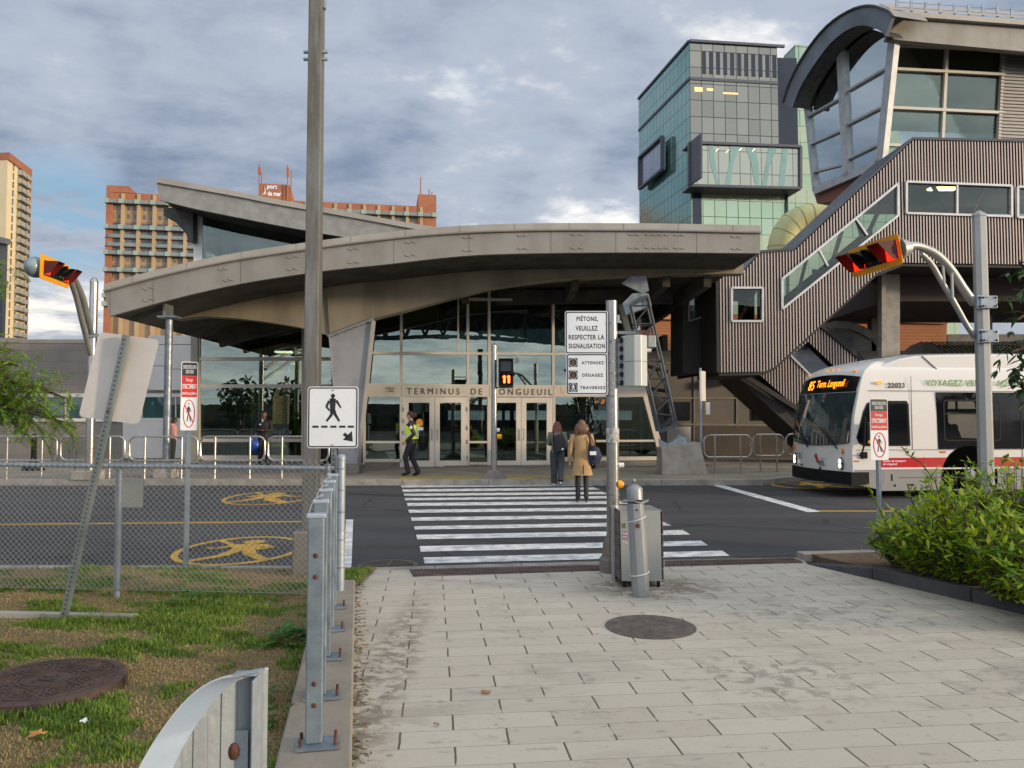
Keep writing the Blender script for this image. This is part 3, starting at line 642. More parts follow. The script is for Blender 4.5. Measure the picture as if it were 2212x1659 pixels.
# annex at the left: block wall, white panels, ribbon windows
AN=Plane((0,28,0),0)
def brickmat(name,c1,c2,mo,bw,bh,ms=.008,rough=.8,rot=(R(90),0,0),bump=.3):
    m=bpy.data.materials.new(name); m.use_nodes=True; t=NT(m.node_tree); b=m.node_tree.nodes['Principled BSDF']; tc=t.new('ShaderNodeTexCoord')
    v=t.mapv(tc.outputs['Object'],rot=rot); br=t.new('ShaderNodeTexBrick'); t.put(br.inputs['Vector'],v); br.inputs['Scale'].default_value=1
    br.inputs['Brick Width'].default_value=bw; br.inputs['Row Height'].default_value=bh; br.inputs['Mortar Size'].default_value=ms
    for i,c in(('Color1',c1),('Color2',c2),('Mortar',mo)): br.inputs[i].default_value=tuple(c)+(1,)
    n=t.noise(tc.outputs['Object'],1.2,6,.6); c=t.mix(t.math('MULTIPLY',t.ramp(n,.4,.7),.3),br.outputs['Color'],tuple(x*.6 for x in c1))
    t.put(b.inputs['Base Color'],c); b.inputs['Roughness'].default_value=rough
    bn=t.new('ShaderNodeBump',i_Strength=bump,i_Distance=.01,invert=True); t.put(bn.inputs['Height'],br.outputs['Fac']); t.l.new(bn.outputs[0],b.inputs['Normal']); return m
blockm=brickmat('split block wall',(.20,.18,.155),(.18,.16,.14),(.13,.12,.10),.9,.42)
annex=thing('annex_building','low grey block annex with white panels and ribbon window left of the terminal','building',(-14,29,0))
mb=MB(); mb.prism([V((-26,28,.1)),V((-11.2,28,.1)),V((-11.2,28,4.55)),V((-26,28,4.55))],(0,8,0)); mb.build('wall',blockm,annex)
mb=MB(); mb.prism([AN.P(*p,.02) for p in((0,733),(345,733),(345,741),(0,741))],(0,.4,0)); mb.prism([V((-26,27.96,4.5)),V((-18,27.96,4.5)),V((-18,27.96,4.66)),V((-26,27.96,4.66))],(0,.4,0)); mb.build('coping',panel,annex)
mb=MB()
for x0,x1,y0,y1 in ((320,360,745,790),(361,413,745,797),(320,360,791,843),(361,413,798,843),(265,413,911,990),(0,190,853,1000) if 0 else (320,413,725,744)):
    AN.rect(mb,x0,y0,x1,y1,.06,.05)
AN.rect(mb,0,850,413,858,.06,.05); AN.rect(mb,0,903,413,911,.06,.05)
mb.build_split('white_panel',mat('white composite panel',(.56,.54,.52),.4,0,(.50,.48,.46),1.2),annex,bevel=.01)
mb=MB(); AN.rect(mb,-300,858,413,903,.03,.02); mb.build('ribbon_window',mat('teal window glass',(.03,.07,.07),.05,0,(.05,.10,.10),.6,spec=.9),annex)
mb=MB(); 
for x in (60,140,230,305,378): AN.rect(mb,x,858,x+3,903,.055,.03)
mb.build('window_mullion',frame,annex)
mb=MB(); c=Yp(410,860,27.3); mb.box((c.x-.06,27.95,c.z),(.02,.02,.02)); 
for px in(312,318): pass
mb.tube([Yp(384,880,27.6),Yp(384,880,27.6)+V((.3,0,0))],.01,4)
mb.build('wall_bracket',galv,annex)
# dark cladding block at the left edge of the view
t_=thing('clad_block','dark grey metal clad building at the far left edge above the trees','building',(-24,34,0)); mb=MB(); PL=Plane((0,34,0),0)
a=PL.P(-260,500);b=PL.P(17,524); mb.prism([V((a.x,34,0)),V((b.x,34,0)),PL.P(17,524),PL.P(-260,470)],(-6.5,8,0)); mb.build('wall',mat('dark grey cladding',(.10,.105,.10),.5,.2,(.075,.08,.08),1,streak=(3,3,.3)),t_)
mb=MB(); mb.bar(PL.P(-260,468,.1),PL.P(18,522,.1),.3,.25); mb.build('coping',mat('dark coping',(.14,.14,.13),.5),t_); mb=MB(); PL.rect(mb,-30,575,2,730,.02,.05); mb.build('window_band',darkglass,t_)
# ---------------------------------------------------------------- far buildings
def tower(name,label,P,x0,x1,cat='building'): pass
redb=mat('orange red brick',(.34,.13,.065),.85,0,(.28,.105,.055),.2); bei=mat('tan brick',(.36,.245,.135),.85,0,(.31,.21,.115),.12); bei2=mat('tan concrete pier',(.42,.30,.18),.85,0,(.37,.26,.155),.1)
balc=mat('balcony glass grey',(.20,.24,.23),.3,0,(.14,.18,.17),.3); balg=mat('pale green balcony panel',(.30,.36,.30),.5,0,(.26,.33,.28),.3)
wing=mat('far window glass',(.05,.055,.06),.15,0,(.16,.16,.15),.25)
slabm=mat('dark balcony slab',(.10,.085,.07),.8)
PD=Plane(Yp(222,905,250),.17)
apt=thing('apartment_building','wide tan and orange apartment block with glass balconies and rooftop sign behind the terminal','apartment block',tuple(PD.P(222,905)))
def PZ(x,y,off=0): return PD.P(x,y,off)
W0=PD.P(222,900); 
def pp(u,z,off=0): return V((W0.x,W0.y,0))+PD.t*u+PD.n*off+V((0,0,z))
H=PD.P(240,416).z; L=(PD.P(938,900)-PD.P(222,900)).length
mb=MB(); mb.prism([pp(0,0),pp(L,0),pp(L,H-3.2),pp(0,H-3.2)],-PD.n*22); apw=mb.build('wall',bei,apt)
mb=MB(); mb.prism([pp(-.2,H-3.0,.6),pp(L+.2,H-3.0,.6),pp(L+.2,H,.6),pp(-.2,H,.6)],-PD.n*23)
mb.prism([pp(-.3,0,.8),pp(1.8,0,.8),pp(1.8,H+2.2,.8),pp(-.3,H+2.2,.8)],-PD.n*23); mb.prism([pp(1.8,H,.8),pp(9,H,.8),pp(6.5,H+2.2,.8),pp(1.8,H+2.2,.8)],-PD.n*10)
mb.prism([pp(L-6,0,.9),pp(L+.3,0,.9),pp(L+.3,H+4.2,.9),pp(L-6,H+4.2,.9)],-PD.n*14)
u1=(PD.P(573,430)-PD.P(222,430)).length; u2=(PD.P(628,430)-PD.P(222,430)).length
mb.prism([pp(u1-4.2,H,-3),pp(u2-1,H,-3),pp(u2-2.5,H+6.4,-3),pp(u1-4.2,H+6.4,-3)],-PD.n*10)
roofp=mb.build('roof',redb,apt)
fr=Fr(pp(u1-4.2,H,-2.9),PD.t,(0,0,1)); text('port',fr,2.6,4.2,3.4,1.9,signw,apt,bold=.04); text('de mer',fr,2.8,2.2,4.6,1.7,signw,apt,bold=.04)
mb=MB(); fr.poly(mb,[(1.6,2.4),(2.3,2.9),(2.1,4.3),(1.7,5.6),(1.9,3.8)],0,.1); fr.poly(mb,[(.8,2.2),(1.4,2.5),(1.5,3.8),(1.3,3.0)],0,.1); mb.build('sail_emblem',signw,apt)
mb=MB()
for u,h in((u1-4,13),(u1-3.2,10),(u2-3,13),(u2-1.8,11),(L-5,11),(L-2,7),(L-1,6)): mb.tube([pp(u,H-1,-2),pp(u,H+h,-2)],.22,5)
mb.box(pp(u1-4,H+10.5,-2),(.8,.8,2.4)); mb.box(pp(u2-3,H+10.5,-2),(.7,.7,3)); mb.build('rooftop_antenna',mat('antenna red',(.38,.13,.06),.7),apt)
bay=L/22.0; FH=2.83
mb=MB()
for i in range(1,22): mb.prism([pp(i*bay-.5,0,1.1),pp(i*bay+.5,0,1.1),pp(i*bay+.5,H-.4,1.1),pp(i*bay-.5,H-.4,1.1)],-PD.n*1.3)
mb.build_split('pier',bei2,apt)
def wprism(mb,u0,u1_,z0,z1,o,th): mb.prism([pp(u0,z0,o),pp(u1_,z0,o),pp(u1_,z1,o),pp(u0,z1,o)],-PD.n*th)
floors=[]
pat='BWWBbbBWBWWBBW'   # top to bottom: B balcony with green panels, b recessed balcony, W windows
for i,k in enumerate(pat): floors.append((H-.9-(i+1)*FH,k))
for fi,(z,k) in enumerate(floors):
    nb=22 if fi<2 else 8
    mbw=MB(); mbr=MB(); mbg=MB(); mbs=MB()
    for b in range(nb):
        u=b*bay
        if b>8 and b<10 and fi>0: continue
        if k=='W':
            for du in (1.1,3.2): wprism(mbw,u+du,u+du+1.0,z+.9,z+2.3,.06,.1)
            wprism(mbs,u+.6,u+bay-.6,z+.05,z+.2,.15,.2)
        else:
            wprism(mbw,u+.9,u+bay-.8,z+.2,z+2.4,.06,.1)
            for q in range(3): wprism(mbs,u+.9+q*(bay-1.7)/3,u+1.0+q*(bay-1.7)/3,z+.2,z+2.4,.1,.05)
            wprism(mbr,u+.5,u+bay-.5,z+.1,z+1.2,1.7 if k=='B' else 1.0,.12)
            if k=='B': wprism(mbg,u+bay-1.1,u+bay+.5,z-.1,z+1.35,1.95,.4)
    if k!='W':
        wprism(mbs,-.4,(nb)*bay,z-.15,z+.1,1.8 if k=='B' else 1.05,1.7)
    if mbg.v and k=='B': wprism(mbg,-.6,.8,z-.1,z+1.35,1.95,.4)
    mbw.build_split('window',wing,apt); mbs.build('balcony_slab' if k!='W' else 'string_course',slabm if k!='W' else bei2,apt)
    if mbr.v: mbr.build_split('balcony_railing',balc,apt)
    if mbg.v: mbg.build_split('balcony_panel',balg,apt)
# left tower
TD_=Yp(0,905,245); TE_=Yp(50,905,262); tt=(TE_-TD_); tt.z=0; Lt=tt.length; tt.normalize()
class PV(Plane):
    def __init__(s,a,b): s.p=V(a); s.t=(V(b)-V(a)); s.t.z=0; s.t.normalize(); s.n=V((s.t.y,-s.t.x,0))
TP=PV(TD_,TE_)
twr=thing('apartment_tower','tall pale yellow apartment tower with stacked balconies at the far left edge','apartment tower',tuple(TD_))
def tp(u,z,off=0): return V((TD_.x,TD_.y,0))+TP.t*u+TP.n*off+V((0,0,z))
Ht=TP.P(0,318).z; cream=mat('pale yellow render',(.66,.55,.34),.8,0,(.60,.50,.31),.08)
mb=MB(); mb.prism([tp(0,0),tp(Lt,0),tp(Lt,Ht),tp(0,Ht)],V((-30,3,0))); mb.build('wall',cream,twr)
mb=MB(); mb.prism([tp(-.2,Ht-2.2,.5),tp(Lt+.3,Ht-2.2,.5),tp(Lt+.3,Ht+.3,.5),tp(-.2,Ht+.3,.5)],V((-31,3,0))); mb.prism([tp(Lt-.6,0,.4),tp(Lt+.3,0,.4),tp(Lt+.3,Ht,.4),tp(Lt-.6,Ht,.4)],V((-2,.2,0))); mb.build('trim',redb,twr)
rail=mat('grey balcony front',(.33,.33,.29),.7,0,(.27,.27,.24),.3)
for i in range(30):
    z=Ht-4.6-i*2.83
    if z<8: break
    mb=MB()
    for a,b in ((.42*Lt,.62*Lt),(.64*Lt,.86*Lt)): 
        mb.prism([tp(a,z,1.6),tp(b,z,1.6),tp(b,z+1.5,1.6),tp(a,z+1.5,1.6)],-TP.n*.12); mb.prism([tp(a,z-.1,1.6),tp(b,z-.1,1.6),tp(b,z+.1,1.6),tp(a,z+.1,1.6)],-TP.n*1.6); mb.prism([tp(a,z,1.6),tp(a+.12,z,1.6),tp(a+.12,z+1.5,1.6),tp(a,z+1.5,1.6)],-TP.n*1.6)
    mb.build('balcony',rail,twr)
    mb=MB()
    for a,b in((.22*Lt,.28*Lt),(.45*Lt,.52*Lt),(.68*Lt,.74*Lt)): mb.prism([tp(a,z+.2,.05),tp(b,z+.2,.05),tp(b,z+2.3,.05),tp(a,z+2.3,.05)],-TP.n*.1)
    mb.build_split('window',wing,twr)
# glass office tower
def glassgrid(name,c1,c2,cm,bw,bh,ang,seed=0,vary=None,metal=.75,rough=.12):
    m=bpy.data.materials.new(name); m.use_nodes=True; t=NT(m.node_tree); b=m.node_tree.nodes['Principled BSDF']; tc=t.new('ShaderNodeTexCoord')
    sp=t.new('ShaderNodeSeparateXYZ'); t.put(sp.inputs[0],tc.outputs['Object'])
    u=t.math('ADD',t.math('MULTIPLY',sp.outputs[0],math.cos(ang)),t.math('MULTIPLY',sp.outputs[1],math.sin(ang)))
    cb=t.new('ShaderNodeCombineXYZ'); t.put(cb.inputs[0],u); t.put(cb.inputs[1],sp.outputs[2])
    br=t.new('ShaderNodeTexBrick',offset=0,squash=1); t.put(br.inputs['Vector'],cb.outputs[0]); br.inputs['Scale'].default_value=1
    br.inputs['Brick Width'].default_value=bw; br.inputs['Row Height'].default_value=bh; br.inputs['Mortar Size'].default_value=.045; br.inputs['Mortar Smooth'].default_value=0
    br.inputs['Color1'].default_value=tuple(c1)+(1,); br.inputs['Color2'].default_value=tuple(c2)+(1,); br.inputs['Mortar'].default_value=tuple(cm)+(1,)
    c=br.outputs['Color']
    if vary:
        rw=t.new('ShaderNodeTexWhiteNoise',noise_dimensions='1D'); t.put(rw.inputs['W'],t.math('FLOOR',t.math('DIVIDE',sp.outputs[2],bh)))
        c=t.mix(t.math('MULTIPLY',t.ramp(rw.outputs['Value'],.4,.6),.55),c,tuple(vary))
    t.put(b.inputs['Base Color'],c); b.inputs['Roughness'].default_value=rough; b.inputs['Metallic'].default_value=metal
    bn=t.new('ShaderNodeBump',i_Strength=.10,i_Distance=.3); t.put(bn.inputs['Height'],t.noise(tc.outputs['Object'],.35,4,.6)); t.l.new(bn.outputs[0],b.inputs['Normal'])
    return m
OC=Yp(1498,905,90); OF=Plane(OC,.12); OL=PV(Yp(1385,905,106.6),OC)
off=thing('glass_office_tower','tall teal and grey glass office tower with projecting glazed boxes behind the terminal','office tower',tuple(OC))
def oz(y): return OF.P(1498,y).z
Hf=oz(92); g_front=glassgrid('grey green glazing',(.20,.20,.17),(.25,.245,.21),(.05,.05,.045),1.45,2.0,math.atan(.12)); g_left=glassgrid('teal glazing',(.24,.42,.37),(.28,.46,.41),(.06,.12,.11),1.15,2.0,math.atan2(OL.t.y,OL.t.x)); g_low=glassgrid('lower pale green glazing',(.30,.40,.26),(.34,.42,.30),(.08,.11,.08),1.45,2.0,math.atan(.12),vary=(.42,.40,.26))
def ofp(u,z,o=0): return V((OC.x,OC.y,0))+OF.t*u+OF.n*o+V((0,0,z))
def U(px,P=OF): return (P.P(px,500)-V((OC.x,OC.y,P.P(px,500).z))).length
zc=oz(400)
mb=MB(); mb.prism([ofp(0,zc),ofp(U(1685),zc),ofp(U(1685),Hf),ofp(0,Hf)],-OF.n*16); mb.build('wall',g_front,off)
mb=MB(); mb.prism([ofp(0,0,0),ofp(34,0,0),ofp(34,zc-.01,0),ofp(0,zc-.01,0)],-OF.n*16); mb.build('lower_wall',g_low,off)
mb=MB(); a=Yp(1385,905,106.6); a.z=0; b=V((OC.x,OC.y,0)); e=-OL.n*.0
mb.prism([a+V((0,0,0)),b-V((.0,0,0)),b+V((0,0,Hf)),a+V((0,0,Hf))],V((.4,.07,0))) ; 
# keep it proud of the side
mb2=MB(); mb2.prism([v-V((.03,0,0)) for v in(a,b,b+V((0,0,Hf)),a+V((0,0,Hf)))],V((2,.3,0))); mb2.build('side_wall',g_left,off)
dk=mat('dark navy glass',(.012,.016,.028),.08,.2,(.02,.025,.04),.3)
mb=MB(); mb.prism([ofp(U(1685),0,-1.5),ofp(U(1739),0,-1.3),ofp(U(1739),Hf-.5,-1.3),ofp(U(1685),Hf-.5,-1.5)],-OF.n*14); mb.build('recess',dk,off)
mb=MB(); mb.prism([ofp(U(1737),zc,-1.4),ofp(U(1728)+14,zc,-1.4),ofp(U(1728)+14,OF.P(1728,84).z,-1.4),ofp(U(1737),OF.P(1728,84).z,-1.4)],-OF.n*3); mb.build('east_wall',g_low,off)
mb=MB(); mb.bar(ofp(0,Hf+.15,.1),ofp(U(1700),Hf+.15,.1),.3,.3); mb.bar(a+V((-.05,0,Hf+.15)),b+V((-.05,0,Hf+.15)),.3,.3); mb.bar(ofp(0,oz(170),.05),ofp(U(1685),oz(170),.05),.12,.35); mb.bar(a+V((-.08,0,oz(170))),b+V((-.08,0,oz(170))),.12,.35); mb.build('trim',mat('dark trim',(.09,.10,.12),.5,.3),off)
for i in range(11):
    px=1521+i*15.7*.94+ (i*.6); mb=MB(); mb.prism([ofp(U(px),oz(158),.06),ofp(U(px+8),oz(158),.06),ofp(U(px+8),oz(109),.06),ofp(U(px),oz(109),.06)],-OF.n*.4); mb.build('louvre',dk,off)
# projecting glazed box on the front
BXP=Plane(OC+OF.n*2.2,.12)
def bx(px,py,o=0): return BXP.P(px,py,o)
fr_d=mat('dark box frame',(.085,.085,.10),.4,.2); 
mb=MB(); q=[(1489,308),(1729,317),(1729,407),(1489,401)]; Q=[bx(*p) for p in q]
for i in range(4): mb.bar(Q[i],Q[(i+1)%4],.30,.4,side=OF.n)
mb.prism([Q[0]-V((0,0,0)),Q[3],Q[3]+OL.t*3.0,Q[0]+OL.t*3.0],V((.2,0,0)))
for a_,b_ in((0,1),(3,2)): mb.prism([Q[a_],Q[b_],Q[b_]-OF.n*2.4,Q[a_]-OF.n*2.4],V((0,0,-.2)))
bxo=mb.build('projecting_box',fr_d,off)
mb=MB(); mb.prism([bx(1494,312,-.1),bx(1725,320,-.1),bx(1725,403,-.1),bx(1494,398,-.1)],-OF.n*.1); bxg=mb.build('box_glazing',glassgrid('patterned glazing',(.36,.37,.29),(.33,.34,.28),(.12,.12,.10),1.3,2.6,math.atan(.12)),bxo)
mb=MB(); tm=mat('teal glass shard',(.22,.33,.27),.15,.6,(.18,.28,.23),.3)
for a in ([(1532,314),(1541,314),(1545,350),(1552,397),(1548,399),(1534,352)],[(1579,316),(1600,317),(1584,352),(1578,400),(1566,399),(1576,350)],[(1612,318),(1632,319),(1638,350),(1641,402),(1632,401),(1622,350)],[(1660,319),(1678,320),(1662,360),(1656,402),(1646,402),(1656,350)],[(1690,321),(1702,321),(1694,403),(1682,403)]): mb.prism([bx(*p,-.06) for p in a],-OF.n*.03)
mb.build_split('glass_shard',tm,bxo)
mb=MB()
for px,py in((1546,327),(1596,326),(1568,330),(1625,327)): mb.bar(bx(px,py,-.04),bx(px+6,py-6,-.04),.10,.04,side=OF.n)
mb.build('ceiling_lamp',mat('office lamp',(.9,.9,.8),.5,emit=(1,.95,.8,.9)),bxo)
mb=MB(); q=[ofp(U(1503),oz(195),.08),ofp(U(1540),oz(195),.08),ofp(U(1540),oz(188),.08),ofp(U(1503),oz(188),.08)]
for x0,x1,y0,y1 in((1503,1521,188,198),(1530,1544,189,195),(1565,1598,196,200)): mb.prism([ofp(U(x0),oz(y1),.05),ofp(U(x1),oz(y1),.05),ofp(U(x1),oz(y0),.05),ofp(U(x0),oz(y0),.05)],-OF.n*.02)
mb.build('lit_window',mat('lit office window',(.8,.6,.3),.5,emit=(1,.72,.3,.45)),off)
# side framed box (left face)
mb=MB(); OLo=PV(Yp(1385,905,106.6)+OL.n*.8,OC+OL.n*.8); q=[(1382,340),(1431,295),(1431,366),(1382,408)]; Q=[OLo.P(*p) for p in q]
for i in range(4): mb.bar(Q[i],Q[(i+1)%4],.30,.5,side=OL.n)
sb=mb.build('side_box',fr_d,off); mb=MB(); mb.prism([x-OL.n*.1 for x in Q],-OL.n*.3); mb.build('box_glazing',glassgrid('pale grey glazing',(.36,.38,.44),(.30,.33,.40),(.12,.12,.14),1.4,3.2,math.atan2(OL.t.y,OL.t.x)),sb)
mb=MB(); mb.prism([ofp(.15,0,.05),ofp(U(1516),0,.05),ofp(U(1516),zc,.05),ofp(.15,zc,.05)],-OF.n*.1); mb.build('recess',dk,off)
mb=MB(); mb.bar(ofp(U(1700)+.0,oz(405),.1),ofp(U(1700),0,.1),.5,.1); mb.build('recess',dk,off)
# low brick-coloured building and chimneys behind
lowm=brickmat('terracotta louvre cladding',(.42,.17,.07),(.40,.16,.065),(.30,.11,.045),40,.16,.02)
lb=thing('terracotta_building','low terracotta clad building behind the covered stair and lattice mast','building',(12,40,0)); LP=Plane((0,38,0),.05)
mb=MB(); mb.prism([LP.P(1405,1000),LP.P(2035,1000),LP.P(2046,694),LP.P(1405,684)],(0,6,0)); mb.build('wall',lowm,lb)
mb=MB(); mb.bar(LP.P(1400,683,.1),LP.P(2046,693,.1),.16,.3); mb.build('coping',mat('orange coping',(.5,.22,.09),.6),lb)
mb=MB(); mb.prism([LP.P(1405,757,.3),LP.P(2046,757,.3),LP.P(2046,1010,.3),LP.P(1405,1010,.3)],(0,.2,0)); mb.build('lower_wall',concd,lb)
mb=MB(); c=LP.P(1463,683,-1)
mb.lathe((c.x,c.y,c.z-.3),[(.20,0),(.20,.3),(.16,.35),(.16,1.25),(.2,1.27),(.2,1.32),(0.01,1.5)],14); mb.lathe((c.x-.42,c.y,c.z-.3),[(.09,0),(.09,.75)],10); mb.build('flue_chimney',galvd,lb,smooth=True)
# wall with reflections under the canopy
lw=thing('service_building','low grey panelled building with dark window band below the stair','building',(8,30,0)); SP=Plane((0,30,0),.05)
mb=MB(); mb.prism([SP.P(1400,1012),SP.P(2300,1012),SP.P(2300,758),SP.P(1400,758)],(0,4,0)); mb.build('wall',mat('taupe panel wall',(.17,.155,.135),.7,.05,(.13,.12,.105),.8),lw)
mb=MB()
for y in(812,888): SP.bar(mb,(1436,y-28),(1800,y-28),.06,.03,.05)
for x in(1500,1592): SP.bar(mb,(x,780),(x,1000),.06,.035,.05)
SP.bar(mb,(1436,916),(1800,920),.07,.035,.05)
mb.build('panel_joint',mat('pale joint strip',(.27,.25,.22),.6),lw)
mb=MB()
for x0,x1,y0,y1 in((1436,1491,868,908),(1626,1692,874,908)): SP.rect(mb,x0,y0,x1,y1,.05,.05)
mb.build_split('window',darkglass,lw)
mb=MB(); SP.rect(mb,1441,922,1492,992,.03,.03); mb.build('white_panel',mat('white composite panel',(.56,.54,.52),.4),lw)
mb=MB(); SP.rect(mb,1502,921,1800,1000,.04,.05); mb.build('brown_panel',mat('brown panel',(.085,.065,.05),.7,0,(.06,.05,.04),1),lw)
mb=MB(); SP.rect(mb,1612,806,1640,822,.9,.9); mb.build('wall_light_box',conc,lw)
# ---------------------------------------------------------------- corrugated covered stair and footbridge
def ival(poly,u):
    ys=[]
    for (a,b),(c,d) in zip(poly,poly[1:]+poly[:1]):
        if (a<=u)!=(c<=u): ys.append(b+(d-b)*(u-a)/(c-a))
    return sorted(ys)
def corrug(mb,P,poly,holes,pitch,depth,off=0,horiz=False):
    """ribbed sheet clipped to a polygon with openings; points are image points on plane P"""
    T=lambda p:(lambda q:((q-P.p).dot(P.t),q.z))(P.P(*p,off))
    po=[T(p) for p in poly]; hs=[[T(p) for p in h] for h in holes]
    if horiz: po=[(b,a) for a,b in po]; hs=[[(b,a) for a,b in h] for h in hs]
    u=min(p[0] for p in po); u1=max(p[0] for p in po); k=0
    prof=[(0,0),(.46,0),(.52,1),(.94,1),(1,0)]
    def pt(u,v,c):
        if horiz: u,v=v,u
        q=P.p+P.t*u+P.n*(off+c*depth); return V((q.x,q.y,v))
    while u<u1:
        for (a,ca),(b,cb_) in zip(prof,prof[1:]):
            ua=u+a*pitch; ub=min(u+b*pitch,u1-1e-4); 
            if ua>=ub: continue
            def spans(x):
                l=ival(po,x); sp=[(l[i],l[i+1]) for i in range(0,len(l)-1,2)]
                for h in hs:
                    g=ival(h,x)
                    for i in range(0,len(g)-1,2):
                        ns=[]
                        for s0,s1 in sp:
                            if g[i]>=s1 or g[i+1]<=s0: ns.append((s0,s1)); continue
                            if g[i]>s0: ns.append((s0,g[i]))
                            if g[i+1]<s1: ns.append((g[i+1],s1))
                        sp=ns
                return sp
            e=1e-4; A=spans(ua+e); B=spans(ub-e)
            if len(A)!=len(B): m=spans((ua+ub)/2); A=B=m
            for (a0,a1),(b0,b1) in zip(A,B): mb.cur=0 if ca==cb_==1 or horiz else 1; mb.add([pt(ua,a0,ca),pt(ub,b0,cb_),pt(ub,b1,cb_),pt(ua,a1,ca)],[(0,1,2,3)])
        u+=pitch
CG=Plane((0,24.5,0),.02)
fb=thing('footbridge','elevated footbridge and covered stair clad in ribbed copper grey metal above the bus','footbridge',(12,25,0))
cop=mat('ribbed copper grey cladding',(.50,.405,.34),.38,.45,(.43,.345,.29),.5,1,.04,8)
copr=mat('painted recess shade',(.10,.075,.07),.5,.3,(.08,.06,.058),1); copd=mat('dark seam flashing',(.07,.075,.09),.45,.3,(.05,.055,.065),1)  # recess colour has the shade between the ribs painted in
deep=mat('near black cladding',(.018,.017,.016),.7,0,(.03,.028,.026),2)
poly=[(1553,592),(1700,543),(1713,541),(1972,303),(2240,312),(2240,572),(1940,560),(1893,573),(1718,743),(1662,802),(1553,805)]
poly=[(1553,592),(1604,590),(1640,548),(1715,542),(1972,303),(2600,316),(2600,578),(1950,568),(1893,590),(1672,793),(1650,803),(1553,805)]
h1=[(1580,622),(1647,622),(1647,694),(1580,694)]; h2=[(1689,603),(1939,397),(1939,466),(1689,668)]; h3=[(1957,393),(2184,402),(2184,468),(1957,461)]; h4=[(2197,404),(2600,420),(2600,484),(2197,470)]
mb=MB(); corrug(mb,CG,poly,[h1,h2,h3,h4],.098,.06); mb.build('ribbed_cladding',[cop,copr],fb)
# back lining and depth of the tube
mb=MB()
def hull(mb,P,l,off,th): mb.prism([P.P(*p,off) for p in l],-P.n*th)
for l in ([(1553,594),(1604,592),(1640,550),(1715,544),(1715,600),(1580,622),(1580,694),(1647,694),(1647,622),(1689,605),(1689,780),(1672,791),(1553,803)],): pass
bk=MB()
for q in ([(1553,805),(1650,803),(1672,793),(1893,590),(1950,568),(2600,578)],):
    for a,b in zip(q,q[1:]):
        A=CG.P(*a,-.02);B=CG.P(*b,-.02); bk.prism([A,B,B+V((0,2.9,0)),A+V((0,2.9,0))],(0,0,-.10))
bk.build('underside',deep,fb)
bk=MB()
for q in ([(1553,592),(1604,588),(1640,546),(1715,540),(1972,301),(2600,314)],):
    for a,b in zip(q,q[1:]):
        A=CG.P(*a,.10);B=CG.P(*b,.10); bk.prism([A,B,B+V((0,3.1,0)),A+V((0,3.1,0))],(0,0,.08))
bk.build('tube_roof',copd,fb)
mb=MB(); P2=Plane((0,27.3,0),.02)
def toP2(p): q=CG.P(*p); return V((q.x,q.y+2.8,q.z))
hb=[[toP2(p) for p in h] for h in (h1,h2,h3)]
# rear wall of the tube with openings facing the sky
w=lambda l: mb.prism([toP2(p) for p in l],(0,.05,0))
w([(1553,592),(1650,585),(1650,622),(1553,622)]); w([(1553,694),(1650,694),(1662,802),(1553,805)]); w([(1553,622),(1575,622),(1575,694),(1553,694)]); w([(1650,590),(1689,560),(1689,760),(1650,800)])
w([(1689,560),(1972,303),(1972,372),(1689,603)]); w([(1689,668),(1972,440),(1972,545),(1689,770)]); w([(1972,303),(2600,316),(2600,412),(1972,388)]); w([(1972,462),(2600,480),(2600,578),(1972,566)])
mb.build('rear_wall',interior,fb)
redst=mat('red oxide steel brace',(.22,.055,.03),.6,0,(.17,.045,.03),2)
mb=MB()
def br(a,b,d=.5,w=.11): 
    p=CG.P(*a,-d);q=CG.P(*b,-d); mb.bar(p,q,w,w)
br((1595,694),(1634,622)); br((1640,622),(1640,694)); br((2010,393),(2053,466)); br((2105,464),(2137,400)); br((2074,398),(2074,468)); br((1708,640),(1745,668)); br((1722,640),(1742,560),w=.09); br((1800,560),(1818,500)); br((1755,585),(1800,600)); br((1850,470),(1868,530)); br((1868,520),(1905,440)); br((2215,404),(2235,474))
mb.build_split('steel_brace',redst,fb)
mb=MB()
for h in (h1,h3,h2,h4):
    Q=[CG.P(*p,.06) for p in h]
    for i in range(4): mb.bar(Q[i],Q[(i+1)%4],.07,.12,side=CG.n)
for a,b in(((1768,538),(1788,575)),((1848,471),(1873,508)),((2067,397),(2067,464))): mb.bar(CG.P(*a,.06),CG.P(*b,.06),.06,.08,side=CG.n)
mb.build('window_frame',whitem if 0 else mat('bright aluminium frame',(.62,.60,.56),.35,.5),fb)
mb=MB()
for h in (h1,h2,h3,h4): mb.prism([CG.P(*p,.02) for p in h],-CG.n*.01)
mb.build('window_pane',glassmat('bridge glass',(.72,.76,.73),.03,gl=(.5,.56,.54)),fb)
mb=MB(); c=CG.P(2035,408,-1.4); mb.box(c,(.9,.25,.06)); mb.build('lit_lamp',lampy,fb)
# dark end of the landing box (left return)
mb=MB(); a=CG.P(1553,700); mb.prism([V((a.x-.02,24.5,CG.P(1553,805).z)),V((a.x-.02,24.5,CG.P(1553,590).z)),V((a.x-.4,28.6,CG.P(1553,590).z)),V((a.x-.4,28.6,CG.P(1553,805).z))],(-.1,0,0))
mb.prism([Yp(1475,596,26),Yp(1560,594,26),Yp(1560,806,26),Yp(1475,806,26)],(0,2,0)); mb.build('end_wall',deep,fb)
mb=MB(); Q=[Yp(*p,25.95) for p in((1488,634),(1537,626),(1537,678),(1488,694))]; 
for i in range(4): mb.bar(Q[i],Q[(i+1)%4],.05,.06,side=(0,-1,0))
mb.build('window_frame',colm,fb); mb=MB(); mb.prism(Q,(0,.01,0)); mb.build('window_pane',darkglass,fb)
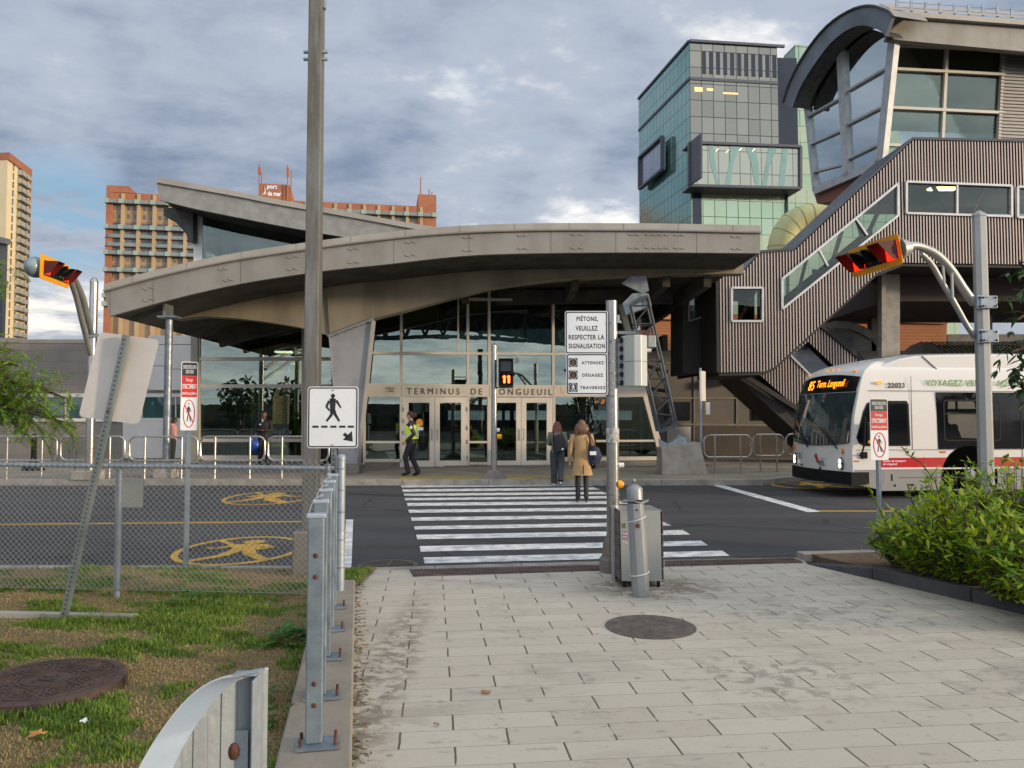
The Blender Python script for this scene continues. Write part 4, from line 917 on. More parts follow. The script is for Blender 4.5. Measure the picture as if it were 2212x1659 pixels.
# lower flight, descending to the right behind
LF=Plane((0,26.4,0),.02)
low=[(1598,807),(1650,803),(1720,742),(1765,700),(1790,705),(1865,775),(1990,905),(1990,1000),(1830,1000),(1700,860) ,(1720,900)]
low=[(1602,807),(1655,800),(1715,745),(1775,705),(1862,778),(2100,1000),(1830,1000),(1722,882),(1640,810)]
lh=[(1708,768),(1745,738),(1840,828),(1752,818)]
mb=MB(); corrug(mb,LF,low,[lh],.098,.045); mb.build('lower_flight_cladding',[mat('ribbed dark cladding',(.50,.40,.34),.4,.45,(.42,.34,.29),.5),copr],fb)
mb=MB(); mb.prism([LF.P(*p,-.1) for p in((1602,806),(1655,800),(1722,882),(1830,1005),(1800,1005),(1590,815))],(0,2.4,0)); mb.prism([LF.P(*p,-.1) for p in((1590,806),(1636,806),(1730,880),(1705,882))],(0,2,0))
for a,b in(((1775,703),(1862,776)),((1862,776),(2100,998))): mb.bar(LF.P(*a,.08),LF.P(*b,.08),.09,.16)
for a,b in(((1602,808),(1725,884)),): mb.bar(LF.P(*a,.08),LF.P(*b,.08),.09,.16)
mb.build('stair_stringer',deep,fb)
mb=MB(); mb.bar(LF.P(1708,768,.07),LF.P(1755,815,.07),.05,.06); mb.bar(LF.P(1735,745,-.3),LF.P(1752,818,-.3),.09,.09); mb.build('window_frame',mat('bright aluminium frame',(.62,.60,.56),.35,.5),fb)
mb=MB(); mb.prism([LF.P(*p,-.2) for p in lh],(0,.02,0)); mb.build('window_pane',darkglass,fb)
# columns and deck under the bridge
mb=MB()
for x0,x1,d,y0,y1 in((1913,1944,26.2,560,790),(2124,2144,30,600,1000)):
    mb.prism([Yp(x0,y1,d),Yp(x1,y1,d),Yp(x1,y0,d),Yp(x0,y0,d)],(0,.4,0))
mb.prism([Yp(1905,780,25.9),Yp(1914,780,25.9),Yp(1914,560,25.9),Yp(1905,560,25.9)],(0,.3,0))
mb.prism([Yp(1883,775,31),Yp(1906,775,31),Yp(1906,590,31),Yp(1883,590,31)],(0,.4,0))
mb.build_split('support_column',conc,fb)
mb=MB(); mb.box((26,29.5,CG.P(2000,590).z-.2),(26,6,.9)); mb.prism([Yp(1760,660,32),Yp(2600,662,32),Yp(2600,590,32),Yp(1820,590,32)],(0,1,0)); mb.build('deck_beam',mat('dark brown deck',(.035,.024,.02),.8,0,(.05,.03,.025),2),fb)
mb=MB(); mb.prism([Yp(1960,620,26.8),Yp(2600,640,26.8),Yp(2600,560,26.8),Yp(2160,590,26.8),Yp(1960,600,26.8)],(0,.5,0)); mb.build('haunch_beam',mat('ochre haunch',(.30,.27,.19),.7),fb)
# barrel roofed bus shelter and concrete parapet behind the bus
sh=thing('barrel_roof_shelter','low shelter with ribbed barrel vault roof behind the bus','shelter',(20,34,0))
mb=MB()
pr=[]
for i in range(13):
    a=R(180-15*i*1.0); pr.append((math.cos(a),math.sin(a)))
x0=17.0; x1=40; 
for k in range(110):
    xa=x0+k*(x1-x0)/110; xb=xa+(x1-x0)/220
    for (c,s),(c2,s2) in zip(pr,pr[1:]):
        for u,v,rr in((xa,xb,1.0),(xb,xa+(x1-x0)/110,1.018)):
            mb.add([(u,32+2.6*c*rr,2.9+2.0*s*rr),(v,32+2.6*c*rr,2.9+2.0*s*rr),(v,32+2.6*c2*rr,2.9+2.0*s2*rr),(u,32+2.6*c2*rr,2.9+2.0*s2*rr)],[(0,1,2,3)])
mb.build('vault_roof',mat('weathered ribbed roof',(.16,.145,.115),.6,.3,(.11,.10,.08),.7),sh)
mb=MB(); mb.prism([(x0,32+2.6*c,2.9+2*s) for c,s in pr]+[(x0,34.6,0.1),(x0,29.4,.1)],(.12,0,0)); mb.build('gable_end',panel,sh)
mb=MB()
for x in (18,24,30,36): mb.box((x,29.5,1.5),(.2,.2,2.9))
mb.build_split('shelter_post',concd,sh)
sh2=thing('vaulted_kiosk','small concrete kiosk with arched roof right behind the lower stair','kiosk',(14,31,0)); mb=MB(); c0=Yp(1800,700,31)
pr=[(1768,722),(1782,708),(1805,702),(1835,704),(1862,714),(1885,728),(1885,738),(1893,746),(1893,1000),(1768,1000)]
mb.prism([Yp(x,y,31) for x,y in pr],(0,3,0)); kb=mb.build('wall',mat('grey render',(.22,.22,.20),.7,0,(.17,.17,.155),1.5),sh2)
mb=MB(); 
for a,b in zip(pr[:6],pr[1:6]): mb.bar(Yp(a[0],a[1]-1,30.9),Yp(b[0],b[1]-1,30.9),.12,.3)
mb.build('arched_cornice',panel,sh2); mb=MB(); mb.prism([Yp(*p,30.97) for p in((1790,730),(1815,724),(1843,728),(1843,758),(1790,758))],(0,.05,0)); mb.build('panel',mat('slate panel',(.12,.13,.14),.6),sh2)
mb=MB(); mb.prism([Yp(2048,757,44),Yp(2700,757,44),Yp(2700,722,44),Yp(2048,722,44)],(0,1,0))
o=mb.build('parapet_wall',concd); tag(o,'dark concrete parapet wall seen under the footbridge','wall')
lp=thing('street_lamp','small cobra head street lamp seen under the footbridge','street lamp',tuple(Yp(1990,905,42))); mb=MB(); mb.tube([Yp(1988,757,42),Yp(1995,735,42),Yp(2003,713,42),Yp(2015,701,42)],.07,6); mb.tube([Yp(1980,757,42),Yp(2003,712,42)],.05,6); mb.build('pole',galvd,lp); mb=MB(); mb.box(Yp(2022,697,42),(.6,.35,.16)); mb.build('lamp_head',galvd,lp)
bd=thing('teal_block','low teal glass block seen under the footbridge','building',(30,95,0)); PB=Plane((0,88,0),0)
mb=MB(); mb.prism([PB.P(1740,760),PB.P(2044,760),PB.P(2044,661),PB.P(1740,661)],(0,8,0)); mb.build('wall',glassgrid('teal grid glazing',(.20,.36,.30),(.25,.42,.34),(.06,.10,.09),1.4,1.7,0),bd)
# ---------------------------------------------------------------- barrel roofed station building (upper right)
st=thing('station_building','glazed station building with arched overhanging metal roof at the upper right','building',(15,32,0))
SC=Yp(1916,905,30); SL=PV(Yp(1735,905,35.1),SC); SF=Plane(SC,.11)
zt=lambda y:SF.P(1920,y).z
mb=MB() # gable glazing (recessed) outline
gl_=[(1757,412),(1736,200),(1750,160),(1770,130),(1800,96),(1840,72),(1880,62),(1927,78),(1900,352)]
mb.prism([SL.P(*p,-.15) for p in gl_],SL.n*-.02); mb.build('gable_glazing',glassmat('station glass',(.90,.95,.95),.55,gl=(.92,1,1)),st)
mb=MB(); mb.prism([SL.P(*p,-.4) for p in gl_],SL.n*-.1); mb.build('inner_blind',mat('pale blind',(.80,.88,.86),.8,0,(.74,.82,.80),.6),st)
mb=MB()
for a,b,w in(((1812,110),(1826,382),.36),((1736,205),(1757,412),.16),((1925,90),(1898,350),.40),((1757,412),(1900,350),.35)): SL.bar(mb,a,b,w,.02,.25)
for x0,y0,x1,y1 in((1743,251,1815,211),(1747,312,1817,281),(1752,372,1822,354),(1828,196,1912,147),(1830,268,1906,229),(1831,343,1898,310)): SL.bar(mb,(x0,y0),(x1,y1),.09,-.02,.15)
mb.build('gable_mullion',mat('pale grey aluminium',(.42,.43,.43),.4,.2),st)
# arched overhang
def arc(l,k=24):
    out=[]; n=len(l)-1
    for i in range(k+1):
        x=i/k*n; j=min(int(x),n-1); f=x-j
        P0=l[max(j-1,0)];P1=l[j];P2_=l[j+1];P3=l[min(j+2,n)]
        out.append(tuple(.5*((2*P1[q])+(-P0[q]+P2_[q])*f+(2*P0[q]-5*P1[q]+4*P2_[q]-P3[q])*f*f+(-P0[q]+3*P1[q]-3*P2_[q]+P3[q])*f**3) for q in(0,1)))
    return out
SO=PV(SL.p+SL.n*.8,SC+SL.n*.8)
ao=arc([(1690,222),(1708,170),(1745,105),(1790,52),(1840,20),(1880,12),(1915,22),(1928,34)])
ai=arc([(1712,232),(1728,190),(1757,142),(1795,92),(1835,62),(1868,55),(1900,66),(1912,78)])
mb=MB()
for i in range(len(ao)-1): mb.prism([SO.P(*ao[i]),SO.P(*ao[i+1]),SO.P(*ai[i+1]),SO.P(*ai[i])],-SL.n*.15)
mb.build('arched_fascia',mat('blue grey steel',(.17,.19,.21),.5,.3,(.12,.135,.15),.8,1,.05,8),st)
mb=MB(); md=MB(); 
for i in range(len(ao)-1):
    a,b=SO.P(*ao[i],.05),SO.P(*ao[i+1],.05); ex=SF.t*26; 
    a2,b2=a-SL.n*1.6,b-SL.n*1.6
    mb.add([a,b,b2,a2],[(0,1,2,3)])
    c,d=SO.P(*ai[i]),SO.P(*ai[i+1]); md.add([c,d,d-SL.n*.85,c-SL.n*.85],[(0,1,2,3)])
    md.tube([a,b],.05,6)
mb.build('roof_overhang',panel,st); md.build('ribbed_soffit',mat('dark ribbed soffit',(.10,.10,.09),.6,.2,(.06,.06,.055),6),st)
# roof ridge running right, fascia, snow guards
mb=MB()
F=lambda x,y,o=0: SF.P(x,y,o)
mb.prism([F(1925,32,1.2),F(2700,90,1.2),F(2700,78,1.2),F(1925,22,1.2)],(0,.3,0)); mb.prism([F(1922,20,1.1),F(2700,70,1.1),F(2700,60,-3),F(1900,10,-3)],(0,0,.05)); mb.build('roof_edge',panelw,st)
mb=MB(); mb.prism([F(1922,40,1.0),F(2700,98,1.0),F(2700,160,1.0),F(1914,86,1.0)],(0,.2,0)); mb.prism([F(1914,84,1.05),F(2700,156,1.05),F(2700,166,-.1),F(1914,92,-.1)],(0,0,.04)); mb.build('fascia',panel,st)
mb=MB()
for i in range(12): 
    x=1938+i*31; y=34+(x-1925)*.0615-12; p=F(x,y,.6); mb.bar(p,p+V((0,0,.42)),.05,.10)
for k in(.15,.35): mb.tube([F(1938,23,.6)+V((0,0,k)),F(2290,45,.6)+V((0,0,k))],.018,5)
mb.build('snow_guard',galvd,st)
mb=MB()
for x in(1925,2048,2170): SF.bar(mb,(x,88+(x-1925)*.05),(x-12,330),.12,.02,.15)
for y0,y1 in((95,107),(147,160),(231,243),(312,325)): SF.bar(mb,(1920,y0),(2172,y1),.11,.04,.12)
mb.build('side_mullion',frame,st)
mb=MB(); mb.prism([F(1922,90,-.1),F(2172,100,-.1),F(2160,345,-.1),F(1905,345,-.1)],(0,.02,0)); mb.build('side_glazing',glassmat('station side glass',(.86,.9,.84),.10,gl=(.5,.55,.5)),st)
mb=MB(); mb.prism([F(1922,90,-.4),F(2172,100,-.4),F(2172,290,-.4),F(1922,282,-.4)],(0,.02,0)); mb.build('inner_blind',mat('olive blind',(.24,.26,.20),.8,0,(.20,.22,.17),.5),st)
mb=MB(); corrug(mb,SF,[(2165,95),(2700,120),(2700,345),(2152,345)],[],.14,.05,0,horiz=True); mb.build('corrugated_wall',mat('horizontal corrugated metal',(.27,.25,.22),.4,.6,(.22,.2,.18),.7),st)
mb=MB(); mb.prism([F(1905,347,-.2),F(2700,347,-.2),F(2700,420,-.2),F(1905,420,-.2)],(0,3,0)); mb.prism([SL.P(*p,-.2) for p in((1757,414),(1900,352),(1900,420),(1765,440))],(2,1,0)); mb.build('base_wall',mat('red brown louvre',(.20,.075,.04),.6,0,(.15,.055,.03),3,streak=(.2,.2,9)),st)
# pale yellow duct
dc=thing('ventilation_duct','pale yellow curved ventilation duct between the office tower and the stair','duct',tuple(Yp(1740,560,42))); mb=MB()
pl=arc([(1688,560),(1690,515),(1706,482),(1732,464),(1765,458),(1800,458)],14); mb.tube([Yp(x,y+10,42) for x,y in pl],[.75]*15,18); mb.build('duct',mat('pale yellow fibreglass',(.50,.50,.24),.6,0,(.44,.44,.20),.4,1,.08,1.5),dc,smooth=True)
mb=MB(); 
for i in(2,4,6,8,10): 
    p=Yp(pl[i][0],pl[i][1]+10,42); q=Yp(pl[i+1][0],pl[i+1][1]+10,42); mb.tube([p,p.lerp(q,.15)],.77,18)
mb.build('duct_joint',mat('pale yellow joint',(.40,.40,.18),.6),dc,smooth=True)
# ---------------------------------------------------------------- street furniture
def yb(py,z=0): return (EYE.z-z)/(-(ray(CX,py).z/ray(CX,py).y))    # distance of a ground row
# lamp post on its concrete base
d=8.25; c=Yp(655,1250,d); X0=Yp(671,1165,d).x
lp=thing('lamp_post','tall square weathered steel lamp post on a concrete block, left of the crosswalk','lamp post',(X0,d,0))
mb=MB(); 
for i in range(1): mb.add([(X0+s*.080,d+t_*.080,.5) for s,t_ in((-1,-1),(1,-1),(1,1),(-1,1))]+[(X0+s*.070,d+t_*.070,9.6) for s,t_ in((-1,-1),(1,-1),(1,1),(-1,1))],[(0,1,5,4),(1,2,6,5),(2,3,7,6),(3,0,4,7),(4,5,6,7),(3,2,1,0)])
mb.build('pole',lampm,lp,bevel=.012)
mb=MB(); mb.box((X0+.086,d,8.0),(.02,.06,3.6)); mb.build('conduit',galvd,lp)
mb=MB()
for z in(5.62,5.70):
    for s in(-1,1): mb.tube([(X0+s*.075,d-.03,z),(X0+s*.13,d-.03,z)],.018,8)
mb.build('bolt',galvd,lp)
mb=MB(); mb.tube([(X0,d,9.5),(X0,d,9.9),(X0,d-1.2,10.2)],.05,8); mb.tube([(X0,d,9.5),(X0,d,9.9),(X0,d+1.2,10.2)],.05,8); mb.build('arm',galvd,lp)
mb=MB(); mb.box((X0,d-1.5,10.2),(.3,.7,.14)); mb.box((X0,d+1.5,10.2),(.3,.7,.14)); mb.build('lamp_head',galvd,lp,bevel=.04)
mb=MB(); mb.box((X0+.0,d+.05,.27),(.33,.36,.5)); mb.build('concrete_base',concd,lp,bevel=.02)
# signs ------------------------------------------------------------
def perf_post(name,p,q,parent,w=.046,side=(0,-1,0)):
    p=V(p);q=V(q); mb=MB(); mb.bar(p,q,w,w*.8,side=side); o=mb.build(name,mat('perforated post steel',(.24,.27,.27),.5,.5,(.17,.20,.20),4),parent)
    mb=MB(); n=int((q-p).length/.038); s=V(side)
    for i in range(1,n):
        c=p.lerp(q,i/n)+s*(w*.4+.0015); mb.ball(c,(.0075,.002,.0075),6,4)
    mb.build('punched_hole',signb,o); return o
# pedestrian crossing sign
d=7.1; ps=thing('crossing_sign','white crossing sign with black walking figure and arrow on a perforated post','sign',(Yp(720,1275,d).x,d,0))
TL=Yp(665,835,d); BR=Yp(773,968,d); w=BR.x-TL.x; h=TL.z-BR.z; fr=Fr((TL.x,d,BR.z),(1,.02,0),(0,0,1))
mb=MB(); fr.poly(mb,rrect(0,0,w,h,.03),0,.004); pn=mb.build('sign_panel',signw,ps)
mb=MB(); frame_ring(mb,fr,rrect(.008,.008,w-.008,h-.008,.026),rrect(.019,.019,w-.019,h-.019,.017),.0045,.006); 
ux,uy=w/108,h/133
def q(x,y): return ((x)*ux,(133-y)*uy)
fr.poly(mb,circ(*q(54,20),.019,n=20),.0045,.006)
for a,b,w1,w2 in((q(51,27),q(56,27),.05,.05),(q(53.5,26),q(53.5,52),.058,.045),(q(46,31),q(40,44),.022,.02),(q(40,43),q(47,52),.019,.014),(q(61,30),q(71,46),.024,.014),(q(51,50),q(52,60),.03,.028),(q(56,51),q(59,61),.03,.028),(q(52,60),q(41,75),.026,.018),(q(59,60),q(68,75),.026,.018)): stroke(mb,fr,a,b,w1,.0045,.006,w2)
for x in (11,30,49,68,86): fr.box(mb,*q(x,89),*q(x+13,84.5),.0045,.006)
stroke(mb,fr,q(78,102),q(88,110),.03,.0045,.006); fr.poly(mb,[q(97,119),q(76,115),q(95,96)],.0045,.006)
mb.build('crossing_symbol',signb,pn)
mb=MB(); 
for x,y in((54,8),(54,126)): mb.ball(fr.pt(*q(x,y),.008),.007,8,4)
mb.build('bolt',galv,pn)
perf_post('post',(TL.x+w/2+.01,d+.03,.1),(TL.x+w/2+.005,d+.03,TL.z-.02),ps)
# leaning sign seen from behind
d=6.3; Lb=G(132,1350); ls=thing('leaning_sign','large blank sign seen from the back, leaning on a tilted perforated post in the grass','sign',tuple(Lb))
a=Lb+V((0,0,-.05)); b=Yp(273,724,6.3)
perf_post('post',a,b,ls,.05)
up=(b-a).normalized(); rt=up.cross(V((0,1,0))).normalized()
if rt.x<0: rt=-rt
n_=(a+b)/2; Q=[Yp(*p,6.36) for p in((215,717),(338,738),(300,917),(170,900))]
o=Q[3]; w=(Q[2]-Q[3]).length; h=(Q[0]-Q[3]).length; fr=Fr(Q[3],(Q[2]-Q[3]),(Q[0]-Q[3])); fr.n=V((0,-1,0))
mb=MB(); fr.poly(mb,rrect(0,0,w,h,.04),0,.004); mb.build('sign_panel',signback,ls)
mb=MB()
for f in(.06,.9): mb.ball(a.lerp(b,.745 if f<.5 else .985)+V((0,-.025,0)),.009,8,4)
mb.build('bolt',rust,ls)
# no-pedestrian zone signs
def zone(px0,px1,py0,py1,d,skew,lab,postx,gy):
    base=Yp(postx,905,d); s=thing('no_pedestrian_sign',lab,'sign',(base.x,d,0))
    a=Yp(px0,py1,d); b=Yp(px1,py1,d); h=Yp(px0,py0,d).z-a.z; W_=.30
    fr=Fr(a,(math.cos(skew),math.sin(skew),0),(0,0,1)); w=(b.x-a.x)/math.cos(skew)
    mb=MB(); fr.poly(mb,rrect(0,0,w,h,.02),0,.004); pn=mb.build('sign_panel',signw,s)
    mb=MB(); l=[(x,y) for x,y in rrect(.008,.008,w-.008,h-.008,.015) if True]
    fr.poly(mb,[(.008,h*.795),(w-.008,h*.795),(w-.008,h-.02),(w-.02,h-.008),(.02,h-.008),(.008,h-.02)],.004,.006); mb.build('black_band',signb,pn)
    mb=MB(); fr.box(mb,.008,h*.485,w-.008,h*.793,.004,.006); mb.build('red_band',signr,pn)
    text('ZONE DE CIRCULATION\nDES AUTOBUS',fr,w*.10,h*.83,w*.80,h*.12,signw,pn,c=.0065,align=1,bold=.01)
    text('Passage',fr,w*.30,h*.70,w*.40,h*.06,signw,pn,c=.0065); text('STRICTEMENT',fr,w*.08,h*.605,w*.84,h*.07,signw,pn,c=.0065,bold=.02); text('interdit aux piétons',fr,w*.06,h*.505,w*.86,h*.062,signw,pn,c=.0065,bold=.01)
    mb=MB(); ring(mb,fr,w/2,h*.245,w*.36,h*.205,w*.055,.004,.006,26)
    stroke(mb,fr,(w*.25,h*.37),(w*.75,h*.12),w*.05,.0062,.0075); mb.build('prohibition_ring',signr,pn)
    mb=MB(); fr.poly(mb,circ(w*.48,h*.385,w*.045,n=12),.004,.0058)
    for p,q_,ww in(((.48,.35),(.48,.24),.11),((.42,.33),(.36,.26),.04),((.54,.33),(.62,.27),.04),((.46,.25),(.40,.13),.055),((.51,.25),(.60,.13),.055)): stroke(mb,fr,(w*p[0],h*p[1]),(w*q_[0],h*q_[1]),w*ww,.004,.0058)
    mb.build('walker_symbol',signb,pn)
    pc=fr.pt(w/2,0,-.03); mb=MB(); mb.bar((pc.x,pc.y,-.05),(pc.x-.0,pc.y,a.z+h*.96),.05,.03,side=(0,-1,0)); mb.bar((pc.x,pc.y-.015,0),(pc.x,pc.y-.015,a.z+h*.9),.018,.02,side=(0,-1,0)); mb.build('post',galvd,s)
zone(389,419,781,930,8.6,R(28),'black, red and white sign forbidding pedestrians, standing behind the chain link fence',388,1232)
zone(1881,1923,861,994,9.6,R(10),'black, red and white sign forbidding pedestrians, in front of the bus',1910,1110)
# pole with the French pedestrian instructions, controller box
d=8.56; pc=Yp(1325,1230,d); sp=thing('signal_pole','round galvanised pole carrying two pedestrian instruction signs and a controller box','pole',(pc.x,d,0))
PX=pc.x; polem=mat('bare aluminium pole',(.44,.43,.41),.27,.8,(.32,.31,.29),1.5,1,.10,20,streak=(3,3,.6))
mb=MB(); mb.tube([(PX,d,.2),(PX,d,1.2),(PX-.005,d,3.02)],[.072,.069,.063],20); mb.build('pole',polem,sp,smooth=True)
mb=MB(); mb.lathe((PX,d,.0),[(.16,0),(.16,.16),(.13,.19),(.115,.34),(.085,.40),(.075,.42)],8); mb.build('base',concd,sp)
for nm,px0,px1,py0,py1 in(('upper_sign',1220.5,1313,672,765),('lower_sign',1223,1313,763.5,853)):
    a=Yp(px0,py1,d-.07); b=Yp(px1,py0,d-.07); w=b.x-a.x; h=b.z-a.z; fr=Fr((a.x,d-.07-(.004 if nm[0]=='l' else 0),a.z),(1,0,0),(0,0,1))
    mb=MB(); fr.poly(mb,rrect(0,0,w,h,.028),0,.004); pn=mb.build(nm,signw,sp)
    mb=MB(); frame_ring(mb,fr,rrect(.008,.008,w-.008,h-.008,.024),rrect(.020,.020,w-.020,h-.020,.016),.0042,.006); mb.build('border',signb,pn)
    if nm[0]=='u':
        for i,(s_,f0,f1) in enumerate((('PIÉTONS,',.27,.77),('VEUILLEZ',.245,.765),('RESPECTER LA',.085,.915),('SIGNALISATION',.085,.93))):
            text(s_,fr,w*f0,h*(.745-.205*i)-(.012 if i==0 else 0)*0,w*(f1-f0),h*(.115 if i else .155),signb,pn,c=.0045,spacing=1.12,bold=.03)
    else:
        for i,(s_,f0,f1) in enumerate((('ATTENDEZ',.37,.90),('DÉGAGEZ',.385,.885),('TRAVERSEZ',.325,.945))):
            yy=h*(.735-.30*i); text(s_,fr,w*f0,yy,w*(f1-f0),h*(.075 if i!=1 else .098),signb,pn,c=.0045,spacing=1.25,bold=.04)
            mb=MB(); x=w*.063; y0=h*(.675-.30*i); s=w*.21; fr.box(mb,x,y0,x+s,y0+s,.0042,.006); mb.build('symbol_tile',signb,pn)
            mb=MB(); cx,cy=x+s/2,y0+s/2; ring(mb,fr,cx,cy,s*.47,s*.47,.004,.006,.0068,24)
            if i==2:
                fr.poly(mb,circ(cx,cy+s*.30,s*.07,n=10),.006,.0068)
                for p,q_,ww in(((0,.22),(0,-.02),.2),((-.08,.18),(-.2,-.02),.06),((.08,.18),(.2,.0),.06),((-.03,0),(-.14,-.34),.09),((.04,0),(.16,-.34),.09)): stroke(mb,fr,(cx+s*p[0],cy+s*p[1]),(cx+s*q_[0],cy+s*q_[1]),s*ww,.006,.0068)
            mb.build('symbol',signw,pn)
            if i<2:
                mb=MB()
                fr.box(mb,cx-s*.16,cy-s*.30,cx+s*.14,cy+s*.02,.006,.0068)
                for k in range(4): fr.box(mb,cx-s*.16+k*s*.08,cy+.001,cx-s*.105+k*s*.08,cy+s*(.22,.3,.32,.26)[k],.006,.0068)
                mb.build('hand_symbol',mat('brown symbol',(.16,.07,.045),.6),pn)
    mb=MB()
    for f in((.28,.74) if nm[0]=='u' else (.28,.80)):
        mb.ball(fr.pt(w*.965,h*f,.006),.008,8,4); mb.tube([(PX-.02+.07*math.cos(t_*.6),d+.07*math.sin(t_*.6),a.z+h*f) for t_ in range(11)],.006,5)
        mb.bar(fr.pt(w*.95,h*f,-.01),(PX-.05,d-.03,a.z+h*f),.03,.02)
    mb.build('bracket',galv,pn)
mb=MB(); 
for z in(.86,1.42,1.95,2.2,2.56): mb.tube([(PX,d,z),(PX,d,z+.012)],.073,16)
mb.build('band_clamp',galv,sp)
mb=MB(); a=Yp(1343,835,d+.05); b=Yp(1394,727,d+.05)
x0,x1=a.x,b.x; w=x1-x0; pf=[(x0,d-.02),(x0+w*.42,d-.14),(x0+w*.70,d-.14),(x1,d-.06),(x1,d+.15),(x0,d+.15)]
mb.prism([V((x,y,a.z)) for x,y in pf],(0,0,b.z-a.z)); cb=mb.build('controller_box',mat('pale controller paint',(.47,.49,.46),.35,.1,(.42,.44,.41),1),sp,bevel=.006)
mb=MB(); mb.prism([V((x,y,a.z+.27)) for x,y in[(x0-.002,d-.022),(x0+w*.42,d-.142),(x0+w*.70,d-.142),(x1+.002,d-.062),(x1+.002,d+.15),(x0-.002,d+.15)]],(0,0,.004)); mb.build('lid_seam',signb,cb)
mb=MB(); mb.box((x0-.03,d+.02,(a.z+b.z)/2),(.05,.06,.50)); 
for z in(a.z+.02,b.z+.04): mb.box(((PX+x0+w*.6)/2,d+.02,z),(x0+w*.6-PX,.05,.03))
mb.build('mounting_bracket',galv,sp)
mb=MB(); 
for k in range(6): mb.box((x0-.012,d-.02,a.z+.04+k*.095),(.03,.05,.05))
mb.build('black_latch',black,cb)
mb=MB(); mb.tube([(PX+.06,d-.02,1.19),(PX+.12,d-.02,1.19)],.028,12); mb.build('acoustic_speaker',whitem,sp)
mb=MB(); mb.tube([(PX+.05,d-.03,.98),(PX+.085,d-.03,.98),(PX+.115,d-.03,.975)],[.045,.045,.025],12); mb.build('push_button',yel,sp,smooth=True)
mb=MB(); mb.tube([(PX,d,1.44),(PX,d,1.60)],.0725,20); mb.build('torn_sticker',mat('torn paper',(.55,.52,.50),.8,0,(.05,.05,.05),14,.8),sp)
# recycling bin
cb0=Yp(1343,1270,7.75); cb1=Yp(1430,1270,7.75); w=cb1.x-cb0.x
rb=thing('recycling_bin','low grey steel recycling bin with dark brick sides and stickers, beside the signal pole','bin',(cb0.x+w/2,7.95,0))
hb=.775; y0=7.75; dp=.46; skw=-.06
mb=MB(); mb.prism([V((cb0.x,y0,.085)),V((cb1.x,y0,.085)),V((cb1.x-.01,y0,hb)),V((cb0.x-.01,y0,hb))],(0,.012,0)); fp=mb.build('front_panel',mat('grey bin paint',(.33,.345,.33),.4,.1,(.29,.305,.29),1.2,1,fine=.05),rb)
mb=MB(); mb.prism([V((cb0.x-.012,y0+.0,hb)),V((cb1.x,y0,hb)),V((cb1.x-.03,y0+dp,hb)),V((cb0.x-.045,y0+dp,hb))],(0,0,.012)); mb.build('lid',mat('scuffed lid',(.36,.36,.35),.35,.3,(.27,.24,.22),5),rb)
mb=MB(); mb.prism([V((cb0.x+.01,y0+.015,.09)),V((cb1.x-.01,y0+.015,.09)),V((cb1.x-.03,y0+dp-.01,.09)),V((cb0.x-.03,y0+dp-.01,.09))],(0,0,hb-.1)); mb.build('body',concd,rb)
bkm=mat('dark glazed brick',(.075,.052,.045),.55,0,(.13,.10,.085),5,1,.25,30)
mb=MB()
for k in range(6):
    z=.095+k*.113; mb.prism([V((cb0.x-.004,y0+.02,z)),V((cb0.x-.026,y0+.26,z)),V((cb0.x-.012,y0+.26,z+.105)),V((cb0.x+.004-.01,y0+.02,z+.105))],(-.012,0,0)); mb.prism([V((cb1.x+.012,y0+.02,z)),V((cb1.x+.0,y0+dp,z)),V((cb1.x-.0,y0+dp,z+.105)),V((cb1.x+.008,y0+.02,z+.105))],(.012,0,0))
    mb.prism([V((cb0.x-.036,y0+.34,z)),V((cb0.x-.05,y0+dp,z)),V((cb0.x-.05,y0+dp,z+.105)),V((cb0.x-.036,y0+.34,z+.105))],(-.012,0,0))
mb.build_split('brick_side',bkm,rb)
mb=MB(); mb.box((cb0.x-.045,y0+.30,.40),(.03,.07,.76)); mb.build('corner_post',mat('grey bin paint',(.3,.3,.3)),rb)
mb=MB()
for x,y in((cb0.x+.03,y0+.03),(cb1.x-.03,y0+.03),(cb0.x,y0+dp-.03),(cb1.x-.05,y0+dp-.03)): mb.box((x,y,.05),(.03,.03,.09))
mb.build_split('foot',black,rb)
fr=Fr((cb0.x,y0-.001,0),(1,0,0),(0,0,1))
mb=MB(); fr.box(mb,.013,.50,.058,.575,0,.001); st_=mb.build('sticker',mat('magenta sticker',(.20,.02,.12),.5),fp); text('ROB\nFOR',fr,.016,.507,.04,.062,signw,st_,c=.0015,bold=.02)
mb=MB(); fr.box(mb,.012,.455,.056,.492,0,.001); fr.box(mb,.155,.62,.170,.66,0,.001); fr.box(mb,.178,.62,.21,.655,0,.001); mb.build('sticker',mat('white paper sticker',(.5,.5,.49),.6,0,(.2,.2,.2),40),fp)
mb=MB(); fr.box(mb,.188,.565,.232,.600,0,.001); mb.build('sticker',mat('pink edged label',(.62,.45,.46),.6),fp)
mb=MB(); stroke(mb,fr,(.008,.613),(.042,.655),.018,0,.001); stroke(mb,fr,(.008,.655),(.042,.613),.018,.001,.002); mb.build('cross_sticker',mat('olive sticker',(.12,.15,.06),.6),fp)
mb=MB(); 
for a_,b_ in(((.15,.50),(.18,.52)),((.185,.55),(.192,.515)),((.192,.515),(.215,.545)),((.215,.545),(.222,.52))): stroke(mb,fr,a_,b_,.006,0,.001)
mb.build('faded_scrawl',mat('faded white marker',(.45,.46,.45),.7),fp)
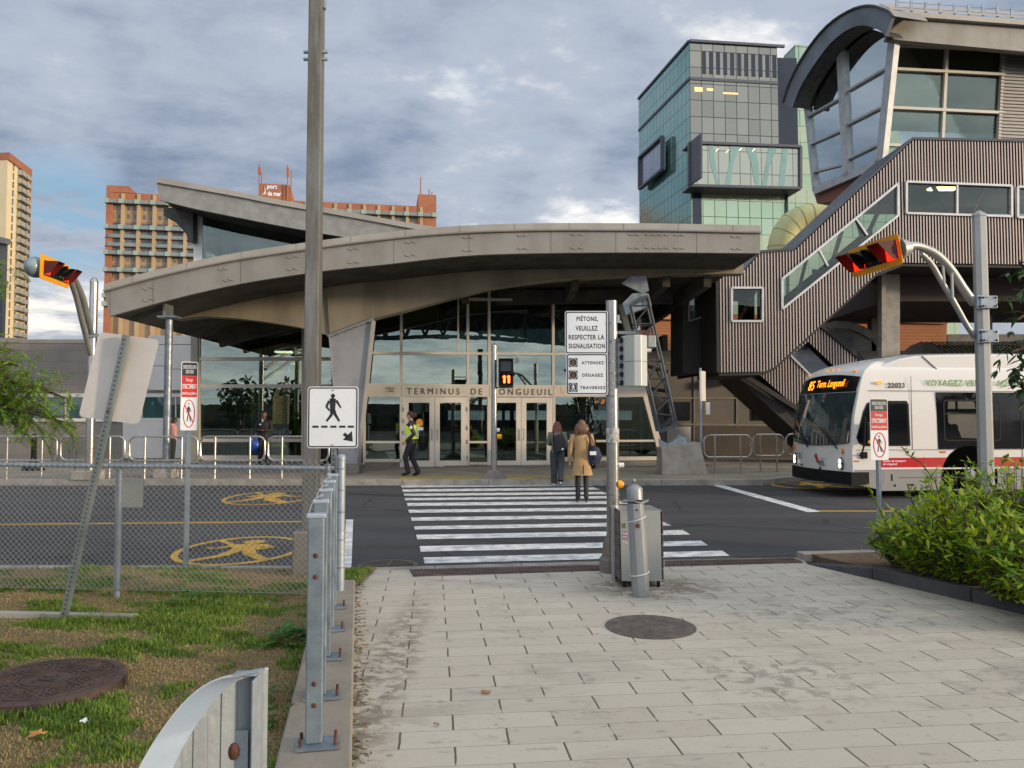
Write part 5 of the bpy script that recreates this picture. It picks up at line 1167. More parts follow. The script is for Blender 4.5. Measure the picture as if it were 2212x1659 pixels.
# leaning collapsible bollard tied to the bin
bb_=G(1385,1292); bt=Yp(1370,1052,7.45); bo=thing('bollard','grey fluted steel bollard with winged collar and padlock, tied against the recycling bin','bollard',tuple(bb_))
ax=(bt-bb_).normalized(); Lb_=(bt-bb_).length
bm_=mat('grey bollard paint',(.27,.28,.285),.38,.3,(.22,.235,.24),2,1,.04,15)
mb=MB(); n=16; vs=[];
def ringv(c,r,k=16,fl=.06): 
    a=ax; u=a.cross(V((0,1,0))).normalized(); w_=a.cross(u); return [c+u*math.cos(2*math.pi*i/k)*r*(1+fl*(i%2))+w_*math.sin(2*math.pi*i/k)*r*(1+fl*(i%2)) for i in range(k)]
prof=[(0,.082),(.85,.078)]
fs=[]
for tt_,r in prof: vs+=ringv(bb_+ax*Lb_*tt_,r)
for i in range(16): fs.append((i,(i+1)%16,16+(i+1)%16,16+i))
fs+=[tuple(range(15,-1,-1)),tuple(range(16,32))]; mb.add(vs,fs); sh_=mb.build('shaft',bm_,bo)
mb=MB(); mb.tube([bb_+ax*Lb_*t_ for t_ in(.885,.985,1.0,1.03)],[.077,.077,.07,.012],16); mb.ball(bb_+ax*Lb_*1.06,.02,10,6); mb.build('cap',bm_,bo,smooth=True)
mb=MB(); cc=bb_+ax*Lb_*.868; xx=V((1,0,0)); prev=None; vs=[];fs=[]; K=22
for i in range(K): 
    an=2*math.pi*i/K; r=.085+.048*max(0,abs(math.cos(an)))**3; vs.append(cc+V((math.cos(an)*r,math.sin(an)*r*.95,.012*math.cos(3*an))))
for i in range(K): vs.append(vs[i]+V((0,0,.012)))
fs=[tuple(range(K)),tuple(range(2*K-1,K-1,-1))]+[(i,(i+1)%K,K+(i+1)%K,K+i) for i in range(K)]; mb.add(vs,fs); mb.build('collar',bm_,bo)
mb=MB(); c_=bb_+ax*Lb_*.66+V((-.005,-.10,0)); mb.box(c_,(.036,.02,.036)); pk=mb.build('padlock',rust,bo,bevel=.003); mb=MB(); mb.tube([c_+V((-.012,0,.018)),c_+V((-.012,0,.034)),c_+V((0,0,.042)),c_+V((.012,0,.034)),c_+V((.012,0,.018))],.003,6); mb.build('shackle',galv,pk)
mb=MB(); c_=bb_+ax*Lb_*.80+V((0,-.082,0)); mb.ball(c_,(.01,.006,.01),8,5); mb.build('keyhole',signb,bo)
mb=MB()
for f,s in((.71,.03),(.22,.02)):
    cc=bb_+ax*Lb_*f; mb.tube([cc+V((.09*math.cos(a_),.09*math.sin(a_),s*math.cos(a_))) for a_ in [2*math.pi*i/24 for i in range(25)]],.0045,5)
mb.tube([bb_+ax*Lb_*.71+V((.09,0,.03)),V((cb0.x+.2,7.9,hb+.014))],.004,5)
mb.build('cable_tie',mat('white plastic tie',(.7,.7,.7),.4),bo)
# manholes
def manhole(name,c,r,m,label,z,raise_=0,grate=False,tilt=0):
    t_=thing(name,label,'manhole cover',tuple(c)); mb=MB(); c=V((c.x,c.y,0))
    if raise_: mb.lathe(c,[(r*1.0,0),(r*1.0,z+raise_-.01),(r*.93,z+raise_),(r*.9,z+raise_-.008)],40)
    else: mb.lathe(c,[(r,0),(r,z+.003),(r*.94,z+.003)],40)
    mb.build('frame_ring',m,t_); top_=z+raise_
    mb=MB(); mb.lathe(c,[(r*.915,0),(r*.915,top_-.002)],40); 
    fr=Fr((c.x,c.y,top_-.002),(1,0,0),(0,1,0))
    if grate:
        for k in range(-7,8):
            y=k*r*.12; hw=math.sqrt(max(0,(r*.84)**2-y*y)); 
            if hw>.05: stroke(mb,fr,(-hw,y),(-.02,y+.03*r/.33),.018,0,.012); stroke(mb,fr,(.02,y+.03*r/.33),(hw,y),.018,0,.012)
    elif raise_:
        for rr in (.86,.40,.33): ring(mb,fr,0,0,r*rr,r*rr,.012,0,.007,36)
        for k in range(8):
            a=k*math.pi/4; cx,cy=math.cos(a)*r*.63,math.sin(a)*r*.63
            for q_ in(.19,.11,.05): ring(mb,fr,cx,cy,r*q_,r*q_,.011,0,.007,14)
            a+=math.pi/8; ring(mb,fr,math.cos(a)*r*.76,math.sin(a)*r*.76,r*.08,r*.08,.01,0,.007,10); stroke(mb,fr,(math.cos(a)*r*.42,math.sin(a)*r*.42),(math.cos(a)*r*.64,math.sin(a)*r*.64),.014,0,.007)
        for sg in(-1,1): stroke(mb,fr,(-.1*r,sg*.05*r),(.14*r,sg*.10*r),.014,0,.007); stroke(mb,fr,(sg*.12*r,-.14*r),(sg*.06*r,.14*r),.014,0,.007)
    else:
        for i in range(-8,9):
            for j in range(-8,9):
                x,y=(i+.5*(j%2))*r*.1,j*r*.1
                if x*x+y*y<(r*.84)**2: fr.box(mb,x-.012,y-.009,x+.012,y+.009,0,.006)
    mb.build('cover',m,t_); return t_
iron=mat('rusty cast iron',(.10,.062,.05),.75,.3,(.06,.04,.035),7,1,.25,50); irond=mat('dark cast iron',(.085,.07,.062),.7,.25,(.14,.12,.10),9,1,.2,60)
manhole('manhole_cover',G(1405,1354,.02),.365,irond,'dark round manhole cover set in the pavers in front of the bin',.022)
manhole('manhole_cover',G(104,1462,.12),.44,iron,'rusty ornate manhole cover standing proud of the grass',.04,.07)
manhole('drain_grate',G(838,1222),.35,mat('worn iron grate',(.13,.11,.08),.7,.3,(.07,.06,.05),6),'round iron drain grate in the road beside the near crosswalk end',.006,0,True)
# chain link fence
fe=thing('chain_link_fence','galvanised chain link fence across the grass left of the pavement','fence',(-4,7.3,0))
FA=V((-9.5,7.75,0)); FB=V((-1.60,7.05,0)); fd=(FB-FA); FL=fd.length; fd.normalize(); zr=1.27
mb=MB(); 
mb.tube([FA+V((0,0,zr+.02)),FA.lerp(FB,.5)+V((0,0,zr+.0)),FB+V((-.02,0,zr-.02))],.021,10); mb.build('top_rail',galvd,fe,smooth=True)
fp_=lambda u,z: FA+fd*u+V((0,-.022,z))
mb=MB(); pit=.056; z0,z1=.12,zr+.045; 
nn=int(FL/pit)+30
for i in range(-26,nn):
    for s in(1,-1):
        u0=i*pit; 
        # straight strand from bottom to top, clipped to the fence ends
        H_=z1-z0; ua=u0 if s==1 else u0+H_; ub=u0+H_ if s==1 else u0
        a,b=(ua,z0),(ub,z1)
        lo,hi=min(a[0],b[0]),max(a[0],b[0])
        if hi<0 or lo>FL: continue
        def clip(p,q):
            (ux,uz),(vx,vz)=p,q; t0,t1=0.,1.
            dx=vx-ux
            for lim,sg in((0,1),(FL,-1)):
                num=(lim-ux)*sg; den=dx*sg
                if den>0: t0=max(t0,num/den)
                elif den<0: t1=min(t1,num/den)
            return None if t0>=t1 else ((ux+dx*t0,uz+(vz-uz)*t0),(ux+dx*t1,uz+(vz-uz)*t1))
        r_=clip(a,b)
        if r_: mb.bar(fp_(*r_[0])+V((0,.003*s,0)),fp_(*r_[1])+V((0,.003*s,0)),.0034,.0034)
for i in range(int(FL/pit)): mb.bar(fp_(i*pit,z1),fp_(i*pit+.012,z1+.018),.0034,.0034)
mb.bar(fp_(0,z0),fp_(FL,z0),.004,.004)
mb.build('chain_mesh',mat('zinc wire',(.34,.36,.36),.45,.6,(.28,.30,.30),4),fe)
for px in (277,-170,-640):
    u=(Yp(px,905,7.4).x-FA.x)/fd.x; p=FA+fd*u; mb=MB(); mb.tube([(p.x,p.y+.025,0),(p.x,p.y+.025,zr-.03)],.029,12); mb.lathe((p.x,p.y+.025,zr-.05),[(.032,0),(.034,.03),(.02,.05)],10); mb.build('line_post',galvd,fe,smooth=True)
mb=MB(); mb.tube([(-1.56,7.05,.1),(-1.56,7.05,1.345)],.038,16); mb.lathe((-1.56,7.05,1.33),[(.042,0),(.042,.03),(.03,.045),(0.01,.05)],16); mb.build('end_post',galvd,fe,smooth=True)
mb=MB()
for z in(.35,.6,.85,1.05,1.24): mb.tube([(-1.56,7.05,z),(-1.56,7.05,z+.012)],.041,14)
mb.tube([(-1.68,7.06,1.20),(-1.68,7.06,1.29)],.03,10)
mb.build('clamp',galv,fe)
pl_=Yp(250,1035,7.5); mb=MB(); a=Yp(248,1096,7.5); b=Yp(310,1034,7.5); fr=Fr((a.x,7.5,a.z),(1,0,0),(0,0,1)); mb=MB(); fr.poly(mb,rrect(0,0,b.x-a.x,b.z-a.z,.02),0,.003); mb.build('back_plate',mat('translucent grey plate',(.36,.36,.33),.6,0,(.30,.30,.27),2),fe)
# concrete strip with the steel railing
def CL(y,o=0): return V((RX(y)-.17+o,y,0))
mb=MB(); n=1
ys=[3.45,4.6,5.8,7.45]
mb.prism([V((RX(3.45)-.345,3.45,.15)),V((RX(3.45),3.45,.15)),V((RX(7.5),7.5,.15)),V((RX(7.5)-.32,7.5,.15))],(0,0,-.25)); o=mb.build('concrete_strip',mat('weathered strip concrete',(.28,.245,.195),.9,0,(.19,.165,.13),2.2,1,.3,70,fine=.4),bevel=.012); tag(o,'long low concrete strip carrying the steel railing posts','kerb')
rg=thing('railing','row of galvanised steel railing posts with curved plates on the concrete strip','railing',(RX(3.72)-.19,3.72,.15))
rz=mat('shade toned railing zinc',(.20,.245,.285),.5,.3,(.115,.15,.18),6,1,.15,24)  # the shade over the railing is put into this darker blue
ys=[3.72,4.36,5.05,5.72,6.39]
hd=V((-.196,.98,0)).normalized(); hn=V((.98,.196,0)).normalized()
Mr=Matrix(((hn.x,hd.x,0),(hn.y,hd.y,0),(0,0,1)))
for i,y in enumerate(ys):
    c=V((RX(y)-.19+.0,y,.15)) if i else V((Yp(678,1600,3.72).x,3.72,.15))
    mb=MB(); mb.box(c+V((0,0,.55)),(.078,.055,1.06),M=Mr); p=mb.build('post',rz,rg,bevel=.006)
    mb=MB(); mb.box(c+V((0,0,1.087)),(.09,.065,.02),M=Mr); mb.build('post_cap',mat('bright zinc cap',(.40,.45,.52),.4,.3),p,bevel=.004)
    mb=MB(); mb.box(c+V((.02,0,.012)),(.20,.13,.014),M=Mr); mb.build('base_plate',rz,p)
    mb=MB()
    for a_,b_ in((-.06,-.045),(-.06,.045),(.10,-.045),(.10,.045)): q_=c+Mr@V((a_,b_,.02)); mb.tube([q_,q_+V((0,0,.03))],.008,6)
    mb.build('anchor_bolt',rust,p)
    mb=MB()
    for z in(.20,.30,.80,.90): q_=c+Mr@V((0,-.030,z)); mb.ball(q_,(.012,.005,.012),10,5)
    mb.build('bolt',galv if i else rust,p)
    if i in (1,2,3):   # curved plate beside the post
        mb=MB(); L_=.34
        pr=[]
        for k in range(9): a_=math.pi/2*k/8; pr.append((.01-.075*math.sin(a_),1.12-.13*(1-math.cos(a_))))
        for (u0,w0),(u1,w1) in zip(pr,pr[1:]): 
            A=c+Mr@V((u0,.02,w0));B=c+Mr@V((u1,.02,w1)); mb.bar(A,B,.006,.10,side=hd)
        mb.build('curved_plate',mat('bright zinc cap',(.5,.56,.64)),p)
for z in (.28,.62,.94):
    mb=MB(); mb.box((CL(5.12).x-.02,5.12,.15+z),(.03,2.62,.05),M=Mr); mb.build('rail',rz,rg)
# foreground curved steel guard
fg=thing('curved_guard','curved galvanised steel guard plate with channel post at the bottom edge of the view','guard rail',(-.62,1.78,0))
gm=mat('brushed zinc sheet',(.29,.32,.34),.45,.4,(.19,.215,.235),3.5,1,.12,16,streak=(5,5,1.2)); gb=mat('bluish zinc flange',(.30,.37,.46),.42,.3,(.25,.32,.41),5,1,.05,12)
D0=1.78
arcp=[(510,1457),(478,1462),(440,1480),(405,1508),(372,1545),(340,1590),(312,1635),(285,1690),(262,1750),(240,1840)]
arcp=arc(arcp,27); outer=[Yp(x,y,D0-.0067*i) for i,(x,y) in enumerate(arcp)]
mb=MB(); wv=V((.055,.06,-.003))
for a_,b_ in zip(outer,outer[1:]): mb.prism([a_,b_,b_+wv,a_+wv],(0,0,-.005))
mb.build('flange',gb,fg)
mb=MB()
inner=[o_+wv*.98+V((0,0,-.004)) for o_ in outer]
zb=.55; k=0
for a_,b_ in zip(inner,inner[1:]):
    a2=V((a_.x+.0,a_.y,zb));b2=V((b_.x,b_.y,zb)); off_=V((0,.004 if (k//3)%2 else 0,0)); mb.prism([a_+off_,b_+off_,b2+off_,a2+off_],(0,.004,0)); k+=1
mb.build('ribbed_plate',gm,fg)
mb=MB(); a_=Yp(500,1462,1.80); b_=Yp(553,1462,1.80)
x0,x1,zt_=a_.x,b_.x,a_.z
mb.prism([V((x0,1.83,.1)),V((x1,1.83,.1)),V((x1,1.83,zt_)),V((x0,1.83,zt_))],(0,.005,0)); mb.prism([V((x1-.004,1.78,.1)),V((x1-.004,1.83,.1)),V((x1-.004,1.83,zt_)),V((x1-.004,1.78,zt_-.004))],(.006,0,0)); mb.prism([V((x0,1.80,zt_)),V((x1,1.80,zt_)),V((x1,1.835,zt_)),V((x0,1.835,zt_))],(0,0,.004))
mb.build('channel_post',galvd,fg,bevel=.003)
c=Yp(508,1625,1.79); mb=MB(); mb.box((c.x+.004,1.80,c.z),(.045,.006,.09)); bp=mb.build('bolt_plate',galvd,fg); mb=MB(); mb.ball((c.x-.006,1.795,c.z+.0),(.014,.01,.02),12,6); mb.build('bolt',rust,bp)
# hoop rails along the far kerb
def hoop(label,px0,px1,d,first=None,grp='hooped steel rails along the far kerb'):
    a=Yp(px0,900,d); b=Yp(px1,900,d); cx=(a.x+b.x)/2; w=b.x-a.x; t_=thing('hoop_rail',label,'railing',(cx,d,.15),0,grp)
    pl=rrect(cx-w/2,.62,cx+w/2,1.24,.17,6); mb=MB(); P_=[V((x,d,z)) for x,z in pl]; mb.tube(P_+[P_[0],P_[1]],.027,8,cap=False); mb.build('hoop',mat('polished steel tube',(.50,.48,.44),.28,.85,(.42,.40,.37),3),t_,smooth=True)
    for s in(-.27,.27): mb=MB(); mb.tube([(cx+s*w,d,.15),(cx+s*w,d,1.24)],.024,8); mb.lathe((cx+s*w,d,.15),[(.06,0),(.06,.012)],10); mb.build('leg',mat('polished steel tube',(.5,.5,.5)),t_,smooth=True)
hl=['leftmost hooped steel rail, cut by the left edge of the view','hooped steel rail behind the drooping tree branch','hooped steel rail behind the leaning sign post','hooped steel rail in front of the person in pink','hooped steel rail in front of the dark uniformed person','hooped steel rail partly behind the square lamp post']
for l,(p,q_) in zip(hl,((-150,-20),(-14,125),(133,271),(281,428),(434,573),(580,711))): hoop(l,p,q_,20.1)
for l,(p,q_,d) in zip(['hooped steel rail right of the concrete mast footing','narrow hooped steel rail left of the bus front','hooped steel rail half hidden by the bus front'],((1520,1622,21.8),(1626,1692,22.6),(1697,1790,23.4))): hoop(l,p,q_,d)
# slim sign post at the right seen edge on
c=G(1515,1023,.15); d=c.y; t_=thing('edge_on_sign','narrow sign seen edge on atop a thin post by the far kerb','sign',tuple(c)); mb=MB(); mb.tube([(c.x,d,.15),(c.x,d,3.15)],.035,8); mb.build('post',galvd,t_); mb=MB(); a=Yp(1512,866,d-.05); b=Yp(1526,801,d-.05); mb.prism([a,V((b.x,a.y+.3,a.z)),V((b.x,a.y+.3,b.z)),V((a.x,a.y,b.z))],(.05,0,0)); mb.box((b.x+.03,d,2.0),(.12,.1,.35)); mb.build('sign_panel',signback,t_)
# black bollard and bins by the terminal
c=G(72,1016,.15); t_=thing('black_bollard','black post with a round weighted foot near the far kerb at the left','bollard',tuple(c)); mb=MB(); mb.lathe((c.x,c.y,.15),[(.30,0),(.30,.1),(.22,.2),(.08,.28),(.07,1.0),(.09,1.05),(.03,1.1)],16); mb.build('post_body',black,t_,smooth=True)
for lab,px,py,w_ in(('black litter bin by the entrance doors behind the woman in the beige coat',1270,1012,.5),('black litter bin between the lamp post and tapered column',706,1014,.45)):
    c=G(px,py,.15); t_=thing('litter_bin',lab,'bin',tuple(c)); mb=MB(); mb.lathe((c.x,c.y,.15),[(.24,0),(.26,.9)],16); mb.build('body',black,t_,smooth=True); mb=MB(); mb.lathe((c.x,c.y,1.05),[(.28,0),(.27,.06),(.18,.14),(.05,.16)],16); mb.build('lid',black,t_,smooth=True)
# countdown signal pole
c=G(1067,1034,.15); d=c.y; t_=thing('countdown_signal','pedestrian countdown signal showing red digits on a slim pole at the far kerb','traffic signal',tuple(c)); X=c.x
mb=MB(); mb.tube([(X,d,.3),(X-.0,d,3.62)],[.082,.068],16); mb.lathe((X,d,3.60),[(.07,0),(.06,.04),(.02,.07)],14); mb.build('pole',polem,t_,smooth=True)
mb=MB(); mb.add([(X-.32,d-.25,.15),(X+.32,d-.25,.15),(X+.32,d+.25,.15),(X-.32,d+.25,.15),(X-.14,d-.12,.38),(X+.14,d-.12,.38),(X+.14,d+.12,.38),(X-.14,d+.12,.38)],[(0,1,5,4),(1,2,6,5),(2,3,7,6),(3,0,4,7),(4,5,6,7)]); mb.build('base',concd,t_)
a=Yp(1077,835,d-.1); b=Yp(1109,775,d-.1); w=b.x-a.x; h=b.z-a.z; mb=MB(); mb.box((a.x+w/2,d-.05,a.z+h/2),(w,.16,h)); hs=mb.build('signal_housing',black,t_,bevel=.02)
fr=Fr((a.x,d-.135,a.z),(1,0,0),(0,0,1)); mb=MB(); frame_ring(mb,fr,rrect(0,0,w,h*.48,.01),rrect(.03,.03,w-.03,h*.45,.01),0,.12); frame_ring(mb,fr,rrect(0,h*.52,w,h,.01),rrect(.03,h*.55,w-.03,h-.03,.01),0,.12); mb.build('visor',black,hs)
mb=MB(); fr.box(mb,.05,h*.56,w-.05,h-.05,0,.006); mb.build('unlit_lens',mat('grey honeycomb lens',(.06,.065,.065),.4),hs)
redl=mat('lit red signal',(.8,.03,.01),.5,emit=(1,.03,.008,1.3)); mb=MB()
for x in(.32,.62): fr.poly(mb,rrect(w*x,h*.12,w*(x+.15),h*.40,.02),.002,.012); fr.poly(mb,[(w*(x-.08),h*.31),(w*x,h*.40),(w*x,h*.34)],.002,.012)
mb.build('lit_digit',mat('lit red digit',(1,.1,.02),.5,emit=(1,.10,.015,6)),hs)
mb=MB(); mb.box(Yp(1116,778,d-.05),(.12,.12,.14)); mb.bar((X,d,Yp(1116,768,d).z),Yp(1120,768,d),.03,.03); mb.bar((X,d,a.z-.02),(a.x+w,d,a.z-.02),.03,.04); mb.build('bracket',galv,t_)
mb=MB(); mb.tube([(X+.08,d-.03,Yp(1077,943,d).z),(X+.2,d-.03,Yp(1077,943,d).z)],.065,10); mb.build('push_button',yel,t_); mb=MB(); mb.tube([(X+.07,d-.03,Yp(1077,929,d).z),(X+.15,d-.03,Yp(1077,929,d).z)],.05,10); mb.build('acoustic_speaker',whitem,t_)
# vehicle signals on curved arms
def head(t_,O,r,u,W_,H_,lens,vis=.30):
    fr=Fr(O,r,u); mb=MB(); fr.poly(mb,rrect(0,0,W_,H_,.06),-.012,0); bp=mb.build('backplate',yel,t_)
    mb=MB(); fr.box(mb,W_*.12,H_*.2,W_*.95,H_*.80,-.14,.012); mb.build('housing',black,t_)
    n=len(lens); 
    for i,cname in enumerate(lens):
        cx=W_*(.20+.66*(i/(n-1))); cy=H_*.5
        mb=MB(); lm={'r':redl,'a':mat('dark amber lens',(.10,.03,.005),.3),'g':mat('dark green lens',(.01,.12,.06),.3)}[cname]
        rr=.105 if cname!='r' else .13
        if cname=='r': fr.box(mb,cx-rr,cy-rr,cx+rr,cy+rr,.012,.022)
        else: fr.poly(mb,circ(cx,cy,rr,n=20),.012,.022)
        l=mb.build('lens',lm,t_)
        mb=MB(); vs=[]; 
        if cname=='r':
            pr=[(-rr,-rr),(-rr,rr),(rr,rr),(rr,-rr)]
            for k_,(p,q_) in enumerate(zip(pr,pr[1:])):
                dl=lambda y: vis*(.35+.65*(y+rr)/(2*rr))
                mb.add([fr.pt(cx+p[0],cy+p[1],.01),fr.pt(cx+q_[0],cy+q_[1],.01),fr.pt(cx+q_[0],cy+q_[1],dl(q_[1])),fr.pt(cx+p[0],cy+p[1],dl(p[1]))],[(0,1,2,3)])
            vm=mat('dark red visor',(.07,.003,.003),.7)
        else:
            K=14
            for k_ in range(K):
                a0=R(-40+260*k_/K);a1=R(-40+260*(k_+1)/K); f=lambda a:vis*(.25+.75*(math.sin(a)+.7)/1.7)
                mb.add([fr.pt(cx+rr*math.cos(a0),cy+rr*math.sin(a0),.01),fr.pt(cx+rr*math.cos(a1),cy+rr*math.sin(a1),.01),fr.pt(cx+rr*math.cos(a1),cy+rr*math.sin(a1),f(a1)),fr.pt(cx+rr*math.cos(a0),cy+rr*math.sin(a0),f(a0))],[(0,1,2,3)])
            vm=black
        o_=mb.build('visor',vm,t_); sm=o_.modifiers.new('solid','SOLIDIFY'); sm.thickness=.006
    return bp
# right
d=11; c=Yp(2127,905,d); X=c.x; t_=thing('traffic_signal','horizontal yellow backed traffic signal with two lit reds on a curved arm at the right','traffic signal',(X,d,0))
mb=MB(); mb.tube([(X,d,0),(X,d,4.62)],[.108,.092],8); mb.lathe((X,d,4.62),[(.10,0),(.10,.03),(.02,.09)],8); mb.build('pole',mat('painted grey pole',(.40,.40,.38),.45,.45,(.33,.33,.31),1.2,1,.05,10),t_)
z1=Yp(2110,655,d).z; z2=Yp(2110,728,d).z
for z in(z1,z2):
    mb=MB(); mb.box((X+.03,d-.11,z),(.24,.05,.18)); mb.box((X-.08,d-.09,z),(.10,.05,.2)); cl_=mb.build('clamp',galvd,t_,bevel=.008); mb=MB()
    for sx in(-.06,.12):
        for sz in(-.06,.06): mb.ball((X+sx,d-.14,z+sz),.014,8,5)
    for sz in(-.06,.06): mb.tube([(X-.12,d-.13,z+sz),(X-.0,d-.13,z+sz)],.008,6)
    mb.build('bolt',black,cl_)
ap=mat('painted grey pole',(.4,.4,.4))
mb=MB(); l1=arc([(1962,531),(1985,532),(2020,548),(2052,580),(2080,622),(2104,655)],14); mb.tube([Yp(x,y,10.7+.3*i/14) for i,(x,y) in enumerate(l1)],[.055]*5+[.062]*10,12)
l2=arc([(1990,548),(2012,570),(2036,612),(2062,655),(2088,702),(2106,728)],12); mb.tube([Yp(x,y,10.8+.2*i/12) for i,(x,y) in enumerate(l2)],.04,10)
for a_,b_ in(((1999,540),(1997,556)),((2056,590),(2058,645)),((2036,566),(2040,615))): mb.tube([Yp(*a_,10.85),Yp(*b_,10.85)],.022,6)
mb.build('arm',ap,t_,smooth=True)
TRp=Yp(1945,503,10.5); TLp=Yp(1824,546,11.65); BLp=Yp(1842,601,11.65)
r_=(TRp-TLp); BRp=Yp(1951,570,10.5); u_=((TLp-BLp)+(TRp-BRp)).normalized(); r_=(BRp-BLp)
H_=(TRp-BRp).length
frn=r_.cross(u_)
print('sigR normal',frn.normalized(),r_.length,H_)
u2=(u_-r_.normalized()*u_.dot(r_.normalized())).normalized()
head(t_,BLp,r_,u2,r_.length,H_,'ragr')
mb=MB(); q_=BRp+u2*H_*.5-r_.normalized()*.1; nn_=r_.normalized().cross(u2); mb.tube([q_-nn_*.05,q_-nn_*.2],[.16,.10],12); mb.tube([q_-nn_*.15,Yp(1964,531,10.7)],.06,8); mb.build('mount_hub',ap,t_,smooth=True)
# left
d=19.9; c=Yp(196,905,d); X=c.x; t_=thing('traffic_signal','horizontal yellow backed traffic signal facing right on a curved arm at the left','traffic signal',(X,d,.15))
mb=MB(); mb.tube([(X,d,.15),(X,d,5.25)],[.115,.098],16); mb.lathe((X,d,5.25),[(.105,0),(.10,.05),(.06,.12),(.01,.14)],16); mb.build('pole',polem,t_,smooth=True)
mb=MB(); mb.box((X-.02,d-.02,.26),(.62,.5,.24)); mb.build('base',conc,t_,bevel=.02)
mb=MB(); l1=arc([(151,590),(162,606),(178,642),(190,690),(198,722)],12); mb.tube([Yp(x,y,16.9+3.0*i/12) for i,(x,y) in enumerate(l1)],.075,10)
l2=arc([(152,606),(164,640),(176,690),(186,730),(195,768)],12); mb.tube([Yp(x,y,17.0+2.9*i/12) for i,(x,y) in enumerate(l2)],.06,10); mb.build('arm',mat('painted grey pole',(.4,.4,.4)),t_,smooth=True)
mb=MB(); mb.box((X+.05,d-.12,Yp(200,725,d).z),(.3,.08,.1)); mb.build('clamp',galvd,t_)
TLp=Yp(90,547,15.6); BLp=Yp(86,601,15.6); TRp=Yp(149,576,16.95); BRp=Yp(148,624,16.95)
r_=(BRp-BLp); u_=((TLp-BLp)+(TRp-BRp)).normalized(); u2=(u_-r_.normalized()*u_.dot(r_.normalized())).normalized()
print('sigL normal',r_.cross(u2).normalized(),r_.length)
head(t_,BLp,r_,u2,r_.length,(TLp-BLp).length,'ragr')
nn_=r_.normalized().cross(u2); mb=MB(); mb.ball((BLp+TLp)/2+r_*.16-nn_*.20,(.20,.24,.22),14,9); mb.build('rear_dome',mat('grey blue dome',(.22,.29,.31),.35,.2),t_,smooth=True)
# planter kerb and bed
blk=mat('charcoal kerb block',(.075,.075,.078),.85,0,(.05,.05,.052),3,1,.3,70,fine=.3)
kn=V((-kd.y,kd.x)); 
if kn.x<0: kn=-kn
pk_=thing('planter_kerb','dark charcoal block kerb edging the shrub bed at the right','kerb',(K1.x,K1.y,0))
L0=0
for i,ln in enumerate([.9,1.1,1.1,1.1,1.1,1.1,1.1]):
    a_=KP(L0+.01); b_=KP(L0+ln); L0+=ln; hgt=.15 if i else .14
    mb=MB(); q_=[a_,b_,b_+kn*.16,a_+kn*.16]; hs_=[.03 if i==0 else hgt,hgt,hgt,.03 if i==0 else hgt]
    mb.add([(p.x,p.y,-.02) for p in q_]+[(p.x,p.y,z) for p,z in zip(q_,hs_)],[(3,2,1,0),(4,5,6,7),(0,1,5,4),(1,2,6,5),(2,3,7,6),(3,0,4,7)]); mb.build('kerb_block',blk,pk_,bevel=.014)
soilm=mat('mulch and soil',(.085,.055,.035),.95,0,(.14,.10,.06),14,1,.8,40,fine=.4)
a_=KP(.05)+kn*.15; b_=KP(7.0)+kn*.15
flat('planting_bed',[tuple(a_),tuple(b_),(16,2.2),(16,9.9),(9.5,10.0),(e3.x+.1,e3.y-.02)],.10,soilm,th=.1)
# ---------------------------------------------------------------- bus
O=V((7.32,16.4,0)); bdx=V((.9928,.12,0)).normalized(); bdy=V((-bdx.y,bdx.x,0))
bus=thing('city_bus','white and red city bus with lit destination display, stopped before the footbridge','bus',tuple(O))
def B(s,w,z): return O+bdx*s+bdy*w+V((0,0,z))     # s along the bus from its nose, w across from the near side
white=mat('bus white paint',(.66,.63,.585),.28,0,(.62,.595,.55),.6,1,coat=.4); greyp=mat('bus grey skirt',(.25,.245,.235),.4,0,(.21,.205,.195),1,1,coat=.2)
busred=mat('bus red stripe',(.45,.012,.015),.3,0,(.40,.01,.012),1); 
WD=2.6
def front_off(z):
    z0=1.12
    if z<z0: return -.28+.02*(z0-z)
    q_=(z-z0)/1.95; return -.28+.10*q_+.42*q_**2.2+ (max(0,q_-.80)/.2)**2*.75
def bulge(w): x=(w-WD/2)/(WD/2); return .30*x*x if abs(x)<1 else .3
def ringpts():
    pts=[]; r=.30; zt_=3.0
    pts+= [(0.0,.34),(0.0,1.0),(0.0,1.8),(.015,2.3),(.05,2.62)]
    for k in range(1,7): a_=R(180-15*k); pts.append((.05+.36+.36*math.cos(a_)*1.0,2.66+.32*math.sin(a_)))
    for w in (.7,1.0,1.3): pts.append((w,2.985+.02*(w-.4)))
    return pts
half=ringpts(); rg_=half+[(WD-w,z) for w,z in reversed(half[:-1])]
def fs(s,w,z):
    k=max(0,1-s/1.6); return s+(front_off(z)+bulge(w)*.62)*k**1.5
mb=MB(); ST=[0,.05,.15,.3,.5,.75,1.0,1.3,1.6,2.0,2.6,4,6,8,10,12.0,12.2]
nR=len(rg_)
for i,s in enumerate(ST):
    for w,z in rg_:
        e=.0
        if s>12.1: w=WD/2+(w-WD/2)*.97; 
        mb.v.append(B(fs(s,w,z),w,z))
for i in range(len(ST)-1):
    for j in range(nR): mb.f.append((i*nR+j,i*nR+(j+1)%nR,(i+1)*nR+(j+1)%nR,(i+1)*nR+j))
mb.m=[0]*len(mb.f)
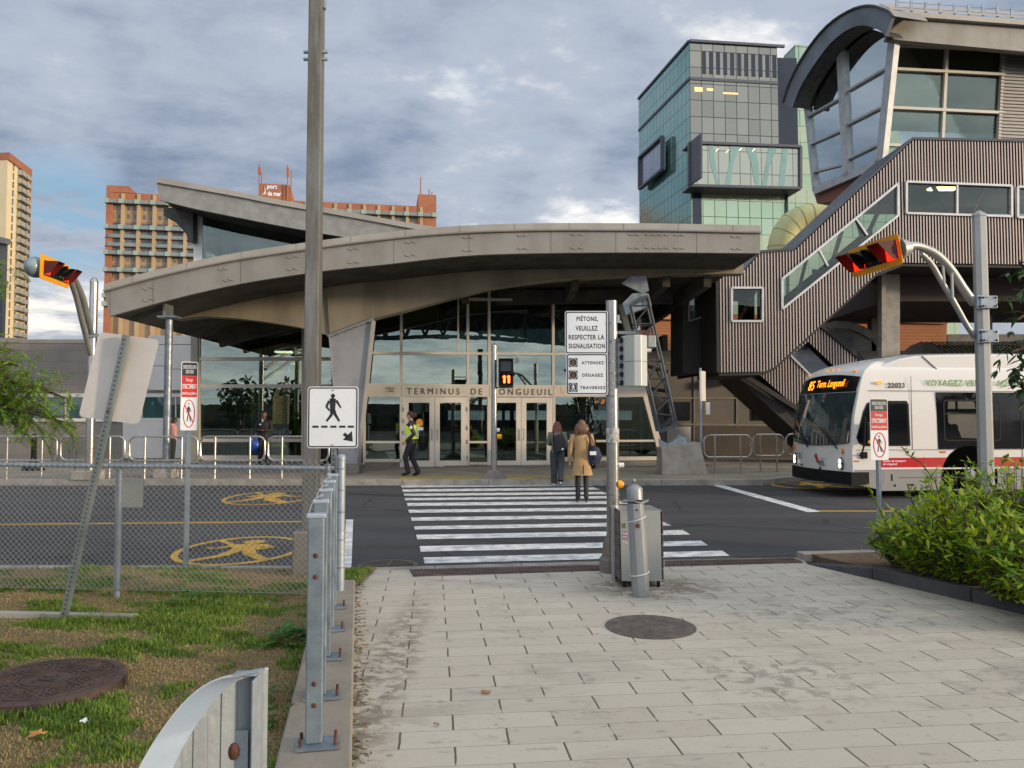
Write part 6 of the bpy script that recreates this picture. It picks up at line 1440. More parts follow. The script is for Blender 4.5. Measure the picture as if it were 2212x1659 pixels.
# front skin across the width
hn_=len(half)
b0=len(mb.v); CC=14
rows=[]
for j in range(hn_):
    w,z=half[j]; w2=WD-w; row=[]
    for k in range(CC+1):
        ww=w+(w2-w)*k/CC; row.append(len(mb.v)); mb.v.append(B(front_off(z)+bulge(ww)*.62,ww,z))
    rows.append(row)
for a_,b_ in zip(rows,rows[1:]):
    for k in range(CC): mb.f.append((a_[k],a_[k+1],b_[k+1],b_[k])); mb.m.append(0)
bl=len(mb.v)-0
mb.f.append(tuple((len(ST)-1)*nR+j for j in range(nR))); mb.m.append(0)
body=mb.build('body',white,bus,smooth=True)
def fsurf(mb,w0,w1,z0,z1,o,nz=8,nw=14,zf=None,th=.01):
    g=[]
    for i in range(nz+1):
        for k in range(nw+1):
            w=w0+(w1-w0)*k/nw; za,zb_=(zf(w) if zf else (z0,z1)); z=za+(zb_-za)*i/nz; g.append(B(front_off(z)+bulge(w)*.62-o,w,z))
    f_=[(i*(nw+1)+k,i*(nw+1)+k+1,(i+1)*(nw+1)+k+1,(i+1)*(nw+1)+k) for i in range(nz) for k in range(nw)]
    mb.add(g,f_)
curvz=lambda w: ( (w-WD/2)/(WD/2))**2
mb=MB(); fsurf(mb,.06,WD-.06,0,0,.012,zf=lambda w:(1.10+.10*curvz(w),2.30)); mb.build('windscreen',mat('windscreen glass',(.025,.035,.037),.03,0,(.04,.055,.055),1.3,spec=1.0),bus,smooth=True)
mb=MB(); fsurf(mb,.08,WD-.08,0,0,.016,zf=lambda w:(2.28,2.70-.10*curvz(w))); ds=mb.build('destination_display',mat('display black',(.008,.008,.009),.2),bus,smooth=True)
mb=MB(); fsurf(mb,.06,WD-.06,0,0,.018,nz=1,zf=lambda w:(2.275,2.29)); mb.build('display_trim',galvd,bus)
amb=mat('lit amber display',(1,.35,.02),.5,emit=(1,.27,.01,3.2))
def ftext(s_,w0,w1,z0,z1,m,parent,o=.03,**k):
    # the front runs from its far side (left in the picture) to its near side (right)
    a_=B(front_off((z0+z1)/2)+bulge(w0)*.62-o,w0,z0); b_=B(front_off((z0+z1)/2)+bulge(w1)*.62-o,w1,z0)
    up_=B(front_off(z1),0,z1)-B(front_off(z0),0,z0)
    fr=Fr(a_,(b_-a_),up_); fr.u=up_.normalized(); text(s_,fr,0,0,(b_-a_).length,z1-z0,m,parent,**k)
ftext('85',1.95,1.64,2.37,2.60,amb,ds,o=.06); ftext('Term. Longueuil',1.42,.42,2.37,2.59,amb,ds,o=.10)
ftext('22023',2.22,1.86,.78,.90,signb,body,bold=.03,o=.05); ftext('RTL',1.02,.80,.66,.77,signb,body,bold=.03)
ftext('Longueuil',1.0,.74,.80,.84,mat('grey lettering',(.25,.25,.25),.6),body)
def fprism(l,m,nm,o=.02,th=.01):
    mb=MB(); mb.prism([B(front_off(z)+bulge(w)*.62-o,w,z) for w,z in l],-bdx*th); mb.build(nm,m,body)
fprism([(1.20,.86),(1.13,.78),(1.09,.82),(1.12,.93)],busred,'emblem'); fprism([(1.15,.80),(1.09,.70),(1.05,.76),(1.09,.84)],busred,'emblem')
for w in(.30,.0+WD-.26):
    mb=MB(); c=B(front_off(.75)+bulge(w)*.62-.01,w,.74); mb.ball(c,(.035,.10,.14),16,8); hl_=mb.build('headlight',mat('headlight rim',(.10,.11,.11),.2,.4),bus,smooth=True)
    for dz in(.045,-.05): mb=MB(); mb.ball(c-bdx*.03+V((0,0,dz)),(.02,.055,.055),12,6); mb.build('lit_lamp',mat('headlamp lit',(1,1,.85),.2,emit=(1,.98,.80,2.2)),hl_,smooth=True)
    mb=MB(); c=B(front_off(1.0)+bulge(w-.05 if w<1 else w+.05)*.62-.01,w-.06 if w<1 else w+.1,1.01); mb.ball(c,(.02,.05,.07),12,6); mb.build('indicator',mat('orange indicator',(.8,.22,.02),.3),bus,smooth=True)
mb=MB()
for (w,z) in((WD-.25,2.76),(1.55,2.83),(1.30,2.835),(1.05,2.83),(.34,2.755)): mb.box(B(front_off(z)+bulge(w)*.62-.01,w,z),(.06,.12,.03))
mb.build('marker_lamp',mat('amber marker',(.9,.35,.05),.3,emit=(1,.4,.06,.4)),bus)
mb=MB(); g=[]
for k in range(13): w=-.01+(WD+.02)*k/12; g.append((bulge(w)*.62-.31,w))
g2=g+[(.35,WD+.01),(.35,-.01)]
for a_,b_ in zip(g,g[1:]): mb.prism([B(a_[0],a_[1],.30),B(b_[0],b_[1],.30),B(b_[0]+.4,b_[1],.30),B(a_[0]+.4,a_[1],.30)],(0,0,.27))
mb.build('bumper',black,bus)
mb=MB(); 
for w0,w1,wz in((1.45,2.15,1.22),(.35,.95,1.22)):
    a_=B(front_off(1.1)+bulge(w0)*.62-.05,w0,1.06); b_=B(front_off(1.5)+bulge(w1)*.62-.06,w1,1.52); mb.tube([a_,b_],.016,6); 
mb.build('wiper',black,bus)
mb=MB()
for w,z in((1.9,.62),(1.0,.6)): mb.ball(B(bulge(w)*.62-.285,w,z),(.02,.03,.03),8,5)
mb.build('tow_plug',black,bus)
# near side details (offset slightly outward); helper works in (s,z)
fr=Fr(B(0,-.002,0),bdx,(0,0,1))
def sp_(l,m,nm,o=.004,parent=None,bev=0): 
    mb=MB(); fr.poly(mb,l,-.01,o); return mb.build(nm,m,parent or bus,bevel=bev)
sp_([(.53,.17),(12.15,.17),(12.15,.62),(.53,.62)],greyp,'skirt',.004)
sp_([(-.05,.34),(.55,.18),(.55,.62),(-.05,.62)],greyp,'skirt',.0055)
mb=MB(); 
for x in (.54,1.81,3.85,5.9,7.4,9.0): fr.box(mb,x,.20,x+.012,.62,.004,.0075)
fr.box(mb,.95,.44,12.1,.452,.004,.0085)
for x in (1.28,2.35,3.86,8.6): fr.box(mb,x,1.04 if x<2 else .62,x+.01,2.62 if x<2 else 1.05,.002,.006)
fr.box(mb,.0,1.035,12.1,1.045,.002,.006); fr.box(mb,.30,2.30,12.1,2.31,.002,.006)
mb.build('panel_gap',mat('panel gap dark',(.06,.06,.06),.7),bus)
sp_([(.53,.665),(12.1,.665),(12.1,.87),(.53,.87)],busred,'red_stripe',.005)
text('Réseau de transport\nde Longueuil',fr,.60,.70,.52,.13,signw,bus,c=.0058,bold=.01)
sp_([(.53,.622),(12.1,.622),(12.1,.652),(.53,.652)],white,'sill_rail',.02)
win=mat('bus side glass',(.006,.007,.008),.05,0,(.01,.011,.012),1,spec=.35)
w1_=[(.01,1.30),(.06,1.18),(.18,1.12),(1.22,1.12),(1.24,1.14),(1.22,2.02),(1.17,2.09),(.42,2.09),(.27,2.04),(.17,1.85)]
def scale_(l,k): cx=sum(p[0] for p in l)/len(l);cy=sum(p[1] for p in l)/len(l); return [(cx+(x-cx)*k,cy+(y-cy)*(k-.0)) for x,y in l]
sp_(w1_,black,'window_seal',.006); sp_(scale_(w1_,.93),win,'driver_window',.010)
sp_([(1.88,1.05),(12.0,1.05),(12.0,2.28),(1.86,2.28)],win,'window_band',.006)
mb=MB()
for x in(3.84,5.6,7.4,9.2): fr.box(mb,x,1.06,x+.035,2.23,.006,.012)
for x in(2.02,3.95,5.75,7.5,9.3): 
    ro=rrect(x,1.22,x+1.35,2.12,.08); ri=rrect(x+.03,1.25,x+1.32,2.09,.07); frame_ring(mb,fr,ro,ri,.006,.010); fr.box(mb,x+.03,1.80,x+1.32,1.83,.006,.010)
mb.build('window_divider',black,bus)
sp_([(2.14,1.30),(2.80,1.28),(2.80,1.82),(2.12,1.84)],mat('glimpse through far window',(.085,.075,.055),.3,0,(.06,.055,.04),2),'far_window_glimpse',.0065)
sp_([(2.12,1.92),(2.30,1.92),(2.30,2.08),(2.14,2.08)],mat('glimpse through far window',(.1,.1,.1)),'far_window_glimpse',.0065); sp_([(2.36,1.92),(2.78,1.92),(2.74,2.08),(2.36,2.08)],mat('glimpse through far window',(.1,.1,.1)),'far_window_glimpse',.0065)
sp_([(2.12,1.26),(2.44,1.26),(2.40,1.38),(2.36,1.46),(2.35,1.56),(2.27,1.60),(2.20,1.58),(2.12,1.62)],win,'seat_back',.0075)
text('22023',fr,.74,2.37,.40,.11,signb,bus,c=.006,bold=.03); vert_=mat('green lettering',(.10,.28,.05),.5); text('VOYAGEZ VERT  -  AUTOBUS HYBRIDE',fr,1.62,2.42,3.35,.13,vert_,bus,c=.006,spacing=1.06,bold=.015)
mb=MB(); fr.poly(mb,rrect(.48,2.45,.62,2.51,.02),0,.02); mb.build('side_marker',mat('amber marker',(.9,.4,.05)),bus)
sp_([(-.05,.79),(.06,.79),(.06,.82),(-.05,.82)],mat('orange reflector',(.7,.15,.03),.3),'reflector',.01); sp_([(1.92,.97),(2.05,.97),(2.05,1.01),(1.92,1.01)],mat('orange reflector',(.7,.15,.03)),'reflector',.012)
for x in(.60,): sp_([(x,.32),(x+.25,.30),(x+.25,.58),(x,.58)],greyp,'fuel_flap',.008); sp_([(x+.17,.38),(x+.21,.38),(x+.21,.52),(x+.17,.52)],black,'flap_recess',.010)
mb=MB(); fr.poly(mb,circ(.86,.28,.025,n=14),.004,.01); fr.box(mb,1.18,.27,1.30,.31,.004,.01); mb.build('access_hole',black,bus)
# wheels
def wheel(s):
    c=B(s,.02,.50); mb=MB(); fr.poly(mb,[(s+.66*math.cos(R(a_)),.46+.66*math.sin(R(a_))) for a_ in range(-24,205,12)],-.01,.007); mb.build('wheel_arch',mat('wheel well black',(.003,.003,.003),1,spec=0),bus)
    mb=MB(); mb.lathe(c+bdy*.3,[(.40,0),(.48,.02),(.50,.06),(.50,.26),(.48,.30),(.30,.31)],36,axis=-bdy); wh=mb.build('wheel',mat('tyre rubber',(.02,.02,.02),.8,0,(.04,.035,.03),4),bus,smooth=True)
    mb=MB(); mb.lathe(c+bdy*.0,[(.31,0),(.31,.012),(.26,.0),(.20,-.06+.05),(.13,.03),(.12,.05),(.02,.055)],30,axis=-bdy); rm=mb.build('rim',mat('steel rim',(.22,.24,.26),.4,.6,(.16,.18,.2),4),wh,smooth=True)
    mb=MB()
    for k in range(10): a_=k*math.pi/5; mb.ball(c-bdy*.022+bdx*.22*math.cos(a_)+V((0,0,.22*math.sin(a_))),.028,8,4)
    mb.build('wheel_hole',black,rm)
wheel(2.60); wheel(9.3)
# roof fairing
mb=MB(); K=16
hump=[(.45,2.72),(.75,2.88),(1.1,3.00),(1.5,3.07),(2.2,3.10),(3.2,3.12),(12.0,3.13),(12.0,2.62),(.45,2.62)]
L_=[B(s,.10,z) for s,z in hump]; L2=[B(s,.55,z+.06 if z>2.7 else z) for s,z in hump]; L3=[B(s,WD-.55,z+.06 if z>2.7 else z) for s,z in hump]; L4=[B(s,WD-.10,z) for s,z in hump]
n=len(hump); vs=L_+L2+L3+L4; fs_=[]
for r_i in range(3):
    for i in range(n): fs_.append((r_i*n+i,r_i*n+(i+1)%n,(r_i+1)*n+(i+1)%n,(r_i+1)*n+i))
fs_+=[tuple(range(n)),tuple(3*n+i for i in reversed(range(n)))]; mb.add(vs,fs_); fa=mb.build('roof_fairing',white,bus,bevel=.03)
mb=MB(); mb.bar(B(1.62,.085,3.07),B(2.1,.085,2.66),.014,.014); mb.bar(B(1.62,.1,3.13),B(1.5,WD-.2,3.16),.014,.014); mb.bar(B(4.6,.088,2.9),B(4.6,.088,2.64),.008,.01); mb.build('fairing_seam',mat('panel gap dark',(.06,.06,.06)),fa)
mb=MB(); mb.box(B(.75,1.0,2.97),(.12,.12,.09)); mb.build('roof_antenna',galvd,bus,bevel=.02)
# mirror
mb=MB(); mb.tube([B(.12,.15,.90),B(.05,-.12,.95),B(.06,-.2,1.15),B(.1,-.2,1.75)],.018,8); mb.build('mirror_arm',black,bus)
mb=MB(); mb.box(B(.22,-.16,1.42),(.20,.10,.44),M=Matrix.Rotation(R(12),3,'Z')); mm=mb.build('mirror',black,bus,bevel=.04); mb=MB(); mb.box(B(.22,-.20,1.22),(.14,.05,.06)); mb.build('mirror_marker',yel,mm)
mb=MB(); mb.box(B(.16,-.03,.93),(.14,.06,.14)); mb.build('mirror_bracket',black,bus,bevel=.02)
# ---------------------------------------------------------------- people
skin=mat('skin',(.52,.30,.21),.6,0,(.48,.27,.19),6); 
def skinbody(name,joints,edges,parent,m,root=0):
    me=bpy.data.meshes.new(name); ks=list(joints); me.from_pydata([joints[k][0] for k in ks],[(ks.index(a),ks.index(b)) for a,b in edges],[])
    o=bpy.data.objects.new(name,me); COL.objects.link(o)
    sk=o.modifiers.new('skin','SKIN'); sk.use_smooth_shade=True; 
    for i,k in enumerate(ks): r=joints[k][1]; me.skin_vertices[0].data[i].radius=(r,r) if not isinstance(r,tuple) else r
    me.skin_vertices[0].data[root].use_root=True
    ss=o.modifiers.new('sub','SUBSURF'); ss.levels=1; ss.render_levels=1
    dg=bpy.context.evaluated_depsgraph_get(); m2=bpy.data.meshes.new_from_object(o.evaluated_get(dg)); bpy.data.objects.remove(o)
    m2.materials.clear(); m2.materials.append(m); Mi=LOC[parent.name]
    o=bpy.data.objects.new(name,m2); COL.objects.link(o); o.parent=parent; LOC[o.name]=Mi
    return o
def person(label,pos,rz,h,J,top,pants,shoe,hair,sk=None,face=0,cloth=None):
    """J: joints in metres for a 1.7 m figure facing +y; right is +x"""
    t_=thing('person',label,'person',tuple(pos),rz); k=h/1.7; Mi=LOC[t_.name]; LOC[t_.name]=Matrix.Identity(4)   # parts are written in the figure's own space
    s=lambda p:V(p)*k
    ps={n:s(p) for n,p in J.items()}
    jt={'pelvis':(ps['pelvis'],.11*k),'waist':(ps['pelvis'].lerp(ps['chest'],.45),.10*k),'chest':(ps['chest'],.12*k),'neck':(ps['neck'],.052*k)}
    hd_=ps['head']; nk=ps['neck']; ud=(hd_-nk).normalized(); fwd=V((math.sin(-face),math.cos(face),0))
    jt['jaw']=(nk+ud*.07*k+fwd*.02*k,.058*k); jt['headm']=(hd_,(.082*k,.092*k)); jt['crown']=(hd_+ud*.085*k,.062*k); jt['nose']=(hd_+fwd*.105*k-ud*.02*k,.014*k)
    E=[('pelvis','waist'),('waist','chest'),('chest','neck'),('neck','jaw'),('jaw','headm'),('headm','crown'),('headm','nose')]
    rt_=fwd.cross(V((0,0,1)))
    for sd_,nm in((-1,'l'),(1,'r')):
        jt['ear'+nm]=(hd_+rt_*sd_*.088*k-ud*.01*k,.016*k); E.append(('headm','ear'+nm))
        sh,el,wr=ps['sh'+nm],ps['el'+nm],ps['wr'+nm]; hp,kn_,an=ps['hip'+nm],ps['kn'+nm],ps['an'+nm]; to=ps['to'+nm]
        jt['sh'+nm]=(sh,.05*k); jt['el'+nm]=(el,.038*k); jt['wr'+nm]=(wr,.026*k); jt['hip'+nm]=(hp,.08*k); jt['kn'+nm]=(kn_,.052*k); jt['an'+nm]=(an,.036*k); jt['to'+nm]=(to,.03*k)
        hd2=(wr-el).normalized(); pal=wr+hd2*.055*k; jt['pa'+nm]=(pal,(.034*k,.018*k)); 
        E+=[('chest','sh'+nm),('sh'+nm,'el'+nm),('el'+nm,'wr'+nm),('wr'+nm,'pa'+nm),('pelvis','hip'+nm),('hip'+nm,'kn'+nm),('kn'+nm,'an'+nm),('an'+nm,'to'+nm)]
        cr=V((0,1,0)); cr=(cr-hd2*cr.dot(hd2)).normalized(); inw=V((-sd_,0,0)); inw=(inw-hd2*inw.dot(hd2)-cr*inw.dot(cr)).normalized()
        for fi in range(4):
            off=cr*(.030-.020*fi)*k; b_=pal+hd2*.03*k+off; c_=b_+hd2*(.035,.042,.040,.030)[fi]*k+inw*.012*k; e_=c_+hd2*(.018)*k+inw*.022*k
            jt[f'f{fi}{nm}']=(b_,.009*k); jt[f'g{fi}{nm}']=(c_,.0085*k); jt[f'h{fi}{nm}']=(e_,.0075*k); E+=[('pa'+nm,f'f{fi}{nm}'),(f'f{fi}{nm}',f'g{fi}{nm}'),(f'g{fi}{nm}',f'h{fi}{nm}')]
        jt['th'+nm]=(pal+cr*.036*k-hd2*.015*k,.011*k); jt['ti'+nm]=(pal+cr*.05*k+hd2*.03*k+inw*.015*k,.009*k); E+=[('pa'+nm,'th'+nm),('th'+nm,'ti'+nm)]
    skinbody('body',jt,E,t_,sk or skin)
    mb=MB()
    P_,C_,N_=ps['pelvis'],ps['chest'],ps['neck']
    # torso garment
    hem=top.get('hem',-.04); rx=top.get('rx',.185)*k; 
    pts=[P_+V((0,0,hem*k)),P_+V((0,0,.02*k)),P_.lerp(C_,.5),C_,C_+V((0,0,.09*k)),N_+V((0,0,-.035*k)),N_+V((0,0,.015*k))]
    rr=[(top.get('hw',.175)*k,top.get('hd',.135)*k),(.165*k,.125*k),(.152*k,.115*k),(rx,.13*k),(rx*.97,.12*k),(.095*k,.085*k),(.062*k,.065*k)]
    if hem<-.2: pts.insert(1,P_+V((0,0,hem*.5*k))); rr.insert(1,(.185*k,.14*k))
    # orient rings: x across
    def loft(pts,rr,n=16):
        vs=[];f_=[]
        for p,(a_,b_) in zip(pts,rr):
            for j in range(n): an=2*math.pi*j/n; c_,s_=math.cos(an),math.sin(an); vs.append(p+V((abs(c_)**.8*math.copysign(a_,c_),abs(s_)**.8*math.copysign(b_,s_),0)))
        for i in range(len(pts)-1):
            for j in range(n): f_.append((i*n+j,i*n+(j+1)%n,(i+1)*n+(j+1)%n,(i+1)*n+j))
        f_+= [tuple(range(n)),tuple((len(pts)-1)*n+j for j in range(n))]; mb.add(vs,f_)
    loft(pts,rr)
    sw_=top.get('sleeve',1.15)
    for nm in'lr':
        sh,el,wr=ps['sh'+nm],ps['el'+nm],ps['wr'+nm]
        mb.tube([sh+(C_-sh)*.25+V((0,0,.01)),sh,sh.lerp(el,.5),el,el.lerp(wr,.5),wr.lerp(el,.02)],[.062*k*sw_,.066*k*sw_,.056*k*sw_,.049*k*sw_,.045*k*sw_,.040*k*sw_],12)
    g=mb.build('jacket' if hem>-.2 else 'coat',top['m'],t_,smooth=True)
    mb=MB(); pw=pants.get('w',1.0)
    for nm in'lr':
        hp,kn_,an=ps['hip'+nm],ps['kn'+nm],ps['an'+nm]
        mb.tube([hp+V((0,0,.06*k)),hp,hp.lerp(kn_,.5),kn_,kn_.lerp(an,.5),an+V((0,0,-.01*k))],[.092*k,.095*k*pw**.5,.082*k*pw,.066*k*pw,.062*k*pw,.058*k*pw],12)
    mb.tube([P_+V((0,0,-.08*k)),P_+V((0,0,.05*k))],[(.10*k,.145*k),(.105*k,.15*k)],14)
    mb.build('trousers',pants['m'],t_,smooth=True)
    for nm in'lr':
        an,to=ps['an'+nm],ps['to'+nm]; mb=MB(); dn_=(to-an); mb.tube([an-dn_*.25+V((0,0,-.02*k)),an+V((0,0,.0)),an.lerp(to,.5),to,to+dn_*.18],[.030*k,.046*k,.044*k,.038*k,.016*k],10)
        mb.build('shoe',shoe,t_,smooth=True)
    # hair
    mb=MB(); hm=hair['m']; L_=hair.get('len',0); bk_=-fwd
    mb.ball(hd_+ud*.035*k+bk_*.026*k,(.092*k,.098*k,.098*k),14,9)
    if L_:
        n=10; p=[]; r_=[]
        for i in range(n+1): f=i/n; p.append(hd_+bk_*(.05+.035*math.sin(f*2))*k-V((0,0,1))*(f*L_-.03)*k); r_.append(((.055+.02*math.sin(f*3))*k,(.095+.03*math.sin(f*3.0))*k*(1-.25*f**4)*hair.get('w',1)))
        mb.tube(p,r_,14)
        for i in range(26):
            a_=random.uniform(-1,1); x=a_*.11*k*hair.get('w',1); q0=hd_+rt_*x*.8+bk_*.09*k; q1=hd_+rt_*(x*1.15+random.uniform(-.01,.01))+bk_*random.uniform(.09,.13)*k-V((0,0,1))*L_*random.uniform(.8,1.08)*k; mb.tube([q0,q0.lerp(q1,.5)+bk_*.015*k,q1],[.012*k,.016*k,.005*k],5)
    mb.build('hair',hm,t_,smooth=True)
    # eyes, mouth
    mb=MB()
    for s_ in(-1,1): mb.ball(hd_+fwd*.086*k+rt_*s_*.03*k+ud*.008*k,.010*k,8,5)
    mb.build('eye',signb,t_)
    mb=MB(); mb.ball(hd_+fwd*.082*k-ud*.055*k,(.022*k,.012*k,.006*k),8,5); mb.build('mouth',mat('lip',(.35,.12,.10),.6),t_)
    ret=dict(t=t_,ps=ps,k=k,body=g)
    return ret
def fin(pr): pass
base=dict(pelvis=(0,0,.93),chest=(0,.01,1.28),neck=(0,.0,1.46),head=(0,.02,1.60),
 shl=(-.175,0,1.38),ell=(-.21,-.03,1.11),wrl=(-.20,.04,.87),shr=(.175,0,1.38),elr=(.21,-.03,1.11),wrr=(.20,.04,.87),
 hipl=(-.09,0,.89),knl=(-.095,.01,.49),anl=(-.10,-.02,.09),tol=(-.11,.12,.035),hipr=(.09,0,.89),knr=(.095,.01,.49),anr=(.10,-.02,.09),tor=(.11,.12,.035))
def pose(**k): d_=dict(base); d_.update(k); return d_
# 1 guard walking to the left, high visibility vest
c=G(889,1029,.15); c.z=.15
J=pose(elr=(.20,-.14,1.12),wrr=(.19,.06,.94),ell=(-.20,-.02,1.10),wrl=(-.19,.18,.96),knr=(.09,.17,.52),anr=(.10,.10,.10),tor=(.10,.24,.045),knl=(-.09,-.04,.49),anl=(-.09,-.20,.12),tol=(-.09,-.06,.035),head=(0,.05,1.60))
J=pose(ell=(-.20,-.12,1.12),wrl=(-.19,.10,.93),elr=(.20,-.02,1.10),wrr=(.19,.16,.94),knl=(-.09,.15,.50),anl=(-.10,.06,.10),tol=(-.10,.21,.05),knr=(.09,.02,.49),anr=(.09,-.17,.10),tor=(.10,-.03,.035),head=(0,.05,1.60))
navy=mat('navy black uniform',(.012,.012,.016),.8,0,(.02,.02,.025),6); bshoe=mat('black shoe leather',(.012,.011,.011),.4)
p1=person('person in dark uniform and lime safety vest walking left past the doors',c,R(82),1.74,J,dict(m=mat('black leather jacket',(.022,.014,.012),.5,0,(.035,.02,.016),8),hem=-.06),dict(m=navy,w=1.1),bshoe,dict(m=mat('dark brown hair',(.03,.012,.008),.6,0,(.05,.02,.012),20),len=.06))
k=p1['k']; ps=p1['ps']; P_,C_,N_=ps['pelvis'],ps['chest'],ps['neck']
mb=MB(); 
def loft2(mb,pts,rr,n=20,skip=lambda j:False):
    vs=[];f_=[]
    for p,(a_,b_) in zip(pts,rr):
        for j in range(n): an=2*math.pi*j/n; c_,s_=math.cos(an),math.sin(an); vs.append(V(p)+V((abs(c_)**.8*math.copysign(a_,c_),abs(s_)**.8*math.copysign(b_,s_),0)))
    for i in range(len(pts)-1):
        for j in range(n):
            if not skip(j): f_.append((i*n+j,i*n+(j+1)%n,(i+1)*n+(j+1)%n,(i+1)*n+j))
    mb.add(vs,f_)
loft2(mb,[P_+V((0,0,.06*k)),P_.lerp(C_,.5),C_,C_+V((0,0,.08*k))],[(.195*k,.155*k),(.185*k,.15*k),(.215*k,.16*k),(.14*k,.15*k)])
vest=mb.build('safety_vest',mat('lime vest fabric',(.58,.78,.05),.6,0,(.50,.70,.04),4,emit=(.58,.78,.06,.08)),p1['t'],smooth=True)
mb=MB(); loft2(mb,[P_+V((0,0,.14*k)),P_+V((0,0,.19*k))],[(.20*k,.161*k),(.198*k,.16*k)]); 
for s_ in(-.10,.10): mb.bar((s_*k,.165*k,1.0*k),(s_*k,.162*k,1.40*k),.035,.004,side=(0,1,0)); mb.bar((s_*k,-.150*k,1.0*k),(s_*k,-.165*k,1.38*k),.035,.004,side=(0,1,0))
mb.build('reflective_strip',mat('silver reflective',(.62,.64,.62),.4),vest)
mb=MB(); mb.ball(ps['shl'].lerp(ps['ell'],.35)+V((-.062*k,0,0)),(.008,.045,.05),10,6); mb.build('shoulder_badge',signw,p1['t'])
# 2 long haired person with black backpack
c=G(1204,1050,0); c.z=.006
J=pose(ell=(-.24,.03,1.12),wrl=(-.15,.20,1.10),elr=(.24,.02,1.12),wrr=(.20,.16,1.0),anr=(.09,-.14,.15),tor=(.09,-.03,.05),knr=(.09,.03,.50),knl=(-.09,.06,.49),anl=(-.09,.08,.09),tol=(-.09,.22,.035),head=(0,.06,1.59))
p2=person('person with long auburn hair, grey green jacket and black backpack crossing the street',c,R(-4),1.62,J,dict(m=mat('grey green knit',(.15,.16,.12),.9,0,(.11,.12,.09),20,1,.4,60),sleeve=1.25),dict(m=mat('charcoal jeans',(.055,.057,.065),.85,0,(.035,.037,.045),8),w=1.35),mat('black canvas shoe',(.02,.02,.02),.7),dict(m=mat('auburn hair',(.16,.045,.018),.5,0,(.08,.02,.01),26),len=.50,w=1.15))
k=p2['k']; mb=MB(); loft2(mb,[(.05*k,-.21*k,z*k) for z in(.90,.92,1.0,1.2,1.33,1.38)],[(.10*k,.07*k),(.15*k,.10*k),(.165*k,.115*k),(.15*k,.10*k),(.11*k,.075*k),(.02*k,.02*k)]); mb.ball((.05*k,-.21*k,.93*k),(.14*k,.09*k,.04*k),12,6)
bp_=mb.build('backpack',mat('black backpack nylon',(.012,.012,.013),.8,0,(.02,.02,.022),10),p2['t'],smooth=True)
mb=MB(); mb.box((.14*k,-.315*k,.99*k),(.05,.004,.05)); mb.build('patch',signw,bp_)
mb=MB(); 
for s_ in(-.10,.12): mb.tube([(s_*k,-.14*k,1.0*k),(s_*k,-.16*k,1.3*k),(s_*k,-.05*k,1.42*k),(s_*k,.13*k,1.3*k)],.016,6)
mb.build('strap',black,bp_)
mb=MB()
for s_ in('l','r'): a_,b_=p2['ps']['an'+s_],p2['ps']['to'+s_]; mb.tube([a_-V((0,.03,.045*k)),b_+V((0,.03,-.02*k))],[.03,.03],8)
mb.build('shoe_sole',signw,p2['t'])
# 3 beige coat with bag
c=G(1257,1086,0); c.z=.006
J=pose(ell=(-.24,-.03,1.12),wrl=(-.25,.02,.86),elr=(.24,-.05,1.12),wrr=(.25,.07,.90),anl=(-.085,-.05,.10),tol=(-.10,.08,.04),anr=(.08,.0,.10),tor=(.09,-.0,.035),knl=(-.08,.03,.50),head=(.0,.03,1.59))
J['anr']=(.085,-.10,.12); J['tor']=(.09,.02,.04); J['knr']=(.085,.01,.50)
coatm=mat('camel coat wool',(.40,.25,.115),.85,0,(.34,.21,.095),5,1,.15,30)
p3=person('person in a beige coat with brown wavy hair and dark shoulder bag on the crosswalk',c,R(-2),1.66,J,dict(m=coatm,hem=-.36,hw=.23,hd=.17,rx=.178,sleeve=1.1),dict(m=mat('black tights',(.01,.01,.011),.7),w=.85),bshoe,dict(m=mat('brown wavy hair',(.09,.04,.018),.5,0,(.16,.08,.035),24),len=.20,w=1.25))
k=p3['k']; mb=MB(); mb.ball((.25*k,-.05*k,1.02*k),(.11*k,.17*k,.17*k),14,8); mb.tube([(.25*k,-.06*k,.80*k),(.27*k,-.07*k,.95*k),(.24*k,-.05*k,1.12*k)],[(.07,.10),(.10,.15),(.03,.12)],12); bg_=mb.build('shoulder_bag',mat('navy bag fabric',(.02,.022,.06),.8,0,(.012,.012,.02),5),p3['t'],smooth=True)
mb=MB(); mb.box((.22*k,-.215*k,1.03*k),(.13,.012,.075)); mb.build('white_panel',signw,bg_,bevel=.004)
mb=MB(); mb.tube([(.18*k,-.12*k,1.15*k),(.15*k,-.13*k,1.36*k),(.14*k,.0,1.43*k),(.16*k,.10*k,1.25*k)],.014,6); mb.tube([(.30*k,-.10*k,1.12*k),(.19*k,-.15*k,1.35*k),(.16*k,.0,1.44*k)],.012,6); mb.build('strap',mat('navy bag fabric',(.02,.02,.05)),bg_)
mb=MB(); mb.bar((.02*k,-.178*k,.60*k),(.02*k,-.158*k,.78*k),.02,.006,side=(0,1,0)); mb.build('coat_vent',black,p3['t'])
